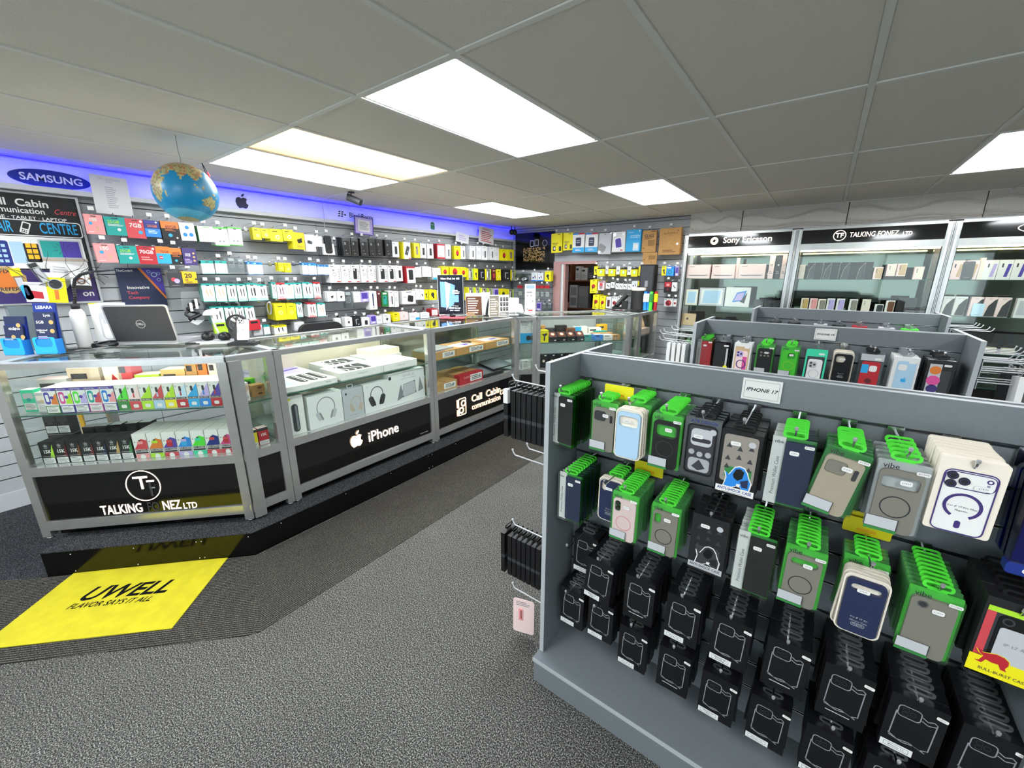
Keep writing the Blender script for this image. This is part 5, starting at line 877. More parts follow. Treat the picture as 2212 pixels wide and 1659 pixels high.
# ================================================================ WHAT STANDS IN THE COUNTERS
ZB,ZS=.597,.8915            # board and glass shelf heights
d1=((B[0]-A[0])/math.hypot(B[0]-A[0],B[1]-A[1]),(B[1]-A[1])/math.hypot(B[0]-A[0],B[1]-A[1])); m1=(-d1[1],d1[0])
def P1(s,d,z): return (A[0]+d1[0]*s+m1[0]*d,A[1]+d1[1]*s+m1[1]*d,z)
def PX(x0,y0): return lambda s,d,z:(x0-d,y0+s,z)
P2=PX(-2.602,1.076); P3=PX(-2.602,2.337)
d4=Vector((GG[0]-FF[0],GG[1]-FF[1])).normalized(); r4=math.atan2(d4.y,d4.x)
def P4(s,d,z): return (-2.450+d4.x*s-d4.y*d,3.738+d4.y*s+d4.x*d,z)
P5=lambda s,d,z:(-1.70-d,4.839+s,z)
VB={}
def vape(w,h,dp,top,side,lo,art,txt,kind):
    """small carton: body, upper print, warning panel; origin bottom front centre"""
    k=(w,h,dp,top,side,lo,art,txt,kind)
    if k in VB: return VB[k]
    b=MB(); b.box(-w/2,w/2,0,dp,0,h,side); X=lambda u:-w/2+u*w; Z=lambda v:v*h; y=-.0004
    b.box(-w/2,w/2,0,dp,h,h+.0005,'palepink' if kind=='mk' else ('paper' if kind!='15' else 'softblack'))
    if kind=='ck':
        b.rect(X(.0),X(1),Z(.30),Z(.88),y,'paper'); b.rect(X(0),X(1),Z(.88),Z(1),y,top); b.loop(rr(X(.28),Z(.6),.4*w,.48*h,.16*w,3),rr(X(.28),Z(.6),.22*w,.28*h,.07*w,3),y-.0003,y,art); b.face([(X(.5),Z(.36)),(X(.98),Z(.34)),(X(.98),Z(.8)),(X(.62),Z(.62))],y-.0006,lo); b.face(circ(X(.62),Z(.62),.14*w,10),y-.0009,top); b.text(txt,.2*w,X(.3),Z(.93),y-.0009,'paper',res=1)
        b.rect(X(.06),X(.94),Z(.02),Z(.27),y-.0003,'paper'); b.lines(X(.12),X(.88),Z(.04),Z(.25),4,y-.0006,'inkgrey')
    elif kind=='pm':
        b.rect(X(0),X(1),Z(.40),Z(1),y,'paper'); b.face([(X(0),Z(.42)),(X(1),Z(.42)),(X(1),Z(.95))],y-.0003,top); b.face([(X(.42),Z(.48)),(X(.58),Z(.48)),(X(.55),Z(.66)),(X(.45),Z(.66))],y-.0006,lo); b.face(rr(X(.5),Z(.76),.22*w,.2*h,.004,2),y-.0006,'ink'); b.rect(X(.05),X(.95),Z(.34),Z(.42),y-.0006,'ink'); b.text(txt,.15*w,X(.5),Z(.38),y-.0009,'paper',res=1,bold=.02)
        b.rect(X(0),X(1),Z(0),Z(.33),y,lo); b.face(rr(X(.5),Z(.14),.46*w,.14*h,.006,3),y-.0003,'paper'); b.loop(circ(X(.14),Z(.85),.09*w,4),circ(X(.14),Z(.85),.06*w,4),y-.0006,y-.0003,'ink')
    elif kind=='pu':
        b.rect(X(0),X(1),Z(.33),Z(1),y,'paper'); b.face([(X(0),Z(.36)),(X(1),Z(.36)),(X(1),Z(.72)),(X(.6),Z(.8))],y-.0003,top); b.face(rr(X(.5),Z(.54),.42*w,.26*h,.008,3),y-.0006,lo); b.face(rr(X(.5),Z(.64),.42*w,.12*h,.006,2),y-.0009,art); b.rect(X(.42),X(.58),Z(.69),Z(.75),y-.0009,'ink'); b.rect(X(.05),X(.95),Z(.27),Z(.35),y-.0006,'ink'); b.text(txt,.15*w,X(.5),Z(.31),y-.0009,'paper',res=1,bold=.02); b.rect(X(.05),X(.95),Z(.18),Z(.25),y-.0003,'ink')
        b.rect(X(0),X(1),Z(0),Z(.17),y,art); b.face(circ(X(.5),Z(.05),.2*w,10,.1*h),y-.0003,'paper'); b.text('+',.3*w,X(.14),Z(.66),y-.0009,'ink',res=1)
    elif kind=='15':
        b.face([(X(.66),Z(.3)),(X(1),Z(.3)),(X(1),Z(.9))],y,art); b.text('15K',.46*w,X(.52),Z(.56),y-.0003,'paper',bold=.03,res=1,wx=.8); b.face([(X(.32),Z(.90)),(X(.4),Z(.84)),(X(.5),Z(.92)),(X(.6),Z(.84)),(X(.68),Z(.90)),(X(.62),Z(.78)),(X(.38),Z(.78))],y-.0003,'inkgrey'); b.rect(X(.36),X(.64),Z(.72),Z(.75),y-.0003,'inkgrey'); b.rect(X(.1),X(.9),Z(.33),Z(.36),y-.0003,'inkgrey')
        b.rect(X(.08),X(.96),Z(.02),Z(.28),y-.0003,'paper'); b.lines(X(.13),X(.9),Z(.04),Z(.26),4,y-.0006,'inkgrey')
    elif kind=='mk':
        b.rect(X(0),X(1),Z(.84),Z(1),y,'ink'); b.text(txt,.42*w,X(.5),Z(.6),y-.0003,'paper',bold=.03,res=1,wx=.85); b.rect(X(.02),X(.98),Z(.02),Z(.26),y-.0003,'paper'); b.lines(X(.1),X(.9),Z(.04),Z(.24),4,y-.0006,'inkgrey')
    elif kind=='plain':
        b.rect(X(.06),X(.94),Z(.08),Z(.4),y,'paper'); b.lines(X(.12),X(.88),Z(.1),Z(.36),4,y-.0003,'inkgrey'); b.rect(X(.1),X(.9),Z(.6),Z(.85),y,lo); b.face(circ(X(.5),Z(.55),.18*w,8),y-.0003,art)
    VB[k]=b.mesh('vape_box'); return VB[k]
def vrow(specs,s0,z,depth,fd,step,label,grp,w,h,dp,PF=P1,rz=r1):
    s=s0
    for i,(col,sp) in enumerate(specs):
        for k in range(depth):
            lab=('%s box, %s in the front row %s'%(col,ordinal(i),label)) if k==0 else ('%s box back behind the %s box %s'%(ordinal(k),ordinal(i),label))
            tag(link('vape_box',vape(w,h,dp,*sp),None,PF(s+w/2,fd+k*(dp+.002),z),(0,0,rz+random.uniform(-.02,.02))),lab,'box',grp)
        s+=step
    return s
CKS=[('navy and green',('violet','dkgreen','orange','violet','CRYSTAL','ck')),('magenta and lime',('violet','violet','lime','magenta','CRYSTAL','ck')),('green and violet',('violet','violet','lilac','green','CRYSTAL','ck')),('teal and red',('violet','magenta','pinkred','teal','CRYSTAL','ck')),('blue and violet',('violet','violet','pink','blue','CRYSTAL','ck'))]
tag(link('vape_box',vape(.06,.125,.05,'paleblue','mint','lgrey','teal','','plain'),None,P1(.055,.10,ZS),(0,0,r1)),'pale teal carton at the left end of upper vape shelf','box','upper shelf vape boxes')
tag(link('vape_box',vape(.055,.110,.05,'paper','lgrey','cream','tan','','plain'),None,P1(.125,.085,ZS),(0,0,r1)),'off-white warning carton beside pale teal carton, upper vape shelf','box','upper shelf vape boxes')
e=vrow(CKS,.165,ZS,4,.05,.068,'of the upper vape shelf','upper shelf vape boxes',.065,.142,.034)
PMS=[('green',('green','lime','dkgreen','green','PRO MAX+','pm')),('peach',('palepink','cream','pinkred','tan','PRO MAX+','pm')),('lime',('lime','cream','lime','tan','PRO MAX+','pm')),('grey red',('pinkred','cream','paleblue','tan','PRO MAX+','pm')),('yellow green',('lime','cream','yellow','tan','PRO MAX+','pm')),('light blue',('sky','cream','red','tan','PRO MAX+','pm')),('cyan',('cyan','cream','cyan','tan','PRO MAX+','pm')),('lilac',('lilac','cream','blue','tan','PRO MAX+','pm')),('violet',('violet','cream','red','tan','PRO MAX+','pm'))]
vrow(PMS,e+.002,ZS,5,.05,.0585,'of the printed vape tray','upper shelf vape boxes',.056,.145,.034)
b=MB(); b.prism([(0,0),(.18,0),(.18,.15),(.05,.075),(0,.06)],-.0015,0,'violet'); b.prism([(0,0),(.18,0),(.18,.03),(0,.02)],-.0018,-.0015,'cream'); tag(b.obj('display_tray',None,P1(1.037,.05,ZS),(0,0,r1+PI/2)),'violet card side of the vape tray, upper shelf','tray')
tag(link('vape_box',vape(.034,.085,.03,'lime','lime','green','dkgreen','','plain'),None,P1(1.062,.055,ZS),(0,0,r1)),'small lime carton by the right post of vape counter','box','upper shelf vape boxes')
# back row of bigger cartons on the upper shelf
def carton(w,d,h,m,marks=None,top=None):
    b=MB(); b.box(-w/2,w/2,0,d,0,h,m)
    if top: b.box(-w/2,w/2,0,d,h,h+.0006,top)
    if marks: marks(b,w,h)
    return b
def put(b,name,label,cat,loc,rz,group=None,rot=None): return tag(b.obj(name,None,loc,rot or (0,0,rz)),label,cat,group)
def txt3(b,w,h): b.lines(-w*.4,w*.4,h*.15,h*.5,3,-.0006,'inkgrey'); b.rect(-w*.4,w*.1,h*.7,h*.85,-.0006,'ink')
for i,(s,w,h,m,t,lab) in enumerate([(.10,.15,.10,'lgrey','palepink','grey green carton behind the pale teal carton'),(.24,.16,.14,'beige','palepink','big grey carton at the back left of vape shelf'),(.385,.09,.155,'cream','cream','cream carton with a red print, back of vape shelf'),(.45,.07,.17,'pinkred','red','red carton at the back of the vape shelf'),(.56,.13,.10,'lime','cream','green carton in the back row of the vape shelf'),(.70,.13,.12,'gold','cream','gold carton in the back row of vape shelf'),(.80,.06,.165,'kraft','cream','tan carton in the back row of vape shelf'),(.86,.05,.17,'orange','orange','bright orange carton at the back of vape shelf'),(.92,.05,.165,'cream','cream','slim cream carton at the back of vape shelf'),(.98,.07,.15,'lime','cream','pale green carton at the back right of vape shelf')]):
    put(carton(w,.09,h*1.28+.03,m,(lambda b,w,h:b.face([(-w*.4,h*.1),(w*.3,h*.1),(w*.4,h*.5),(0,h*.75)],-.0006,'red')) if i==2 else txt3,t),'carton',lab,'box',P1(s,.235 if i not in (0,) else .2,ZS),r1,'back row vape cartons')
# lower board
B15=[(n,('softblack','softblack','softblack',a,'15K','15')) for n,a in (('black and lime','lime'),('black and maroon','maroon'),('black and brown','brown'),('black and pink','maroon'),('black and blue','navy'),('black and gold','gold'),('black and amber','dkgreen'))]
tag(link('vape_box',vape(.05,.105,.03,'softblack','softblack','dgrey','grey','','15'),None,P1(.045,.11,ZB),(0,0,r1)),'dark carton by the left post, lower vape board','box','lower board vape boxes')
vrow(B15,.075,ZB,3,.05,.064,'of the lower vape board','lower board vape boxes',.061,.130,.036)
PUS=[('pink',('pinkred','paper','pinkred','pink','PRO ULTRA+','pu')),('amber',('orange','paper','orange','lime','PRO ULTRA+','pu')),('red blue',('violet','paper','red','pinkred','PRO ULTRA+','pu')),('blue',('blue','paper','cyan','lilac','PRO ULTRA+','pu')),('green',('green','paper','green','mint','PRO ULTRA+','pu')),('navy',('dkblue','paper','dkblue','pinkred','PRO ULTRA+','pu')),('crimson',('magenta','paper','red','pinkred','PRO ULTRA+','pu'))]
vrow(PUS,.530,ZB,4,.05,.0745,'of the white lower vape group','lower board vape boxes',.071,.148,.050)
for i,(s,d,k) in enumerate(((.06,.17,2),(.12,.17,2),(.15,.28,1),(.21,.29,1),(.28,.30,1),(.36,.31,1),(.43,.32,1))):
    for q in range(k):
        tag(link('vape_box',vape(.062,.13,.06,'softblack','softblack','dgrey','dgrey','','plain'),None,P1(s,d,ZB+.131*q),(0,0,r1)),'black carton, %s from left in the rear lower group%s'%(ordinal(i),', stacked on top' if q else ''),'box','rear black vape cartons')
b=MB(); b.add([(.0,0,0),(.22,-.02,0),(.26,.12,.0),(.02,.15,0),(.03,.02,.05),(.19,.01,.09),(.2,.09,.07),(.05,.11,.05)],[(0,1,5,4),(1,2,6,5),(2,3,7,6),(3,0,4,7),(4,5,6,7),(3,2,1,0)],BAGM); put(b,'plastic_bag','crumpled clear plastic bag behind the white vape boxes','bag',P1(.70,.27,ZB),r1)
# corner counter
for i,(m,t) in enumerate((('lime','MK'),('red','15K'))): tag(link('vape_box',vape(.058,.11,.05,m,'yellow' if not i else 'red','paper','ink',t,'mk'),None,(-2.655,.905+.064*i,ZB),(0,0,PI/2)),('yellow' if not i else 'red')+' vape carton standing on the corner counter board','box','corner counter cartons')
tag(link('vape_box',vape(.05,.11,.05,'red','maroon','paper','ink','MK','mk'),None,(-2.70,.875,ZB),(0,0,PI/2+.6)),'maroon vape carton leaning at the left of corner counter','box','corner counter cartons')
for i in range(2): tag(link('vape_box',vape(.040,.11,.04,'palepink','palepink','tan','brown','','plain'),None,(-2.665,.870+.045*i,ZS),(0,0,PI/2)),'pale pink carton, %s on corner counter glass shelf'%ordinal(i),'box','corner counter cartons')
for i in range(2): put(carton(.075,.06,.036,'kraft',lambda b,w,h:b.face(circ(.01,h/2,.014,10,.007),-.0006,'brown')),'carton','kraft carton, %s of the corner counter shelf stack'%('bottom' if not i else 'top'),'box',(-2.72,1.005,ZS+.037*i),PI/2,'kraft corner cartons')
put(carton(.07,.05,.10,'green',txt3,'lime'),'carton','green carton at the back of the corner counter shelf','box',(-2.80,.99,ZS),PI/2)
# white box counter
def flatbox(w,d,h,m='paper'):
    b=MB(); b.box(-w/2,w/2,0,d,0,h*.52,m); b.box(-w/2+.0005,w/2-.0005,.0005,d-.0005,h*.54,h,m); b.box(-w/2+.001,w/2-.001,.001,d-.001,h*.52,h*.54,'lgrey'); return b
def waves(b,w,d,h):
    b.quad([(-w*.36,d*.1,h+.0006),(w*.36,d*.1,h+.0006),(w*.36,d*.9,h+.0006),(-w*.36,d*.9,h+.0006)],'dgrey')
    for k in range(3):
        P=[(-w*.30+w*.2*k+w*.05*math.sin(t*.5),d*(.14+.72*t/14)) for t in range(15)]
        V=[(x-.006,y,h+.0010) for x,y in P]+[(x+.006,y,h+.0010) for x,y in P]; b.add(V,[(i,i+15,i+16,i+1) for i in range(14)],'paper')
        V=[(x+.018,y,h+.0009) for x,y in P]+[(x+.034,y,h+.0009) for x,y in P]; b.add(V,[(i,i+15,i+16,i+1) for i in range(14)],'ink')
b=flatbox(.185,.255,.034); b.plan([(x,y+.127) for x,y in rr(0,0,.155,.215,.014,3)],.034,.0346,'violet' if False else 'paper'); b.plan([(x,y+.127) for x,y in rr(0,0,.155,.215,.012,3)],.0346,.0350,'white'); b.quad([(-.06,.03,.0353),(.06,.05,.0353),(.075,.12,.0353),(.0,.16,.0353),(-.06,.11,.0353)],'paleblue'); put(b,'tablet_box','white tablet box with pale blue star, front left of shelf','box',P2(.115,-.0+.045,ZS),PI/2-.12,'flat white boxes')
b=flatbox(.25,.35,.036); b.plan([(x,y+.175) for x,y in rr(0,0,.215,.29,.02,4)],.036,.0366,'paper')
for k,x in enumerate((-.068,.0,.068)): b.plan([(q,y+.175) for q,y in rr(x,0,.052,.25,.022,4)],.0366,.0369,'ink'); b.plan([(q,y+.175) for q,y in rr(x,0,.040,.235,.018,4)],.0369,.0371,'dgrey'); b.plan([(q,y+.175) for q,y in rr(x+.012,0,.006,.2,.003,2)],.0371,.0373,'paper')
b.text('iPad Pro',.012,.06,.018,-.0006,'ink'); put(b,'tablet_box','white tablet box printed with three dark loops','box',P2(.285,.045,ZS),PI/2,'flat white boxes')
b=flatbox(.24,.26,.034); b.quad([(-.1,.02,.0346),(.1,.02,.0346),(.1,.24,.0346),(-.1,.24,.0346)],'lilac'); b.quad([(-.1,.1,.0350),(.1,.16,.0350),(.1,.19,.0350),(-.1,.14,.0350)],'violet'); put(b,'tablet_box','white tablet box printed with lilac swirls at back','box',P2(.30,.405,ZS),PI/2,'flat white boxes')
b=flatbox(.36,.28,.055); waves(b,.30,.26,.055); b.text('MacBook Pro',.014,0,.03,-.0006,'inkgrey'); T=put(b,'laptop_box','white laptop box with dark wave print at the front','box',P2(.62,.05,ZS),PI/2,'flat white boxes')
b=flatbox(.33,.28,.055); b.text('MacBook Air',.014,0,.03,-.0006,'inkgrey'); put(b,'laptop_box','plain white laptop box right of the wave-print box','box',P2(.97,.05,ZS),PI/2,'flat white boxes')
b=flatbox(.34,.24,.055); waves(b,.28,.22,.055); put(b,'laptop_box','white laptop box with dark wave print at the back','box',P2(.66,.345,ZS),PI/2,'flat white boxes')
b=flatbox(.36,.24,.06); put(b,'laptop_box','plain white laptop box at the back right','box',P2(1.03,.345,ZS),PI/2,'flat white boxes')
b=flatbox(.30,.20,.05,'cream'); put(b,'laptop_box','cream box stacked on the back right laptop box','box',P2(1.06,.37,ZS+.061),PI/2,'flat white boxes')
b=flatbox(.22,.2,.06,'cream'); put(b,'carton','cream carton at the back left of the white box shelf','box',P2(.45,.43,ZS+.0),PI/2,'flat white boxes') if False else None
def headset(b,cx,cz,r,m,m2,cup):
    A_=[math.radians(200-220*i/18) for i in range(19)]
    V=[(cx+(r)*math.cos(a)*.9,-.0008,cz+r*math.sin(a)) for a in A_]+[(cx+(r-.007)*math.cos(a)*.9,-.0008,cz+(r-.007)*math.sin(a)) for a in A_]; b.add(V,[(i,i+19,i+20,i+1) for i in range(18)],m)
    for s,rot in ((-1,.35),(1,-.35)):
        P=rr(0,0,cup,cup*1.9,cup*.45,4); ca,sa=math.cos(rot),math.sin(rot); b.face([(cx+s*r*.72+x*ca-z*sa,cz-r*.72+x*sa+z*ca) for x,z in P],-.0011,m2); P=rr(0,0,cup*.35,cup*1.7,cup*.17,3); b.face([(cx+s*r*.5+x*ca-z*sa,cz-r*.78+x*sa+z*ca) for x,z in P],-.0014,m)
b=carton(.12,.10,.262,'paper'); b.prism(rr(.0,.115,.042,.19,.02,4),-.002,0,'dgrey'); b.prism(rr(.008,.115,.014,.17,.007,3),-.0024,-.002,'grey'); b.face(circ(-.03,.245,.012,10,.007),-.0008,'yellow'); put(b,'speaker_box','tall white box with a black bar speaker print','box',P2(.10,.055,ZB),PI/2,'boxed audio goods')
b=carton(.25,.10,.232,'white'); headset(b,0,.135,.075,'inkgrey','inkfaint',.035); put(b,'headphone_box','white box printed with silver headphones','box',P2(.31,.055,ZB),PI/2,'boxed audio goods')
b=carton(.165,.10,.222,'lgrey'); headset(b,.02,.11,.05,'beige','beige',.03); b.face(circ(-.055,.19,.009,10),-.0008,'ink'); b.text('Beats Studio Pro',.012,0,.022,-.0008,'inkgrey'); b.loop(rr(0,.236,.05,.03,.010,3),rr(0,.236,.038,.018,.006,3),.03,.036,'lgrey'); put(b,'headphone_box','pale grey box with beige headphones and hang tab','box',P2(.523,.055,ZB),PI/2,'boxed audio goods')
b=carton(.225,.10,.225,'white'); headset(b,0,.13,.065,'ink','dgrey',.045); b.text('hp',.014,-.08,.205,-.0008,'inkgrey'); put(b,'headphone_box','white box printed with black headphones','box',P2(.725,.055,ZB),PI/2,'boxed audio goods')
b=carton(.37,.10,.262,'white'); b.text('SHIELD',.030,.02,.225,-.0008,'inkgrey',sp=1.3); b.rect(-.18,-.155,.215,.24,-.0008,'ink'); b.rect(-.06,.10,.198,.203,-.0008,'inkfaint'); b.face([(-.11,.03),(-.08,.035),(-.05,.15),(-.07,.155)],-.0008,'inkfaint'); b.face([(-.06,.045),(.09,.06),(.08,.17),(-.04,.155)],-.0009,'lgrey'); b.loop([(-.06,.045),(.09,.06),(.08,.17),(-.04,.155)],[(-.055,.05),(.085,.065),(.076,.165),(-.037,.15)],-.0014,-.0009,'inkgrey'); b.face([(.11,.06),(.17,.075),(.135,.19)],-.0009,'inkgrey'); b.face([(-.11,.03),(-.07,.155),(-.05,.10),(-.06,.045)],-.0010,'grey')
for x,z in ((-.05,.055),(.085,.07),(.076,.162)): b.face(circ(x,z,.006,8),-.0018,'ink')
put(b,'stand_box','large white box printed with a grey tablet stand','box',P2(1.022,.055,ZB),PI/2,'boxed audio goods')
# brown box counter
def lapbox(w,d,h,front='kraft',lab=True,strip=None):
    b=MB(); b.box(-w/2,w/2,0,d,0,h,'kraft'); b.quad([(-.012,0,h+.0005),(.012,0,h+.0005),(.012,d,h+.0005),(-.012,d,h+.0005)],'kraftdark')
    if strip: b.box(-w/2-.0004,w/2+.0004,-.0006,.07,-.0,h+.0008,strip)
    if lab: b.rect(-.02,w/2-.02,h*.15,h*.85,-.0010,'paper'); b.lines(0,w/2-.05,h*.25,h*.75,3,-.0013,'ink'); b.face(rr(w/2-.05,h*.5,.025,h*.4,.001,1),-.0013,'inkgrey')
    return b
def leaflet(lab,loc,rz):
    b=MB(); b.box(-.12,.12,0,.17,0,.0015,'paper'); b.quad([(-.02,.03,.0019),(.095,.03,.0019),(.095,.11,.0019),(-.02,.11,.0019)],'lilac'); b.quad([(0,.045,.0022),(.08,.045,.0022),(.08,.09,.0022),(0,.09,.0022)],'violet'); put(b,'leaflet',lab,'leaflet',loc,rz,'leaflets on laptop boxes')
for i,(s,w) in enumerate(((.19,.30),(.545,.40),(.965,.40))): put(lapbox(w,.30 if i else .26,.07),'laptop_box','brown laptop box, %s from left on the glass shelf'%ordinal(i),'box',P3(s,.05,ZS),PI/2,'brown laptop boxes')
b=MB(); b.box(-.15,.15,0,.21,0,.008,'silver'); b.box(-.15,.15,0,.21,.009,.017,'silver'); put(b,'laptop','silver laptop lying closed on the left brown box','laptop',P3(.19,.065,ZS+.071),PI/2+.1)
leaflet('printed leaflet lying on the middle brown laptop box',P3(.53,.07,ZS+.072),PI/2+.08); leaflet('printed leaflet lying on the right brown laptop box',P3(.95,.09,ZS+.072),PI/2-.1)
b=MB(); b.tube([(.05*math.cos(t*.5),.05*math.sin(t*.5),.004+.0005*t) for t in range(14)],.004,'softblack',6); put(b,'cable','black lead coiled on the middle brown laptop box','cable',P3(.66,.22,ZS+.071),0)
put(lapbox(.30,.26,.075),'laptop_box','left brown laptop box on the lower board','box',P3(.19,.05,ZB),PI/2,'brown laptop boxes')
b=lapbox(.34,.32,.095,strip='red'); b.text('Lenovo',.04,-.05,.066,-.0016,'pink',bold=.01); put(b,'laptop_box','brown laptop box with a bright red end','box',P3(.545,.05,ZB),PI/2,'brown laptop boxes')
for i,(s,rx,m) in enumerate(((.86,.22,'dgrey'),(1.07,.20,'softblack'))):
    b=MB(); b.box(-.17,.17,0,.24,0,.012,m); b.box(-.165,.165,.01,.23,.012,.0125,'grey'); put(b,'laptop',('grey' if not i else 'dark')+' laptop leaning on the lower board of brown box counter','laptop',P3(s,.06,ZB+.02+.03*i),PI/2,'laptops on the lower board',rot=(rx,0,PI/2))
b=MB(); b.box(-.16,.16,0,.22,0,.02,'black'); put(b,'laptop','black laptop lying flat under the leaning grey laptop','laptop',P3(.90,.05,ZB),PI/2,'laptops on the lower board')
# corner counter with the speaker box
rn2=math.atan2(FF[1]-EE[1],FF[0]-EE[0]); P6=lambda s,d,z:(EE[0]+math.cos(rn2)*s-math.sin(rn2)*d,EE[1]+math.sin(rn2)*s+math.cos(rn2)*d,z)
b=carton(.125,.05,.25,'white'); b.rect(-.0625,.0625,.0,.11,-.0006,'cyan'); b.face(circ(.03,.055,.028,16),-.0009,'dgrey'); b.loop(circ(.02,.16,.03,16),circ(.02,.16,.027,16),-.0010,-.0006,'inkgrey'); b.lines(-.05,.03,.19,.24,4,-.0008,'inkgrey'); put(b,'speaker_box','white and bright blue smart speaker box, narrow corner counter','box',P6(.11,.055,ZS),rn2)
for i in range(3): put(carton(.10,.07,.03,'paper',txt3),'carton','small white carton, %s up in the corner counter pile'%ordinal(i),'box',P6(.12,.06,ZB+.031*i),rn2+.2*i,'corner counter pile')
b=MB(); b.lathe([(.03,0),(.03,.07)],'silver',14); put(b,'speaker','silver mini speaker lying behind the corner pile','speaker',P6(.10,.17,ZB+.03),0,rot=(0,PI/2,rn2))
# wristwatch counter
b=carton(.10,.08,.135,'yellow'); b.face([(-.03,.09),(.03,.105),(.035,.085),(.012,.07),(.010,.02),(-.008,.02),(-.004,.07)],-.0008,'ink'); put(b,'gadget_box','yellow box with a black massage gun print','box',P4(.10,.055,ZS),r4)
WM=MB(); WM.box(-.05,.05,0,.09,0,.055,'softblack'); WM.add([(-.05,0,.055),(.05,0,.055),(.05,.085,.105),(-.05,.085,.105),(-.05,.09,.055),(.05,.09,.055)],[(0,1,2,3),(3,2,5,4),(0,3,4),(1,5,2)],'softblack'); WM.add([(-.04,.008,.0602),(.04,.008,.0602),(.04,.075,.0995),(-.04,.075,.0995)],[(0,1,2,3)],'maroon')
for cxx,m in ((0,'gold'),): WM.add([(.024*math.cos(t*PI/6),.040+.021*math.sin(t*PI/6),.0800+.0125*math.sin(t*PI/6)+.003) for t in range(12)],[tuple(range(12))],m)
WM.add([(.017*math.cos(t*PI/6),.040+.015*math.sin(t*PI/6),.0800+.009*math.sin(t*PI/6)+.0045) for t in range(12)],[tuple(range(12))],'paper'); WM.face(rr(.02,.02,.026,.010,.004,2),-.0006,'paper'); wm=WM.mesh('watch_box')
for i in range(4): tag(link('watch_box',wm,None,P4(.21+.108*i,.055,ZS),(0,0,r4)),'open black watch box, %s from left on glass shelf'%ordinal(i),'watch box','open watch boxes')
for i,(s,w,h,m,t,lab) in enumerate([(.625,.085,.07,'teal','paper','teal carton right of the open watch boxes'),(.76,.10,.065,'blue','paper','blue and white carton beside the teal carton'),(.88,.11,.06,'paper','paper','white carton on the front of watch shelf'),(.985,.09,.055,'kraft','kraft','kraft carton at the right front of watch shelf')]): put(carton(w,.09,h,m,txt3,t),'carton',lab,'box',P4(s,.06,ZS),r4,'watch counter cartons')
for i,(s,d,w,h,m,lab) in enumerate([(.10,.20,.11,.17,'kraft','kraft carton behind the yellow gadget box'),(.24,.26,.12,.13,'dgrey','dark grey carton behind the watch boxes'),(.37,.24,.13,.16,'softblack','black carton behind the watch boxes'),(.47,.20,.11,.13,'brown','brown carton behind the watch boxes'),(.62,.25,.16,.14,'paper','white and blue carton at the back of watch shelf'),(.80,.26,.16,.12,'paper','pale carton stack at the back of watch shelf'),(.86,.22,.16,.085,'teal','teal carton at the back of watch shelf'),(.86,.155,.24,.07,'kraft','long kraft carton on the watch shelf'),(.93,.32,.12,.15,'amber','amber carton at the back right of watch shelf')]):
    put(carton(w,.07,h,m,(lambda b,w,h:b.rect(-w/2,0,0,h,-.0006,'cyan')) if i==4 else txt3),'carton',lab,'box',P4(s,d,ZS),r4,'watch counter cartons')
WS=MB(); WS.box(-.045,.045,0,.05,0,.155,'boxblack'); WS.loop(circ(0,.08,.016,12),circ(0,.08,.011,12),-.004,0,'gold'); WS.prism(circ(0,.08,.011,12),-.003,0,'paper'); WS.rect(-.008,.008,.03,.065,-.002,'softblack'); WS.rect(-.008,.008,.096,.13,-.002,'softblack'); WS.face(rr(.02,.142,.026,.010,.004,2),-.0008,'paper'); ws=WS.mesh('watch_stand')
for i in range(5): tag(link('watch_stand',ws,None,P4(.10+.098*i,.06,ZB),(0,0,r4)),'standing black watch carton, %s from left on lower board'%ordinal(i),'watch box','standing watch cartons')
for i,(s,w,h,m) in enumerate(((.65,.09,.12,'lgrey'),(.77,.10,.13,'paper'),(.90,.10,.06,'softblack'),(.985,.10,.10,'paper'))): put(carton(w,.09,h,m,txt3),'carton','%s carton, %s right of the standing watches'%({'lgrey':'grey','paper':'white','softblack':'black'}[m],ordinal(i)),'box',P4(s,.07,ZB),r4,'lower watch counter cartons')
# rose tablet counter
def slate(w,h,m,emb=True,t=.008):
    b=MB(); b.prism(rr(0,h/2,w,h,.012,4),-t,0,m)
    if emb: apple(b,0,h*.55,.03,-t-.0004,'dgrey')
    b.rect(-.02,.02,h*.12,h*.14,-t-.0004,'inkgrey'); return b
put(flatbox(.42,.20,.07,'palepink'),'tablet_box','pale pink white box under the leaning tablets','box',P5(.33,.06,ZS),PI/2)
put(slate(.19,.16,'grey'),'tablet','grey tablet leaning on the pale box, right counter','tablet',P5(.20,.12,ZS+.075),PI/2,rot=(-.35,0,PI/2)); put(slate(.17,.15,'tan'),'tablet','rose gold tablet leaning beside the grey tablet','tablet',P5(.42,.12,ZS+.075),PI/2,rot=(-.35,0,PI/2))
b=MB(); b.box(-.18,.18,0,.02,0,.24,'dgrey'); put(b,'laptop','dark grey laptop standing open behind green carton','laptop',P5(.42,.20,ZB),PI/2,rot=(-.3,0,PI/2)); put(carton(.20,.08,.13,'lgrey',lambda b,w,h:b.rect(w*.2,w*.5,0,h,-.0006,'green')),'carton','grey carton with green end on the right counter board','box',P5(.18,.07,ZB),PI/2)
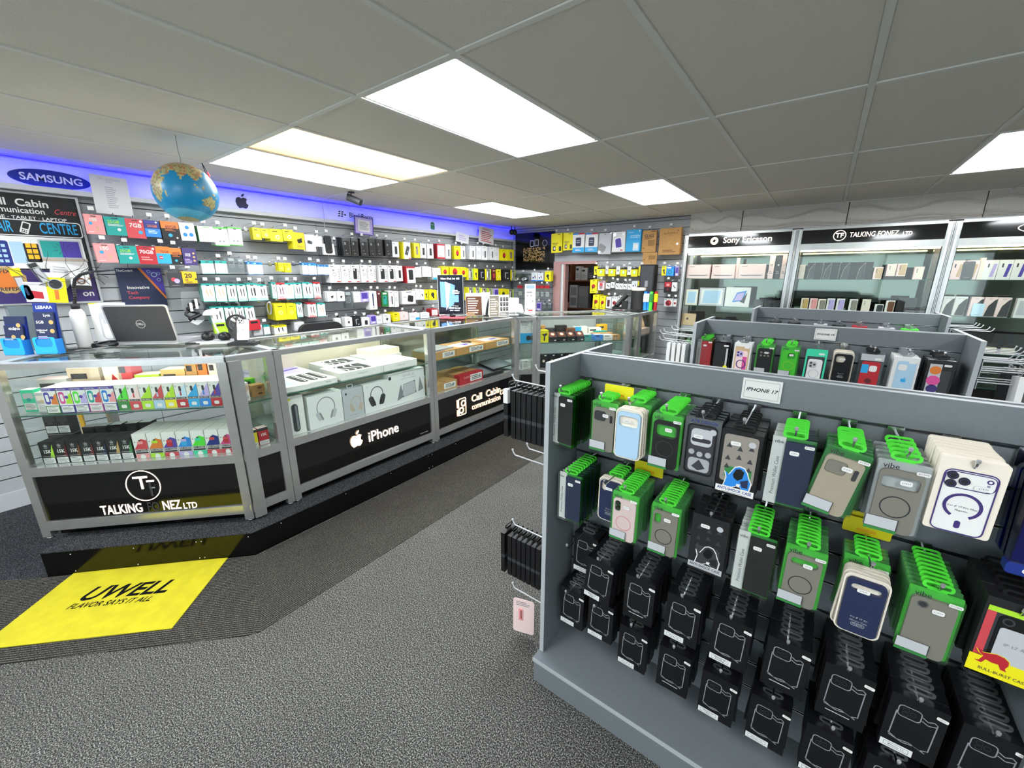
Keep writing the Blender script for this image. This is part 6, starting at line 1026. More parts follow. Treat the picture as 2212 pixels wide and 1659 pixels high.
# ================================================================ TALL CABINET GOODS
ZK={1:1.5815,2:1.2565,3:.9265}
def kput(b,name,lab,cat,x,z,grp,y=5.575,rz=0,rot=None): return put(b,name,lab,cat,(x,y,z),rz,grp,rot)
def pbox(w,h,d,m,art,lens=None,txt=None,shape='ph'):
    b=MB(); b.box(-w/2,w/2,0,d,0,h,m)
    if shape=='ph':
        b.prism(rr(.006,h*.5,w*.72,h*.84,.010,3),-.0010,0,art)
        if lens:
            for k in range(3): b.face(circ(-w*.20,h*(.80-.11*k),w*.065,10),-.0014,lens)
    elif shape=='slash': b.face([(-w*.28,h*.02),(w*.5,h*.02),(w*.5,h*.92),(w*.30,h*.86),(-w*.1,h*.56)],-.0006,art); b.loop([(-w*.34,h*.01),(w*.5,h*.01),(w*.5,h*.96),(w*.30,h*.90),(-w*.16,h*.60)],[(-w*.30,h*.015),(w*.49,h*.015),(w*.49,h*.94),(w*.30,h*.88),(-w*.13,h*.58)],-.0010,-.0006,lens or 'lgrey')
    elif shape=='two': b.prism(rr(-w*.2,h*.72,w*.13,h*.2,.004,2),-.0006,0,'dgrey'); b.face([(w*.02,h*.15),(w*.28,h*.15),(w*.42,h*.8),(w*.16,h*.8)],-.0006,art)
    elif shape=='lap': b.rect(-w*.42,w*.42,h*.22,h*.27,-.0006,'grey'); b.rect(-w*.35,w*.35,h*.20,h*.22,-.0008,'dgrey'); b.lines(-w*.4,-w*.1,h*.8,h*.9,1,-.0006,'inkgrey')
    elif shape=='dot': b.face(circ(0,h*.6,w*.24,14),-.0006,art); b.face(circ(0,h*.6,w*.15,12),-.0009,'paper'); b.lines(-w*.3,w*.3,h*.2,h*.35,2,-.0006,'inkgrey')
    elif shape=='tab': b.prism(rr(0,h*.5,w*.86,h*.84,.008,3),-.0006,0,'paper'); b.face([(-w*.36,h*.14),(w*.30,h*.14),(w*.36,h*.86),(-w*.30,h*.86)],-.0012,art)
    if txt: b.text(txt,h*.075,-w*.02,h*.91,-.0012,'ink',res=1,shear=.2)
    return b
G='goods in the tall lit cabinets'
for i,(x,w) in enumerate(((-1.285,.27),(-1.005,.25),(-.705,.27))): kput(pbox(w,.165,.06,'palepink','grey',shape='lap'),'laptop_box','pale laptop box, %s from left on top shelf of left cabinet'%ordinal(i),'box',x,ZK[1],G)
kput(pbox(.03,.235,.05,'palepink','lgrey',shape='x'),'carton','slim tall pale carton, left of two on left cabinet top shelf','box',-.862,ZK[1],G,5.60); kput(pbox(.03,.22,.05,'cream','lgrey',shape='x'),'carton','slim cream carton, right of two on left cabinet top shelf','box',-.875+.048,ZK[1],G,5.66) if False else None
for i,(x,m,a) in enumerate(((-.515,'palepink','maroon'),(-.450,'softblack','grey'),(-.395,'palepink','tan'))): kput(pbox(.05,.25,.05,m,a,shape='dot'),'watch_carton','tall watch carton, %s from left on left cabinet top shelf'%ordinal(i),'box',x,ZK[1],G)
kput(pbox(.14,.19,.05,'cream','paleblue',shape='tab'),'tablet_box','small white tablet box on second shelf of left cabinet','box',-1.33,ZK[2],G); kput(pbox(.28,.215,.05,'lgrey','paleblue',shape='tab'),'tablet_box','pale framed tablet box on second shelf of left cabinet','box',-1.10,ZK[2],G)
b=MB(); b.box(-.13,.13,0,.05,0,.225,'paper'); b.face([(-.05,.05),(.06,.07),(.09,.19),(-.01,.165)],-.0006,'blue'); b.face([(.03,.06),(.08,.04),(.10,.17)],-.0009,'dgrey'); b.face([(-.035,.065),(.05,.08),(.07,.17),(-.005,.15)],-.0012,'lilac'); kput(b,'tablet_box','white box with a propped blue tablet print, left cabinet','box',-.815,ZK[2],G)
for i,x in enumerate((-.60,-.505,-.42)): kput(pbox(.085,.09+.01*(i%2),.06,'softblack','dgrey'),'gadget_box','dark gadget box, %s from left on second shelf of left cabinet'%ordinal(i),'box',x,ZK[2],G)
for i,(x,h) in enumerate(((-.55,.09),(-.44,.085))): kput(pbox(.08,h,.05,'brown','kraft',shape='dot'),'carton','small brown carton behind the tall watch cartons, %s'%('left' if not i else 'right'),'box',x,ZK[1],G,5.70)
kput(pbox(.05,.15,.06,'cream','lgrey',shape='x'),'carton','cream carton at the left end of middle cabinet top shelf','box',-.225,ZK[1],G)
for i,x in enumerate((-.150,-.085,-.010,.060,.140,.205,.265,.325)): kput(pbox(.066,.168,.05,'softblack','black' if i%2 else 'gloss','lgrey' if i%2==0 else 'dgrey',shape='slash'),'phone_box','black phone box, %s from left on middle cabinet top shelf'%ordinal(i),'box',x,ZK[1],G)
for i,(x,z) in enumerate(((.405,0),(.500,.03),(.575,.03),(.700,0))):
    if z: kput(pbox(.072,.029,.06,'softblack','dgrey',shape='x'),'carton','flat dark carton under the %s gold phone box'%('first' if i==1 else 'second'),'box',x,ZK[1],G)
    kput(pbox(.068,.118,.05,'palepink','cream' if i%2 else 'tan','dgrey'),'phone_box','pale gold phone box, %s from left on middle cabinet top shelf'%ordinal(i),'box',x,ZK[1]+z,G)
for i,(x,m,a,h) in enumerate(((-.150,'cream','gold',.122),(-.072,'palepink','pink',.122),(.002,'cream','casegrey',.115),(.078,'paper','lilac',.125),(.160,'paper','lilac',.125),(.265,'paper','casegrey',.122),(.368,'cream','cream',.125),(.472,'paper','dgrey',.08),(.552,'paper','brown',.12))): kput(pbox(.066,h,.04,m,a,'dgrey' if h>.1 else None),'phone_box','small phone box, %s from left on middle cabinet second shelf'%ordinal(i),'box',x,ZK[2],G)
kput(pbox(.14,.15,.06,'softblack','dgrey',shape='x'),'carton','dark square carton at right end of middle cabinet second shelf','box',.67,ZK[2],G)
for i,(x,a,m) in enumerate(((.952,'tan','palepink'),(1.045,'tan','palepink'),(1.16,'lilac','paper'),(1.245,'violet','paper'),(1.33,'violet','paper'),(1.415,'violet','paper'))): kput(pbox(.082,.17,.05,m,a,shape='two'),'phone_box','white phone box, %s from left on right cabinet top shelf'%ordinal(i),'box',x,ZK[1],G)
kput(slate(.075,.16,'dgrey',False),'phone','dark phone leaning on the second box, right cabinet top shelf','phone',1.02,ZK[1],G,5.555,rot=(-.12,0,0)); kput(pbox(.03,.19,.05,'cream','tan',shape='x'),'carton','narrow cream carton between phone boxes, right cabinet','box',1.104,ZK[1],G)
for i,x in enumerate((.95,1.033,1.135,1.22,1.302)): kput(pbox(.080,.172,.05,'palepink' if i>1 else 'paper','dgrey','cream',('A17 5G','A07 5G','A07','A07','A07')[i],'slash'),'phone_box','slanted-print phone box, %s from left on right cabinet second shelf'%ordinal(i),'box',x,ZK[2],G)
kput(slate(.075,.115,'sky',False),'phone','pale turquoise phone in front of third slanted-print box','phone',1.150,ZK[2],G,5.555,rot=(-.1,0,0)); kput(pbox(.08,.17,.05,'paper','lgrey',shape='tab'),'tablet_box','white tablet box at picture edge, right cabinet second shelf','box',1.415,ZK[2],G)
for i,(x,m) in enumerate(((1.00,'dgrey'),(1.22,'softblack'),(1.46,'dgrey'))):
    b=MB(); b.box(-.12,.12,0,.012,0,.17,m); b.box(-.12,.12,-.14,.0,0,.012,'black'); kput(b,'laptop','dark laptop standing open, %s on right cabinet third shelf'%ordinal(i),'laptop',x,ZK[3],G,5.74)
c('ivory','#d9cfb4',.5)
for i,x in enumerate((1.10,1.20,1.30,1.41)):
    b=MB(); b.prism(rr(0,.03,.08,.06,.01,3),0,.04,'ivory'); b.prism(rr(0,.075,.075,.035,.008,3),.01,.03,'dgrey'); kput(b,'handset','cream and dark phone handset, %s on right cabinet third shelf'%ordinal(i),'phone',x,ZK[3],G,5.57)
kput(slate(.20,.15,'tan'),'tablet','rose gold tablet leaning low in the left cabinet','tablet',-1.36,ZK[3]+.07,G,5.60,rot=(-.2,0,0)); kput(carton(.24,.16,.068,'lgrey'),'carton','grey carton under the low rose gold tablet','box',-1.345,ZK[3],G,5.60); kput(slate(.22,.15,'dgrey',False),'tablet','dark tablet leaning beside the low rose gold tablet','tablet',-1.10,ZK[3],G,5.60,rot=(-.2,0,0))
b=MB(); b.tube([(-.10,0,.05),(-.06,-.02,.09),(0,-.03,.115),(.06,-.02,.12),(.11,0,.10)],[.02,.04,.05,.045,.02],'navy',10)
for k in range(3): b.tube([(-.03+.035*k,-.055,.11),(-.02+.035*k,-.062,.07)],.006,'sky',5)
kput(b,'trainer_shoe','dark blue striped shape lying low in the left cabinet','shoe',-.95,ZK[3]+.01,G,5.68)
for i in range(5): kput(pbox(.05,.07+.02*(i%2),.05,('paper','yellow','lgrey','paper','teal')[i],'lgrey',shape='x'),'carton','small carton, %s from left on low left-cabinet shelf'%ordinal(i),'box',-.72+.075*i,ZK[3],G)
# ================================================================ ON THE COUNTER TOPS
ZT1=ZC+.002
def simstand(x,y,rz,hd,rows,lab,hgt,dots):
    b=MB(); b.box(-.058,.058,-.02,.02,0,.085,'blue'); T=thing('sim_card_stand',lab,'card stand',(x,y,ZT1),rz,'SIM card stands'); b.obj('tray',T)
    b=MB(); b.box(-.056,.056,.0,.012,.01,hgt,'dkblue'); b.rect(-.056,.056,hgt-.045,hgt,-.0004,'dkblue' if hd else 'navy'); b.obj('backboard',T,rot=(-.12,0,0))
    b=MB(); b.box(-.050,.050,-.012,-.004,.04,hgt-.05,'navy'); b.obj('card',T,rot=(-.12,0,0))
    b=MB()
    if hd: b.text(hd,.024,0,hgt-.024,-.001,'paper',bold=.02)
    b.text('Lyca',.020,.018,hgt-.068,-.0126,'paper',bold=.015)
    for t,x0,z0,sz in rows: b.text(t,sz,x0,z0,-.0127,'paper',bold=.012)
    b.lines(-.042,.02,.075,hgt*.36,3,-.0126,'lilac')
    for x0,z0 in dots: b.face(circ(x0,z0,.012,14),-.0128,'gold')
    b.obj('lettering',T,rot=(-.12,0,0)); b=MB(); b.face([(.03,.02),(.055,.035),(.055,.075),(.04,.06)],-.0206,'magenta'); b.loop(rr(0,.050,.112,.095,.012,3),rr(0,.068,.085,.055,.02,3),-.024,-.020,'cyan'); b.obj('tray_front',T)
simstand(-3.588,.150,.68,None,(('40GB',-.005,.145,.018),('300GB',-.03,.085,.014),('200GB',.03,.085,.014)),'navy SIM card stand in a blue tray, leftmost on counter',.215,((.03,.165),(-.005,.10),(.045,.10)))
simstand(-3.500,.262,.75,'LEBARA',(('5GB',-.022,.178,.022),('Unlimited\nData',-.018,.128,.014)),'blue SIM card stand with white lettered header',.285,((.035,.178),(.035,.128)))
b=MB(); b.box(-.14,.14,0,.004,0,.27,BAGM); b.box(-.14,.14,0,.09,0,.004,BAGM); b.box(-.13,.13,.006,.008,.01,.26,'lgrey'); put(b,'leaflet_holder','clear leaflet holder standing behind the SIM card stands','leaflet holder',(-3.70,.245,ZT1),.7)
T=thing('bottle_lamp','white bottle with black gooseneck bent toward the right','lamp',(-3.655,.425,ZT1),0)
b=MB(); b.lathe([(.036,0),(.038,.01),(.038,.18),(.034,.215),(.022,.235)],'white',24); b.obj('bottle',T,smooth=True); b=MB(); b.lathe([(.020,.235),(.021,.262),(.014,.268)],'softblack',16); b.obj('cap',T,smooth=True)
GN=[(0,0,.265),(.015,.010,.31),(.012,.012,.36),(.035,.025,.41),(.08,.05,.440),(.14,.09,.455),(.26,.17,.465)]
b=MB(); 
P=[]
for i in range(len(GN)-2):
    a,q=Vector(GN[i]),Vector(GN[i+1])
    for k in range(7): P.append(a.lerp(q,k/7))
b.tube(P,[.0095 if k%2 else .0075 for k in range(len(P))],'softblack',10); b.tube([GN[-2],GN[-1]],[.006,.004],'black',8); b.obj('gooseneck',T)
b=MB(); b.box(-.075,.075,0,.08,0,.265,'white'); b.prism(rr(.0,.125,.07,.17,.03,5),-.0010,0,'lgrey'); b.prism(rr(0,.11,.05,.13,.02,4),-.0016,-.001,'paper'); b.rect(-.014,.014,.14,.2,-.0022,'inkfaint'); b.box(-.075,-.04,-.001,.03,.262,.267,'yellow'); b.rect(.03,.07,.24,.252,-.001,'red'); put(b,'appliance_box','white box with a tube print behind the white bottle','box',(-3.60,.535,ZT1),.78)
T=thing('laptop','open silver laptop with dark lid turned from the viewer','laptop',(-3.475,.715,ZT1),.77)
b=MB(); b.plan(rr(0,0,.37,.25,.02,3),.004,.022,'silver'); b.rect(-.17,.17,.008,.018,-.1255,'lgrey'); b.obj('base',T,loc=(0,.08,0))
b=MB(); b.prism(rr(0,.12,.37,.245,.018,4),-.004,.004,'silver'); b.prism(rr(0,.12,.352,.228,.014,4),-.0048,-.004,'dgrey'); b.loop(circ(0,.12,.026,22),circ(0,.12,.0235,22),-.0056,-.0048,'silver'); b.text('DELL',.017,0,.12,-.0052,'silver',bold=.03); b.obj('lid',T,loc=(0,-.045,.02),rot=(.20,0,0))
b=MB()
for k in range(7):
    P=[(.055*math.cos(t*.6+k)*(1+.2*math.sin(k)),.028*math.sin(t*.6+k*1.3),.012+.006*k*.7+.006*math.sin(t*.9+k)) for t in range(12)]; b.tube(P,.0032,'black',5)
b.tube([(-.05,-.02,.006),(-.10,-.03,.004),(-.14,-.05,.004),(-.19,-.03,.004),(-.22,-.05,.004)],.003,'black',5); stuff(put(b,'cable_tangle','tangled black cables on counter in front of the laptop','cable',(-3.50,.49,ZT1),.77))
b=MB(); b.loop(rr(0,0,.10,.03,.014,5),rr(0,0,.085,.018,.009,5),-.004,.004,'softblack'); put(b,'cable_ring','flat black oval ring lying right of the laptop','accessory',(-3.235,.865,ZT1+.005),0,rot=(PI/2,0,.75))
b=MB(); b.plan(rr(0,0,.20,.14,.02,3),0,.012,'white'); b.plan(rr(0,0,.19,.13,.02,3),.012,.014,'lgrey'); put(b,'white_tray','flat white tray under the mushroom lamp, on the counter','tray',(-3.20,.985,ZT1),.85)
T=thing('mushroom_lamp','small white mushroom-shaped lamp standing on a flat tray','lamp',(-3.235,1.00,ZT1+.0145),0)
b=MB(); b.tube([(.02,.02,0),(0,0,.09),(-.012,-.008,.175)],[.007,.006,.005],'white',8); b.obj('stem',T,smooth=True); b=MB(); b.lathe([(.045,.165),(.044,.172),(.036,.188),(.02,.198),(.003,.202)],'white',18,-.012,-.008); b.obj('lamp_shade',T,smooth=True)
for i,(x,y) in enumerate(((-3.255,.955),(-3.175,1.025))):
    b=MB(); b.lathe([(.022,0),(.036,.010),(.038,.025),(.031,.044),(.012,.054)],'black',18); tag(b.obj('speaker_pod',None,(x,y,ZT1+.0145),smooth=True),'%s black dome pod beside the mushroom lamp'%('left' if not i else 'right'),'pod','black dome pods')
b=MB(); b.loop(circ(0,.12,.062,24),circ(0,.12,.050,24),-.018,.018,'softblack'); 
for k in range(5): 
    a=k*2*PI/5; b.face([(0,.12),(.048*math.cos(a),.12+.048*math.sin(a)),(.044*math.cos(a+.7),.12+.044*math.sin(a+.7))],0,'dgrey')
for k in range(6): b.loop(circ(0,.12,.048-.007*k,20),circ(0,.12,.0465-.007*k,20),-.016,-.015,'grey')
b.prism(circ(0,.12,.012,12),-.016,.012,'black'); b.tube([(0,.012,.06),(0,.02,.01)],.008,'softblack',8); b.plan(circ(0,.015,.04,16),0,.01,'softblack'); put(b,'mini_fan','small black desk fan behind the phone stand','fan',(-3.14,1.10,ZT1),.95)
T=thing('phone_stand','dark phone stand holding a white phone with animal cut-out','phone stand',(-2.955,1.055,ZT1),.80)
b=MB(); b.plan(rr(0,0,.16,.09,.006,2),0,.018,'softblack'); b.plan(rr(.01,-.005,.10,.05,.004,2),.018,.024,'dgrey'); b.obj('base',T); b=MB(); b.box(-.055,-.035,.0,.014,.015,.12,'dgrey'); b.box(-.03,.03,-.02,-.012,.022,.032,'black'); b.obj('back_rest',T)
b=MB(); b.prism(rr(0,.075,.07,.135,.010,4),-.006,.003,'white'); apple(b,0,.075,.02,-.0064,'lgrey'); b.prism(rr(-.012,.130,.042,.032,.014,4),-.0075,-.006,'ink'); b.prism(rr(-.012,.130,.038,.028,.012,4),-.0082,-.0075,'paper'); 
for x,z in ((-.020,.136),(-.004,.134),(-.014,.123)): b.prism(circ(x,z,.0055,10),-.0092,-.0082,'ink')
b.tube([(.010,.0,.132),(.025,.0,.138),(.036,.0,.146),(.040,.0,.138)],.003,'ink',5); b.obj('phone',T,loc=(0,-.005,.022),rot=(-.30,0,.0))
# behind the counters
b=MB(); b.box(-.26,.26,-1.0,1.0,1.06,1.10,'dgrey'); b.box(-.24,.24,-.98,-.94,0,1.06,'dgrey'); b.box(-.24,.24,.94,.98,0,1.06,'dgrey'); put(b,'back_desk','dark desk behind the brown box counter','desk',(-3.55,4.30,.0),0)
T=thing('monitor','upright black monitor showing blue tablets and white lettering','monitor',(-3.42,3.40,1.1005),.80)
b=MB(); b.plan(rr(0,.02,.16,.10,.01,2),0,.012,'softblack'); b.box(-.02,.02,.02,.035,.012,.22,'softblack'); b.obj('stand',T); b=MB(); b.box(-.145,.145,-.012,.018,.085,.525,'silver'); b.box(-.139,.139,-.0135,-.012,.088,.522,'gloss'); b.obj('housing',T)
c('screen_dark','#0c1420',.2,emit=.5); c('screen_blue','#5d86c8',.3,emit=.8); c('screen_pale','#a8bde6',.3,emit=.9); c('screen_white','#f2f4f8',.3,emit=1.0)
b=MB(); b.rect(-.133,.133,.10,.516,-.0138,'screen_dark'); b.face([(-.115,.17),(-.06,.16),(-.06,.445),(-.115,.45)],-.0141,'screen_blue'); b.face([(-.055,.13),(.02,.25),(.02,.42),(-.06,.45)],-.0144,'screen_pale'); b.face([(-.03,.14),(.035,.2),(.05,.41),(.0,.43)],-.0147,'screen_blue'); b.rect(.03,.09,.22,.30,-.0148,'screen_blue')
b.text('New iPad Air M3',.030,0,.482,-.0150,'screen_white',bold=.01); b.text('128GB Storage',.022,.04,.155,-.0150,'screen_white',bold=.01); b.text('WiFi + Cellular',.018,.04,.128,-.0150,'screen_white'); b.text('11" Screen',.016,.05,.178,-.0150,'screen_white'); b.lines(.02,.10,.31,.36,3,-.0150,'screen_white'); b.obj('screen',T)
b=MB(); b.plan(rr(0,0,.26,.20,.01,3),0,.003,'pinkred'); put(b,'mouse_mat','red mouse mat lying on the brown box counter','mat',(-3.11,3.12,ZT1),.5); b=MB(); b.lathe([(.001,0),(.030,.002),(.034,.012),(.026,.026),(.008,.032)],'black',16); tag(b.obj('computer_mouse',None,(-3.17,3.17,ZT1+.0035),smooth=True),'black computer mouse on the red mat','mouse')
b=MB(); b.box(-.09,.09,0,.008,0,.25,'white'); b.box(-.086,.086,-.0006,0,.004,.21,'brown'); b.lines(-.07,.05,.02,.20,7,-.0009,'paper'); b.box(.09,.19,.02,.026,0,.26,'white'); put(b,'price_board','white board with brown printed sheet leaning on counter','sign',(-3.08,3.42,ZT1),.85,rot=(-.18,0,.85))
b=MB(); b.box(-.115,.115,0,.006,0,.232,'white'); b.rect(-.108,-.005,.006,.222,-.0006,'casegrey'); b.lines(-.10,-.02,.02,.20,7,-.0009,'paper'); b.loop(circ(-.03,.14,.018,12,.03),circ(-.03,.14,.013,12,.025),-.0011,-.0007,'paper')
for i in range(3):
    for j in range(3): b.prism(rr(.025+.033*i,.185-.052*j,.024,.040,.004,2),-.0006,0,'dgrey'); b.rect(.018+.033*i,.030+.033*i,.18-.052*j,.20-.052*j,-.0009,'inkgrey')
b.rect(.004,.108,.008,.045,-.0006,'grey'); b.lines(.01,.1,.012,.04,2,-.0009,'paper'); put(b,'leaflet_holder','leaflet holder with grey text and pictured gadgets, counter corner','leaflet holder',(-2.79,3.50,ZT1),1.0)
b=MB(); b.tube([(0,0,0),(.01,0,.09),(.03,0,.19)],[.014,.012,.009],'softblack',8); b.box(-.03,.05,-.03,.03,0,.012,'softblack'); b.loop(circ(.03,.20,.026,14),circ(.03,.20,.018,14),-.008,.008,'lgrey'); put(b,'cable_stand','black upright stand with white cable loop by the leaflets','stand',(-2.93,3.45,ZT1),.8)
b=MB(); 
for k in range(5): b.tube([(.06*math.cos(t*.8+k),.04*math.sin(t*.7+k),.01+.008*k) for t in range(10)],.003,'tan',5)
stuff(put(b,'cable_heap','tan heap of tangled leads beside the mouse mat','cable',(-3.02,3.30,ZT1),0))
b=MB(); b.box(-.062,.062,0,.004,0,.34,'white'); b.rect(-.045,.045,.29,.325,-.0006,'paleblue'); b.lines(-.04,.04,.235,.26,1,-.0006,'inkgrey'); 
for x,z in ((-.03,.21),(.01,.21),(.03,.15),(-.03,.06)): b.face(circ(x,z,.007,8),-.0006,'inkgrey')
b.lines(-.02,.045,.03,.06,1,-.0006,'pinkred'); b.box(-.062,.062,-.03,.06,0,.003,'white'); put(b,'upright_sign','tall narrow white sign with a pale blue heading','sign',(-2.675,3.925,ZT1),.72)
b=MB(); b.box(-.12,.12,-.10,.10,0,.02,'dgrey'); b.add([(-.12,-.10,.02),(.12,-.10,.02),(.12,.10,.02),(-.12,.10,.02),(-.11,-.02,.13),(.11,-.02,.13),(.11,.10,.13),(-.11,.10,.13)],[(0,1,5,4),(1,2,6,5),(2,3,7,6),(3,0,4,7),(4,5,6,7)],'lgrey'); put(b,'label_printer','grey sloped printer on the desk behind the counters','printer',(-3.42,4.62,1.1005),.9)
put(carton(.15,.12,.20,'white'),'appliance_box','plain white box on the desk behind the counters','box',(-3.60,4.86,1.1005),.8); put(carton(.09,.04,.10,'amber',lambda b,w,h:b.loop(circ(0,h/2,.025,12),circ(0,h/2,.02,12),-.001,-.0005,'orange')),'carton','small amber box in front of plain white box','box',(-3.60,4.72,1.1005),.8)
b=MB(); b.box(-.10,.10,-.02,.02,0,.05,'navy'); put(b,'tray','navy tray on the desk beside the amber box','tray',(-3.50,4.78,1.1005),.8)
T=thing('office_chair','black office chair back showing above the white box counter','chair',(-3.72,2.0,ZP*0),PI/2)
b=MB(); b.prism(rr(0,1.02,.42,.34,.08,6),.0,.05,'softblack'); b.obj('backrest',T); b=MB(); b.plan(rr(0,-.2,.46,.44,.06,5),.52,.59,'softblack'); b.obj('seat',T); b=MB(); b.tube([(0,-.2,.08),(0,-.2,.52)],.025,'dgrey',10); b.tube([(0,-.05,.54),(0,.03,.60),(0,.035,.86)],.02,'dgrey',8); b.obj('post',T)
for k in range(5):
    a=k*2*PI/5; b=MB(); b.tube([(0,-.2,.10),(.28*math.cos(a),-.2+.28*math.sin(a),.05)],[.022,.014],'dgrey',8); b.tube([(.28*math.cos(a),-.2+.28*math.sin(a)-.01,.028),(.28*math.cos(a),-.2+.28*math.sin(a)+.01,.028)],.027,'black',10); b.obj('leg',T)
# right end of the counters
b=MB(); b.lathe([(.085,0),(.088,.01),(.088,.235),(.085,.245)],'softblack',24); T=thing('black_canister','black canister with cream lid at the far counter end','canister',(-1.93,5.33,ZT1),0); b.obj('body',T,smooth=False); b=MB(); b.lathe([(.090,.245),(.092,.25),(.092,.275),(.080,.28)],'cream',24); b.obj('lid',T)
b=MB(); b.tube([(-.12,0,.015),(-.08,-.01,.05),(-.02,0,.13),(.04,.01,.19)],[.022,.03,.032,.028],'black',10); b.box(-.14,-.02,-.05,.05,0,.03,'black'); b.box(-.02,.05,-.04,.03,0,.11,'black'); put(b,'scanner','black handheld scanner on its base beside the canister','scanner',(-2.10,5.28,ZT1),.2)
for i,(m,u,x) in enumerate((('blue','white',-1.80),('dkblue','white',-1.765),('green','dkgreen',-1.725),('red','yellow',-1.675))):
    b=MB(); b.lathe([(.022,0),(.022,.105)],'blue' if m=='dkblue' else m,14); b.lathe([(.026,.106),(.026,.20),(.02,.21)],u,14); b.lathe([(.021,.2105),(.021,.235)],m,14); put(b,'spray_tube','%s tube with %s label, far counter end'%(('blue','dark blue','green','red')[i],('white','white','green','yellow')[i]),'tube',(x-.02,5.29+.03*(i%2),ZT1),0,'coloured tubes')
b=MB(); b.box(-.095,.095,-.07,.07,0,1.755,'softblack'); b.box(-.08,.08,-.073,-.07,1.2,1.74,'dgrey'); b.box(-.02,.02,-.0735,-.073,1.47,1.55,'inkgrey'); put(b,'black_cabinet','tall black upright cabinet against the back wall','cabinet',(-1.915,5.625,.0),0)
# ================================================================ DOORWAY, POSTERS, SIGNS, GLOBE
c('pinkwood','#b98f8a',.5)
b=MB(); D1=D.objects.new('door_1',None); COL.objects.link(D1); struct(D1)
b.box(-3.55,-3.42,5.87,5.90,0,1.83,'pinkwood'); b.box(-3.42,-2.80,5.87,5.90,1.79,1.83,'pinkwood'); b.box(-3.42,-3.395,5.885,5.95,0,1.79,'lgrey'); b.box(-3.395,-3.37,5.875,5.96,0,1.79,'white'); b.box(-3.37,-3.345,5.89,6.0,0,1.79,'pinkwood'); b.obj('door_frame',D1)
b=MB(); b.box(-4.6,-2.2,7.45,7.5,0,2.4,'wallpaint'); b.box(-4.6,-4.55,6.0,7.45,0,2.4,'wallpaint'); b.box(-2.25,-2.2,6.0,7.45,0,2.4,'wallpaint'); b.box(-4.6,-2.2,6.0,7.5,2.4,2.45,'wallpaint'); struct(b.obj('wall_backroom'))
T=thing('shelf_unit','brown wooden shelf unit seen through the doorway','shelf unit',(-3.75,7.2,0),0)
b=MB(); b.box(-.5,-.47,-.2,.2,0,2.2,'brown'); b.box(.47,.5,-.2,.2,0,2.2,'brown'); b.box(-.5,.5,.19,.2,0,2.2,'brown'); b.box(-.13,-.10,-.2,.19,1.53,2.2,'brown'); b.obj('carcass',T)
for z in (1.0,1.51,2.18): b=MB(); b.box(-.469,.469,-.199,.189,z,z+.022,'brown'); b.obj('shelf',T)
for i,(x,w,h,m) in enumerate(((-.40,.06,.27,'palepink'),(-.335,.06,.27,'lilac'),(-.27,.06,.27,'palepink'),(-.205,.05,.17,'cyan'),(.03,.10,.25,'lgrey'),(.16,.12,.22,'lgrey'),(.30,.12,.26,'dgrey'))): put(carton(w,.12,h,m,txt3),'carton','back-room %s carton, %s on the upper shelf'%({'palepink':'pink','lilac':'lilac','cyan':'blue','lgrey':'grey','dgrey':'dark'}[m],ordinal(i)),'box',(-3.75+x,7.03,1.533),0,'back room cartons')
for i,(x,w,h,m) in enumerate(((-.30,.28,.09,'pink'),(-.05,.16,.42,'lgrey'),(.16,.2,.40,'grey'))): put(carton(w,.12,h,m,lambda b,w,h:(b.rect(-w*.4,w*.4,h*.55,h*.9,-.0006,'inkgrey'),b.rect(-w*.4,w*.4,h*.1,h*.45,-.0006,'grey'))),'carton','back-room %s box, %s on the lower shelf'%({'pink':'pink','lgrey':'pale','grey':'grey'}[m],ordinal(i)),'box',(-3.75+x,7.03,1.023),0,'back room cartons')
b=MB(); b.box(-.18,.18,-.11,.11,0,.02,'lit_cool'); tag(b.obj('room_light',None,(-3.3,6.5,2.379)),'small lit ceiling lamp in the back room','ceiling light')
C['lit_cool'].node_tree.nodes['Principled BSDF'].inputs['Emission Strength'].default_value=7
# posters on the left wall
XP=XL+.012
T=thing('framed_poster','black framed repair poster with white and blue lettering','poster',(XP,.400,1.79),PI/2)
b=MB(); b.loop(rr(0,0,.535,.74,.002,1),rr(0,0,.509,.714,.002,1),-.012,.004,'silver'); b.obj('frame',T); b=MB(); b.box(-.2545,.2545,-.002,.003,-.357,.357,'softblack'); b.rect(-.235,.235,-.125,.085,-.0024,'paper'); b.rect(-.2545,.2545,-.357,-.135,-.0024,'purple'); b.obj('sheet',T)
b=MB(); b.text('Call  Cabin',.064,-.03,.300,-.0026,'paper',bold=.02,wx=1.02); b.text('communication',.052,-.055,.252,-.0026,'paper',bold=.012,wx=.9); b.text('Centre',.05,.185,.258,-.0027,'pinkred',shear=.4,wx=.75); b.text('PHONE · TABLET · LAPTOP',.029,-.01,.205,-.0026,'paper',bold=.01,wx=1.12); b.loop(rr(0,.142,.50,.105,.02,4),rr(0,.142,.488,.093,.016,4),-.0026,-.0022,'paper'); b.text('REPAIR',.10,-.145,.142,-.0027,'cyan',bold=.01,wx=.42); b.text('CENTRE',.10,.135,.142,-.0027,'cyan',bold=.01,wx=.50); b.obj('lettering',T)
b=MB(); b.M=Matrix.Translation((-.022,0,.142))@Matrix.Rotation(.35,4,'Y'); b.loop(rr(0,0,.04,.075,.006,3),rr(0,.012,.028,.036,.003,3),-.0030,-.0026,'paper')
for i in range(3):
    for j in range(2): b.rect(-.012+.009*i,-.006+.009*i,-.032+.011*j,-.025+.011*j,-.0032,'ink')
b.M=None; b.obj('phone_icon',T)
b=MB(); b.M=Matrix.Translation((0,0,.045))@Matrix.Diagonal((1,1,.82,1)); b.prism(rr(-.17,-.09,.10,.20,.012,3),-.0034,-.003,'dkblue'); 
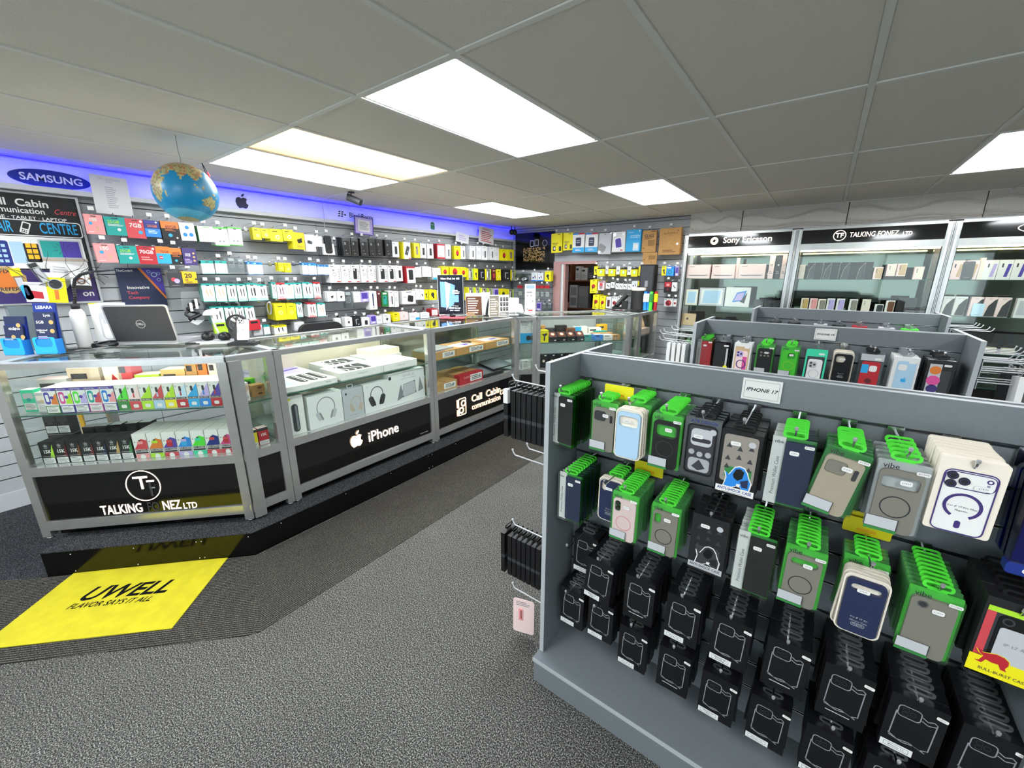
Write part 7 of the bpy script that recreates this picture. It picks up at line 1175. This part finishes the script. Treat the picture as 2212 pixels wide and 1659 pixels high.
for i in range(3):
    for j in range(4): b.rect(-.205+.026*i,-.187+.026*i,-.16+.04*j,-.138+.04*j,-.0036,'paleblue')
b.prism(rr(-.085,-.08,.06,.17,.006,2),-.0032,-.0028,'paleblue'); b.prism(rr(-.02,-.08,.07,.15,.006,2),-.0034,-.003,'softblack')
for i in range(2):
    for j in range(3): b.rect(-.045+.028*i,-.022+.028*i,-.13+.045*j,-.095+.045*j,-.0036,'amber')
b.prism(rr(.12,-.045,.21,.155,.008,3),-.0034,-.003,'lgrey'); b.rect(.025,.12,-.112,.022,-.0037,'teal'); b.rect(.12,.215,-.112,.022,-.0037,'violet'); b.rect(.0,.24,-.145,-.122,-.0034,'beige')
for k in range(9): a=k*.7; b.face([(.13,-.04),(.13+.05*math.cos(a),-.04+.05*math.sin(a)),(.13+.05*math.cos(a+.06),-.04+.05*math.sin(a+.06))],-.0040,'ink')
b.obj('picture',T)
for x,z,r in ((-.17,-.20,.092),(.175,-.185,.058)):
    b=MB(); n=24; b.face([(x+(r if k%2 else r*.93)*math.cos(2*PI*k/n),z+(r if k%2 else r*.93)*math.sin(2*PI*k/n)) for k in range(n)],-.0028,'gold'); b.face(circ(x,z,r*.68,20),-.0031,'orange'); b.obj('badge',T)
b=MB(); b.text('FIX',.036,-.17,-.145,-.0034,'ink',bold=.02); b.text('REFER',.032,-.17,-.262,-.0034,'ink',bold=.02); b.text('!!',.05,.175,-.185,-.0034,'ink',bold=.02); b.text('on',.06,.20,-.300,-.0028,'paper',bold=.02); b.obj('badge_lettering',T)
T=thing('company_poster','navy poster with orange stripe and white red lettering','poster',(XP+.004,.915,1.525),PI/2)
b=MB(); b.box(-.14,.14,-.001,.001,-.15,.15,'navy'); b.face([(.0,.15),(.14,.15),(.14,-.06)],-.0014,'violet'); b.face([(-.005,.15),(.015,.15),(.14,-.075),(.14,-.10)],-.0017,'orange'); 
for x,z,r in ((.09,.10,.02),(.115,.06,.014),(.06,.125,.012),(.12,.11,.012)): b.loop(circ(x,z,r,14),circ(x,z,r*.7,14),-.002,-.0017,'paleblue')
b.obj('sheet',T); b=MB(); b.text('TheCodeX',.022,-.085,.13,-.002,'paper',bold=.01); b.text('Innovative',.033,-.025,.0,-.002,'paper',bold=.015); b.text('Tech',.033,-.065,-.040,-.002,'pinkred',bold=.015); b.text('Company',.033,-.032,-.078,-.002,'pinkred',bold=.015); b.text('Our Services',.010,-.06,-.138,-.002,'pinkred'); b.obj('lettering',T); b=MB(); b.box(-.07,.12,-.012,.0,-.175,-.150,'lgrey'); b.box(-.05,.05,-.013,-.0121,-.17,-.155,'pinkred'); b.obj('clip_strip',T)
# packs and twigs in front of the posters
def pk(w,h,fn,name,lab,y,z,x=XL+.14,roll=0,cat='pack'):
    b=MB(); fn(b,w,h); put(b,name,lab,cat,(x,y,z),PI/2,None,rot=(0,roll,PI/2))
pk(.10,.19,lambda b,w,h:(b.box(-w/2,w/2,-.01,0,-h,-.02,'yellow'),b.box(-w/2,w/2,-.008,0,-.02,.012,'white'),b.loop(circ(0,-.065,.036,20),circ(0,-.065,.031,20),-.015,-.01,'lgrey'),b.face(circ(0,-.065,.031,18),-.0105,'dgrey'),b.rect(-.010,.010,-.17,-.105,-.0115,'orange')),'magnifier_pack','yellow pack with black magnifying glass by the posters',.435,1.625,roll=.08)
pk(.10,.13,lambda b,w,h:(b.box(-w/2,w/2,-.012,0,-h,0,'white'),b.face([(-.02,-.055),(.03,-.065),(.03,-.11),(-.012,-.105)],-.0125,'red'),b.rect(-w/2,w/2,-.02,-.008,-.0125,'lgrey')),'white_pouch','white pouch with dark red print by the posters',.335,1.575,roll=.05)
pk(.05,.14,lambda b,w,h:(b.box(-w/2,w/2,-.01,0,-.05,0,'yellow'),b.box(-w*.4,w*.4,-.008,0,-h,-.05,BAGM),b.rect(-.015,.015,-.12,-.06,-.009,'lgrey')),'tagged_bag','small clear bag with yellow tag by the round badge',.265,1.665,roll=-.1)
pk(.06,.10,lambda b,w,h:(b.prism(rr(0,-.05,w*.7,h,.02,4),-.012,0,'cyan'),b.rect(-.006,.006,-.07,-.02,-.0125,'navy')),'blue_pack','rounded blue blister beside the white pouch','%s'%0 and .285,1.560,roll=-.15)
pk(.13,.17,lambda b,w,h:(b.box(-w/2,w/2,-.006,0,-h,0,'paper'),b.lines(-.05,.03,-.12,-.02,6,-.0065,'inkfaint'),b.face([(.01,-.17),(.065,-.06),(.065,-.17)],-.0068,'navy')),'printed_sheet','white printed sheet with navy corner over the posters',.50,1.70,x=XL+.08,roll=.12)
pk(.10,.17,lambda b,w,h:(b.box(-w/2,w/2,-.012,0,-.08,0,'paper'),b.prism(rr(0,-.12,.10,.08,.03,5),-.04,0,'white'),b.prism(rr(0,-.15,.10,.03,.012,4),-.042,0,'softblack'),b.loop(circ(0,-.105,.022,18),circ(0,-.105,.015,18),-.046,-.04,'brown'),b.face(circ(0,-.105,.015,16),-.0405,'lgrey')),'gadget_pack','white gadget with brown ring in a clear pack',.565,1.685,x=XL+.11,roll=.05)
pk(.05,.16,lambda b,w,h:(b.box(-w/2,w/2,-.012,0,-h,0,BAGM),b.rect(-.015,.015,-.13,-.04,-.0125,'lgrey'),b.rect(-.02,.02,-.03,-.005,-.0125,'ink')),'cable_bag','clear bag of pale cable hanging slanted over posters',.345,1.70,roll=-.35)
b=MB(); random.seed(3)
for k in range(16):
    y0,z0=.30+.03*k*.9,1.60+.05*math.sin(k*2.1); P=[(0,y0,z0)]; a=random.uniform(-1.2,1.2)
    for q in range(4): a+=random.uniform(-.5,.5); P.append((P[-1][0]+.006,P[-1][1]+.04*math.sin(a),P[-1][2]+.035*math.cos(a)))
    b.tube(P,[.0022,.0019,.0015,.0011,.0008],'ink',5)
stuff(put(b,'dried_twigs','thin dark dried twigs spread over the posters','twigs',(XL+.16,0,0),0))
b=MB(); b.add([(-.06,0,0),(.06,0,0),(.075,-.01,-.12),(.06,-.02,-.24),(0,-.03,-.28),(-.06,-.02,-.23),(-.075,-.01,-.11)],[tuple(range(7))],BAGM); b.tube([(.04*math.sin(t*.9),-.02,-.08-.012*t) for t in range(14)],.016,'softblack',8); b.tube([(-.03+.03*math.sin(t*.7),-.015,-.10-.012*t) for t in range(12)],.012,'dgrey',8); b.box(-.03,-.01,-.042,-.040,-.16,-.09,'paper'); b.box(.01,.03,-.042,-.040,-.14,-.06,'paper'); put(b,'black_cable_bag','big clear bag of black adaptors hanging on slats','bag',(-4.22,1.17,1.49),PI/2,rot=(0,0,PI/2))
for i,(m,x) in enumerate((('lime',1.33),('orange',1.50),('red',1.60))):
    b=MB(); b.box(-.05,.05,-.03,0,-.09,0,m); b.rect(-.03,.03,-.03,-.01,-.0304,'softblack'); put(b,'low_pack','%s tub pack low behind the mushroom lamp'%('lime','orange','red')[i],'pack',(-4.20,x,1.22),PI/2)
# signs on the lit fascia
def fsign(lab,y,z,fn,cat='sign'):
    b=MB(); fn(b); put(b,'fascia_sign',lab,cat,(XL+.0312,y,z),PI/2)
fsign('dark blue oval sign with white capital lettering, fascia',.560,2.258,lambda b:(b.face(circ(0,0,.195,40,.058),-.001,'dkblue'),b.text('SAMSUNG',.064,.005,0,-.0016,'paper',bold=.02,wx=1.02)))
fsign('black fruit emblem on the blue lit fascia',1.745,2.275,lambda b:apple(b,0,-.01,.11,-.001,'ink'))
def bbs(b):
    for i,(x,z) in enumerate(((-.23,.02),(-.195,.02),(-.235,-.002),(-.2,-.002),(-.165,-.008),(-.24,-.024),(-.205,-.024))): b.face(rr(x,z,.024,.014,.005,3),-.001,'ink')
    b.text('BlackBerry',.075,.04,-.005,-.001,'ink',bold=.008,wx=.95)
fsign('black lettered sign with dot cluster on the fascia',2.94,2.275,bbs)
fsign('small green rounded emblem on the blue lit fascia',4.07,2.262,lambda b:(b.face(rr(0,-.012,.075,.06,.012,3),-.001,'dkgreen'),b.face([(.0375*math.cos(a*PI/12),.022+.034*math.sin(a*PI/12)) for a in range(13)],-.001,'dkgreen')))
fsign('dark blue capital lettering at the far end of fascia',5.12,2.268,lambda b:b.text('NOKIA',.085,0,0,-.001,'dkblue',bold=.01,wx=1.0))
def sheet(lab,y,z,w,h,m,fn,x=XL+.088,roll=0,tilt=.0,name='paper_notice'):
    b=MB(); b.box(-w/2,w/2,-.0006,.0006,-h/2,h/2,m); fn(b); put(b,name,lab,'notice',(x,y,z),PI/2,None,rot=(tilt,roll,PI/2))
sheet('white printed sheet hanging from fascia beside the oval sign',.845,2.19,.205,.265,'paper',lambda b:(b.text('TRE NUMBERS\n£30',.02,0,.10,-.001,'inkfaint'),b.lines(-.03,.03,-.09,.06,11,-.001,'inkfaint')),roll=.02)
sheet('certificate in a lilac border pinned over black lettering',2.965,2.165,.25,.19,'violet',lambda b:(b.rect(-.11,.11,-.085,.085,-.0009,'lilac'),b.rect(-.075,.075,-.062,.062,-.0012,'paper'),b.lines(-.06,.06,-.045,.045,7,-.0015,'inkgrey')),roll=.05)
sheet('curled pale notice hanging under the fascia',4.59,2.145,.27,.135,'paper',lambda b:b.lines(-.08,.08,-.04,.04,3,-.001,'lilac'),roll=.12)
sheet('white warning notice with red print at far end',5.13,2.215,.36,.24,'paper',lambda b:(b.text('WARNING',.04,-.01,.085,-.001,'pinkred',bold=.01),b.lines(-.13,.13,-.10,.06,6,-.001,'pinkred')),roll=.08)
b=MB(); b.tube([(0,0,0),(.004,.01,-.12),(.006,0,-.25),(.004,.01,-.5),(.006,0,-.9)],.0035,'lgrey',5); put(b,'wall_cable','thin grey cable running down the left wall','cable',(XL+.092,2.48,2.37),0)
# dark poster in the back left corner
T=thing('chain_poster','dark framed poster of heaped gold chain, back left corner','poster',(-3.935,5.885,2.005),0)
b=MB(); b.loop(rr(0,0,.77,.59,.002,1),rr(0,0,.75,.57,.002,1),-.010,.004,'dgrey'); b.obj('frame',T); b=MB(); b.box(-.375,.375,-.002,.002,-.285,.285,'gloss'); b.obj('sheet',T)
b=MB(); random.seed(5)
for k in range(240):
    x,z=random.uniform(-.22,.20),random.uniform(-.16,.06); r=.012; b.loop(circ(x,z,r,6,r*.6),circ(x,z,r*.6,6,r*.3),-.0026-.000005*k,-.0024,'gold')
b.loop(rr(-.05,.12,.08,.10,.01,2),rr(-.05,.12,.06,.08,.008,2),-.0026,-.0022,'lgrey'); b.loop(rr(.04,.13,.08,.10,.01,2),rr(.04,.13,.06,.08,.008,2),-.0026,-.0022,'lgrey'); b.loop(circ(.20,.12,.05,10),circ(.20,.12,.04,10),-.0026,-.0022,'inkgrey'); stuff(b.obj('chain_print',T))
# globe ball, cameras, hanging leads
T=thing('globe_ball','inflated globe ball hanging on a string from the ceiling','globe',(-3.03,.918,2.078),0)
LAND=[[(-17,15),(-5,35),(10,37),(33,31),(43,12),(51,11),(40,-5),(40,-16),(33,-28),(25,-34),(18,-33),(12,-15),(9,4),(-8,5)],[(-10,36),(0,44),(-4,48),(8,55),(10,64),(25,71),(60,69),(75,73),(110,76),(140,73),(178,68),(160,60),(142,53),(135,44),(122,39),(120,28),(108,20),(105,9),(100,14),(98,8),(94,18),(88,22),(80,14),(77,8),(72,19),(66,25),(57,26),(58,22),(52,16),(44,13),(35,28),(35,36),(27,37),(20,40),(12,44),(5,43)],[(114,-22),(122,-18),(130,-12),(136,-13),(140,-17),(142,-11),(146,-19),(153,-27),(150,-37),(143,-39),(136,-34),(128,-32),(115,-34)],[(44,-24),(44,-17),(49,-13),(50,-17),(47,-25)],[(96,5),(104,-6),(106,-5),(100,4)],[(110,1),(118,6),(117,-4),(111,-3)],[(131,-2),(141,-3),(150,-10),(140,-8)]]
def inland(lo,la):
    for P in LAND:
        ins=False; n=len(P)
        for i in range(n):
            x1,y1=P[i];x2,y2=P[i-1]
            if (y1>la)!=(y2>la) and lo<(x2-x1)*(la-y1)/(y2-y1)+x1: ins=not ins
        if ins: return True
    return la<-72
c('sea','#0f7fb0',.35); c('sealight','#3f9fc4',.35); c('land','#a7a173',.4); c('landdark','#8d7c52',.4); c('landred','#b0684a',.4)
V=[];nu,nv,R0=96,48,.155
for j in range(nv+1):
    for i in range(nu): th=PI*j/nv; ph=2*PI*i/nu; V.append((R0*math.sin(th)*math.cos(ph),R0*math.sin(th)*math.sin(ph),R0*math.cos(th)))
b=MB(); fs={}
for j in range(nv):
    for i in range(nu):
        lo=(360*(i+.5)/nu+180)%360-180; la=90-180*(j+.5)/nv; m='sea' if not inland(lo,la) else random.choice(('land','land','land','landdark','landred') if la>10 else ('land','land','landdark'))
        if m=='sea' and la<-50: m='sealight'
        fs.setdefault(m,[]).append((j*nu+i,(j+1)*nu+i,(j+1)*nu+(i+1)%nu,j*nu+(i+1)%nu))
b.v=list(V)
for m,F in fs.items():
    k=b.mi(m)
    for f in F: b.f.append(f); b.fm.append(k)
b.obj('ball',T,rot=(.15,-.10,math.radians(-20-80)),smooth=True)
b=MB()
for k in range(6):
    ph=k*PI/3+.2; b.tube([(R0*1.001*math.sin(t*PI/16)*math.cos(ph),R0*1.001*math.sin(t*PI/16)*math.sin(ph),R0*1.001*math.cos(t*PI/16)) for t in range(1,16)],.0008,'sealight',4)
b.obj('seam',T,rot=(.15,-.10,0)); b=MB(); b.tube([(0,0,R0),(.002,.003,R0+.02),(-.003,0,.22),(0,0,.297)],.0012,'ink',5); b.obj('string',T)
b=MB(); b.tube([(0,0,0),(.008,.01,-.03),(.012,.02,-.055)],.003,'ink',6); b.tube([(.012,.02,-.055),(.017,.028,-.085)],.006,'red',8); b.tube([(0,0,0),(-.004,.012,-.05),(0,.018,-.075)],.003,'ink',6); b.tube([(0,.018,-.075),(.010,.026,-.11)],.006,'yellow',8); b.tube([(-.004,.012,-.06),(-.024,.0,-.07)],.006,'white',8); put(b,'av_leads','short hanging lead ends with red yellow white plugs','cable',(-3.60,1.215,2.3735),0)
T=thing('security_camera','black security camera hanging from the ceiling','camera',(-3.69,2.42,2.373),.5)
b=MB(); b.plan(circ(0,0,.03,14),-.008,0,'softblack'); b.tube([(0,0,-.008),(-.01,.0,-.03),(.02,0,-.055)],.007,'dgrey',8); b.obj('bracket',T); b=MB(); b.tube([(-.04,0,-.045),(.085,0,-.095)],.027,'dgrey',14); b.tube([(.085,0,-.095),(.090,0,-.097)],.024,'gloss',14); b.tube([(-.04,.0,-.02),(.10,0,-.075)],.012,'softblack',6); b.obj('body',T)
for i,(y,dx) in enumerate(((5.50,-.015),(5.585,.02))):
    T=thing('spot_camera','%s of two small black cameras in the far corner'%('left','right')[i],'camera',(-4.12,y,2.373),0,'corner cameras'); b=MB(); b.tube([(0,0,0),(0,0,-.05)],.006,'softblack',8); b.obj('bracket',T); b=MB(); b.lathe([(.012,-.13),(.032,-.115),(.04,-.09),(.032,-.06),(.012,-.048)],'black',16); b.obj('body',T,smooth=True)
# yellow entrance mat
T=thing('door_mat','bright yellow mat with black italic lettering on the floor','mat',(-2.578,.644,.0045),0)
c('matyellow','#b9af0a',.85,noise=.12,nscale=14,bump=.3)
tl,br_,bl=(-3.131+2.578,.085-.644),(-2.223+2.578,.287-.644),(-2.776+2.578,-.272-.644)
b=MB(); b.plan([tl,bl,br_,(0,0)],0,.004,'matyellow'); b.obj('pile',T)
am=math.atan2(-tl[1],-tl[0]); c('matink','#0b0b0b',.9,spec=.1); b=MB(); b.textflat('UWELL',.135,0,.045,.0046,'matink',bold=.025,shear=.35,wx=.95); b.textflat('FLAVOR SAYS IT ALL',.048,-.02,-.035,.0046,'matink',bold=.02,shear=.35,wx=.85); b.obj('lettering',T,((tl[0]+br_[0])/2,(tl[1]+br_[1])/2,0),(0,0,am))
# hidden yellow edge strip on the far left side of vape counter
b=MB(); b.box(-.012,.012,-.005,.005,.0,.62,'amber'); put(b,'edge_strip','yellow edge strip behind the left post of vape counter','strip',(-3.80,.33,ZP+.002),.8)
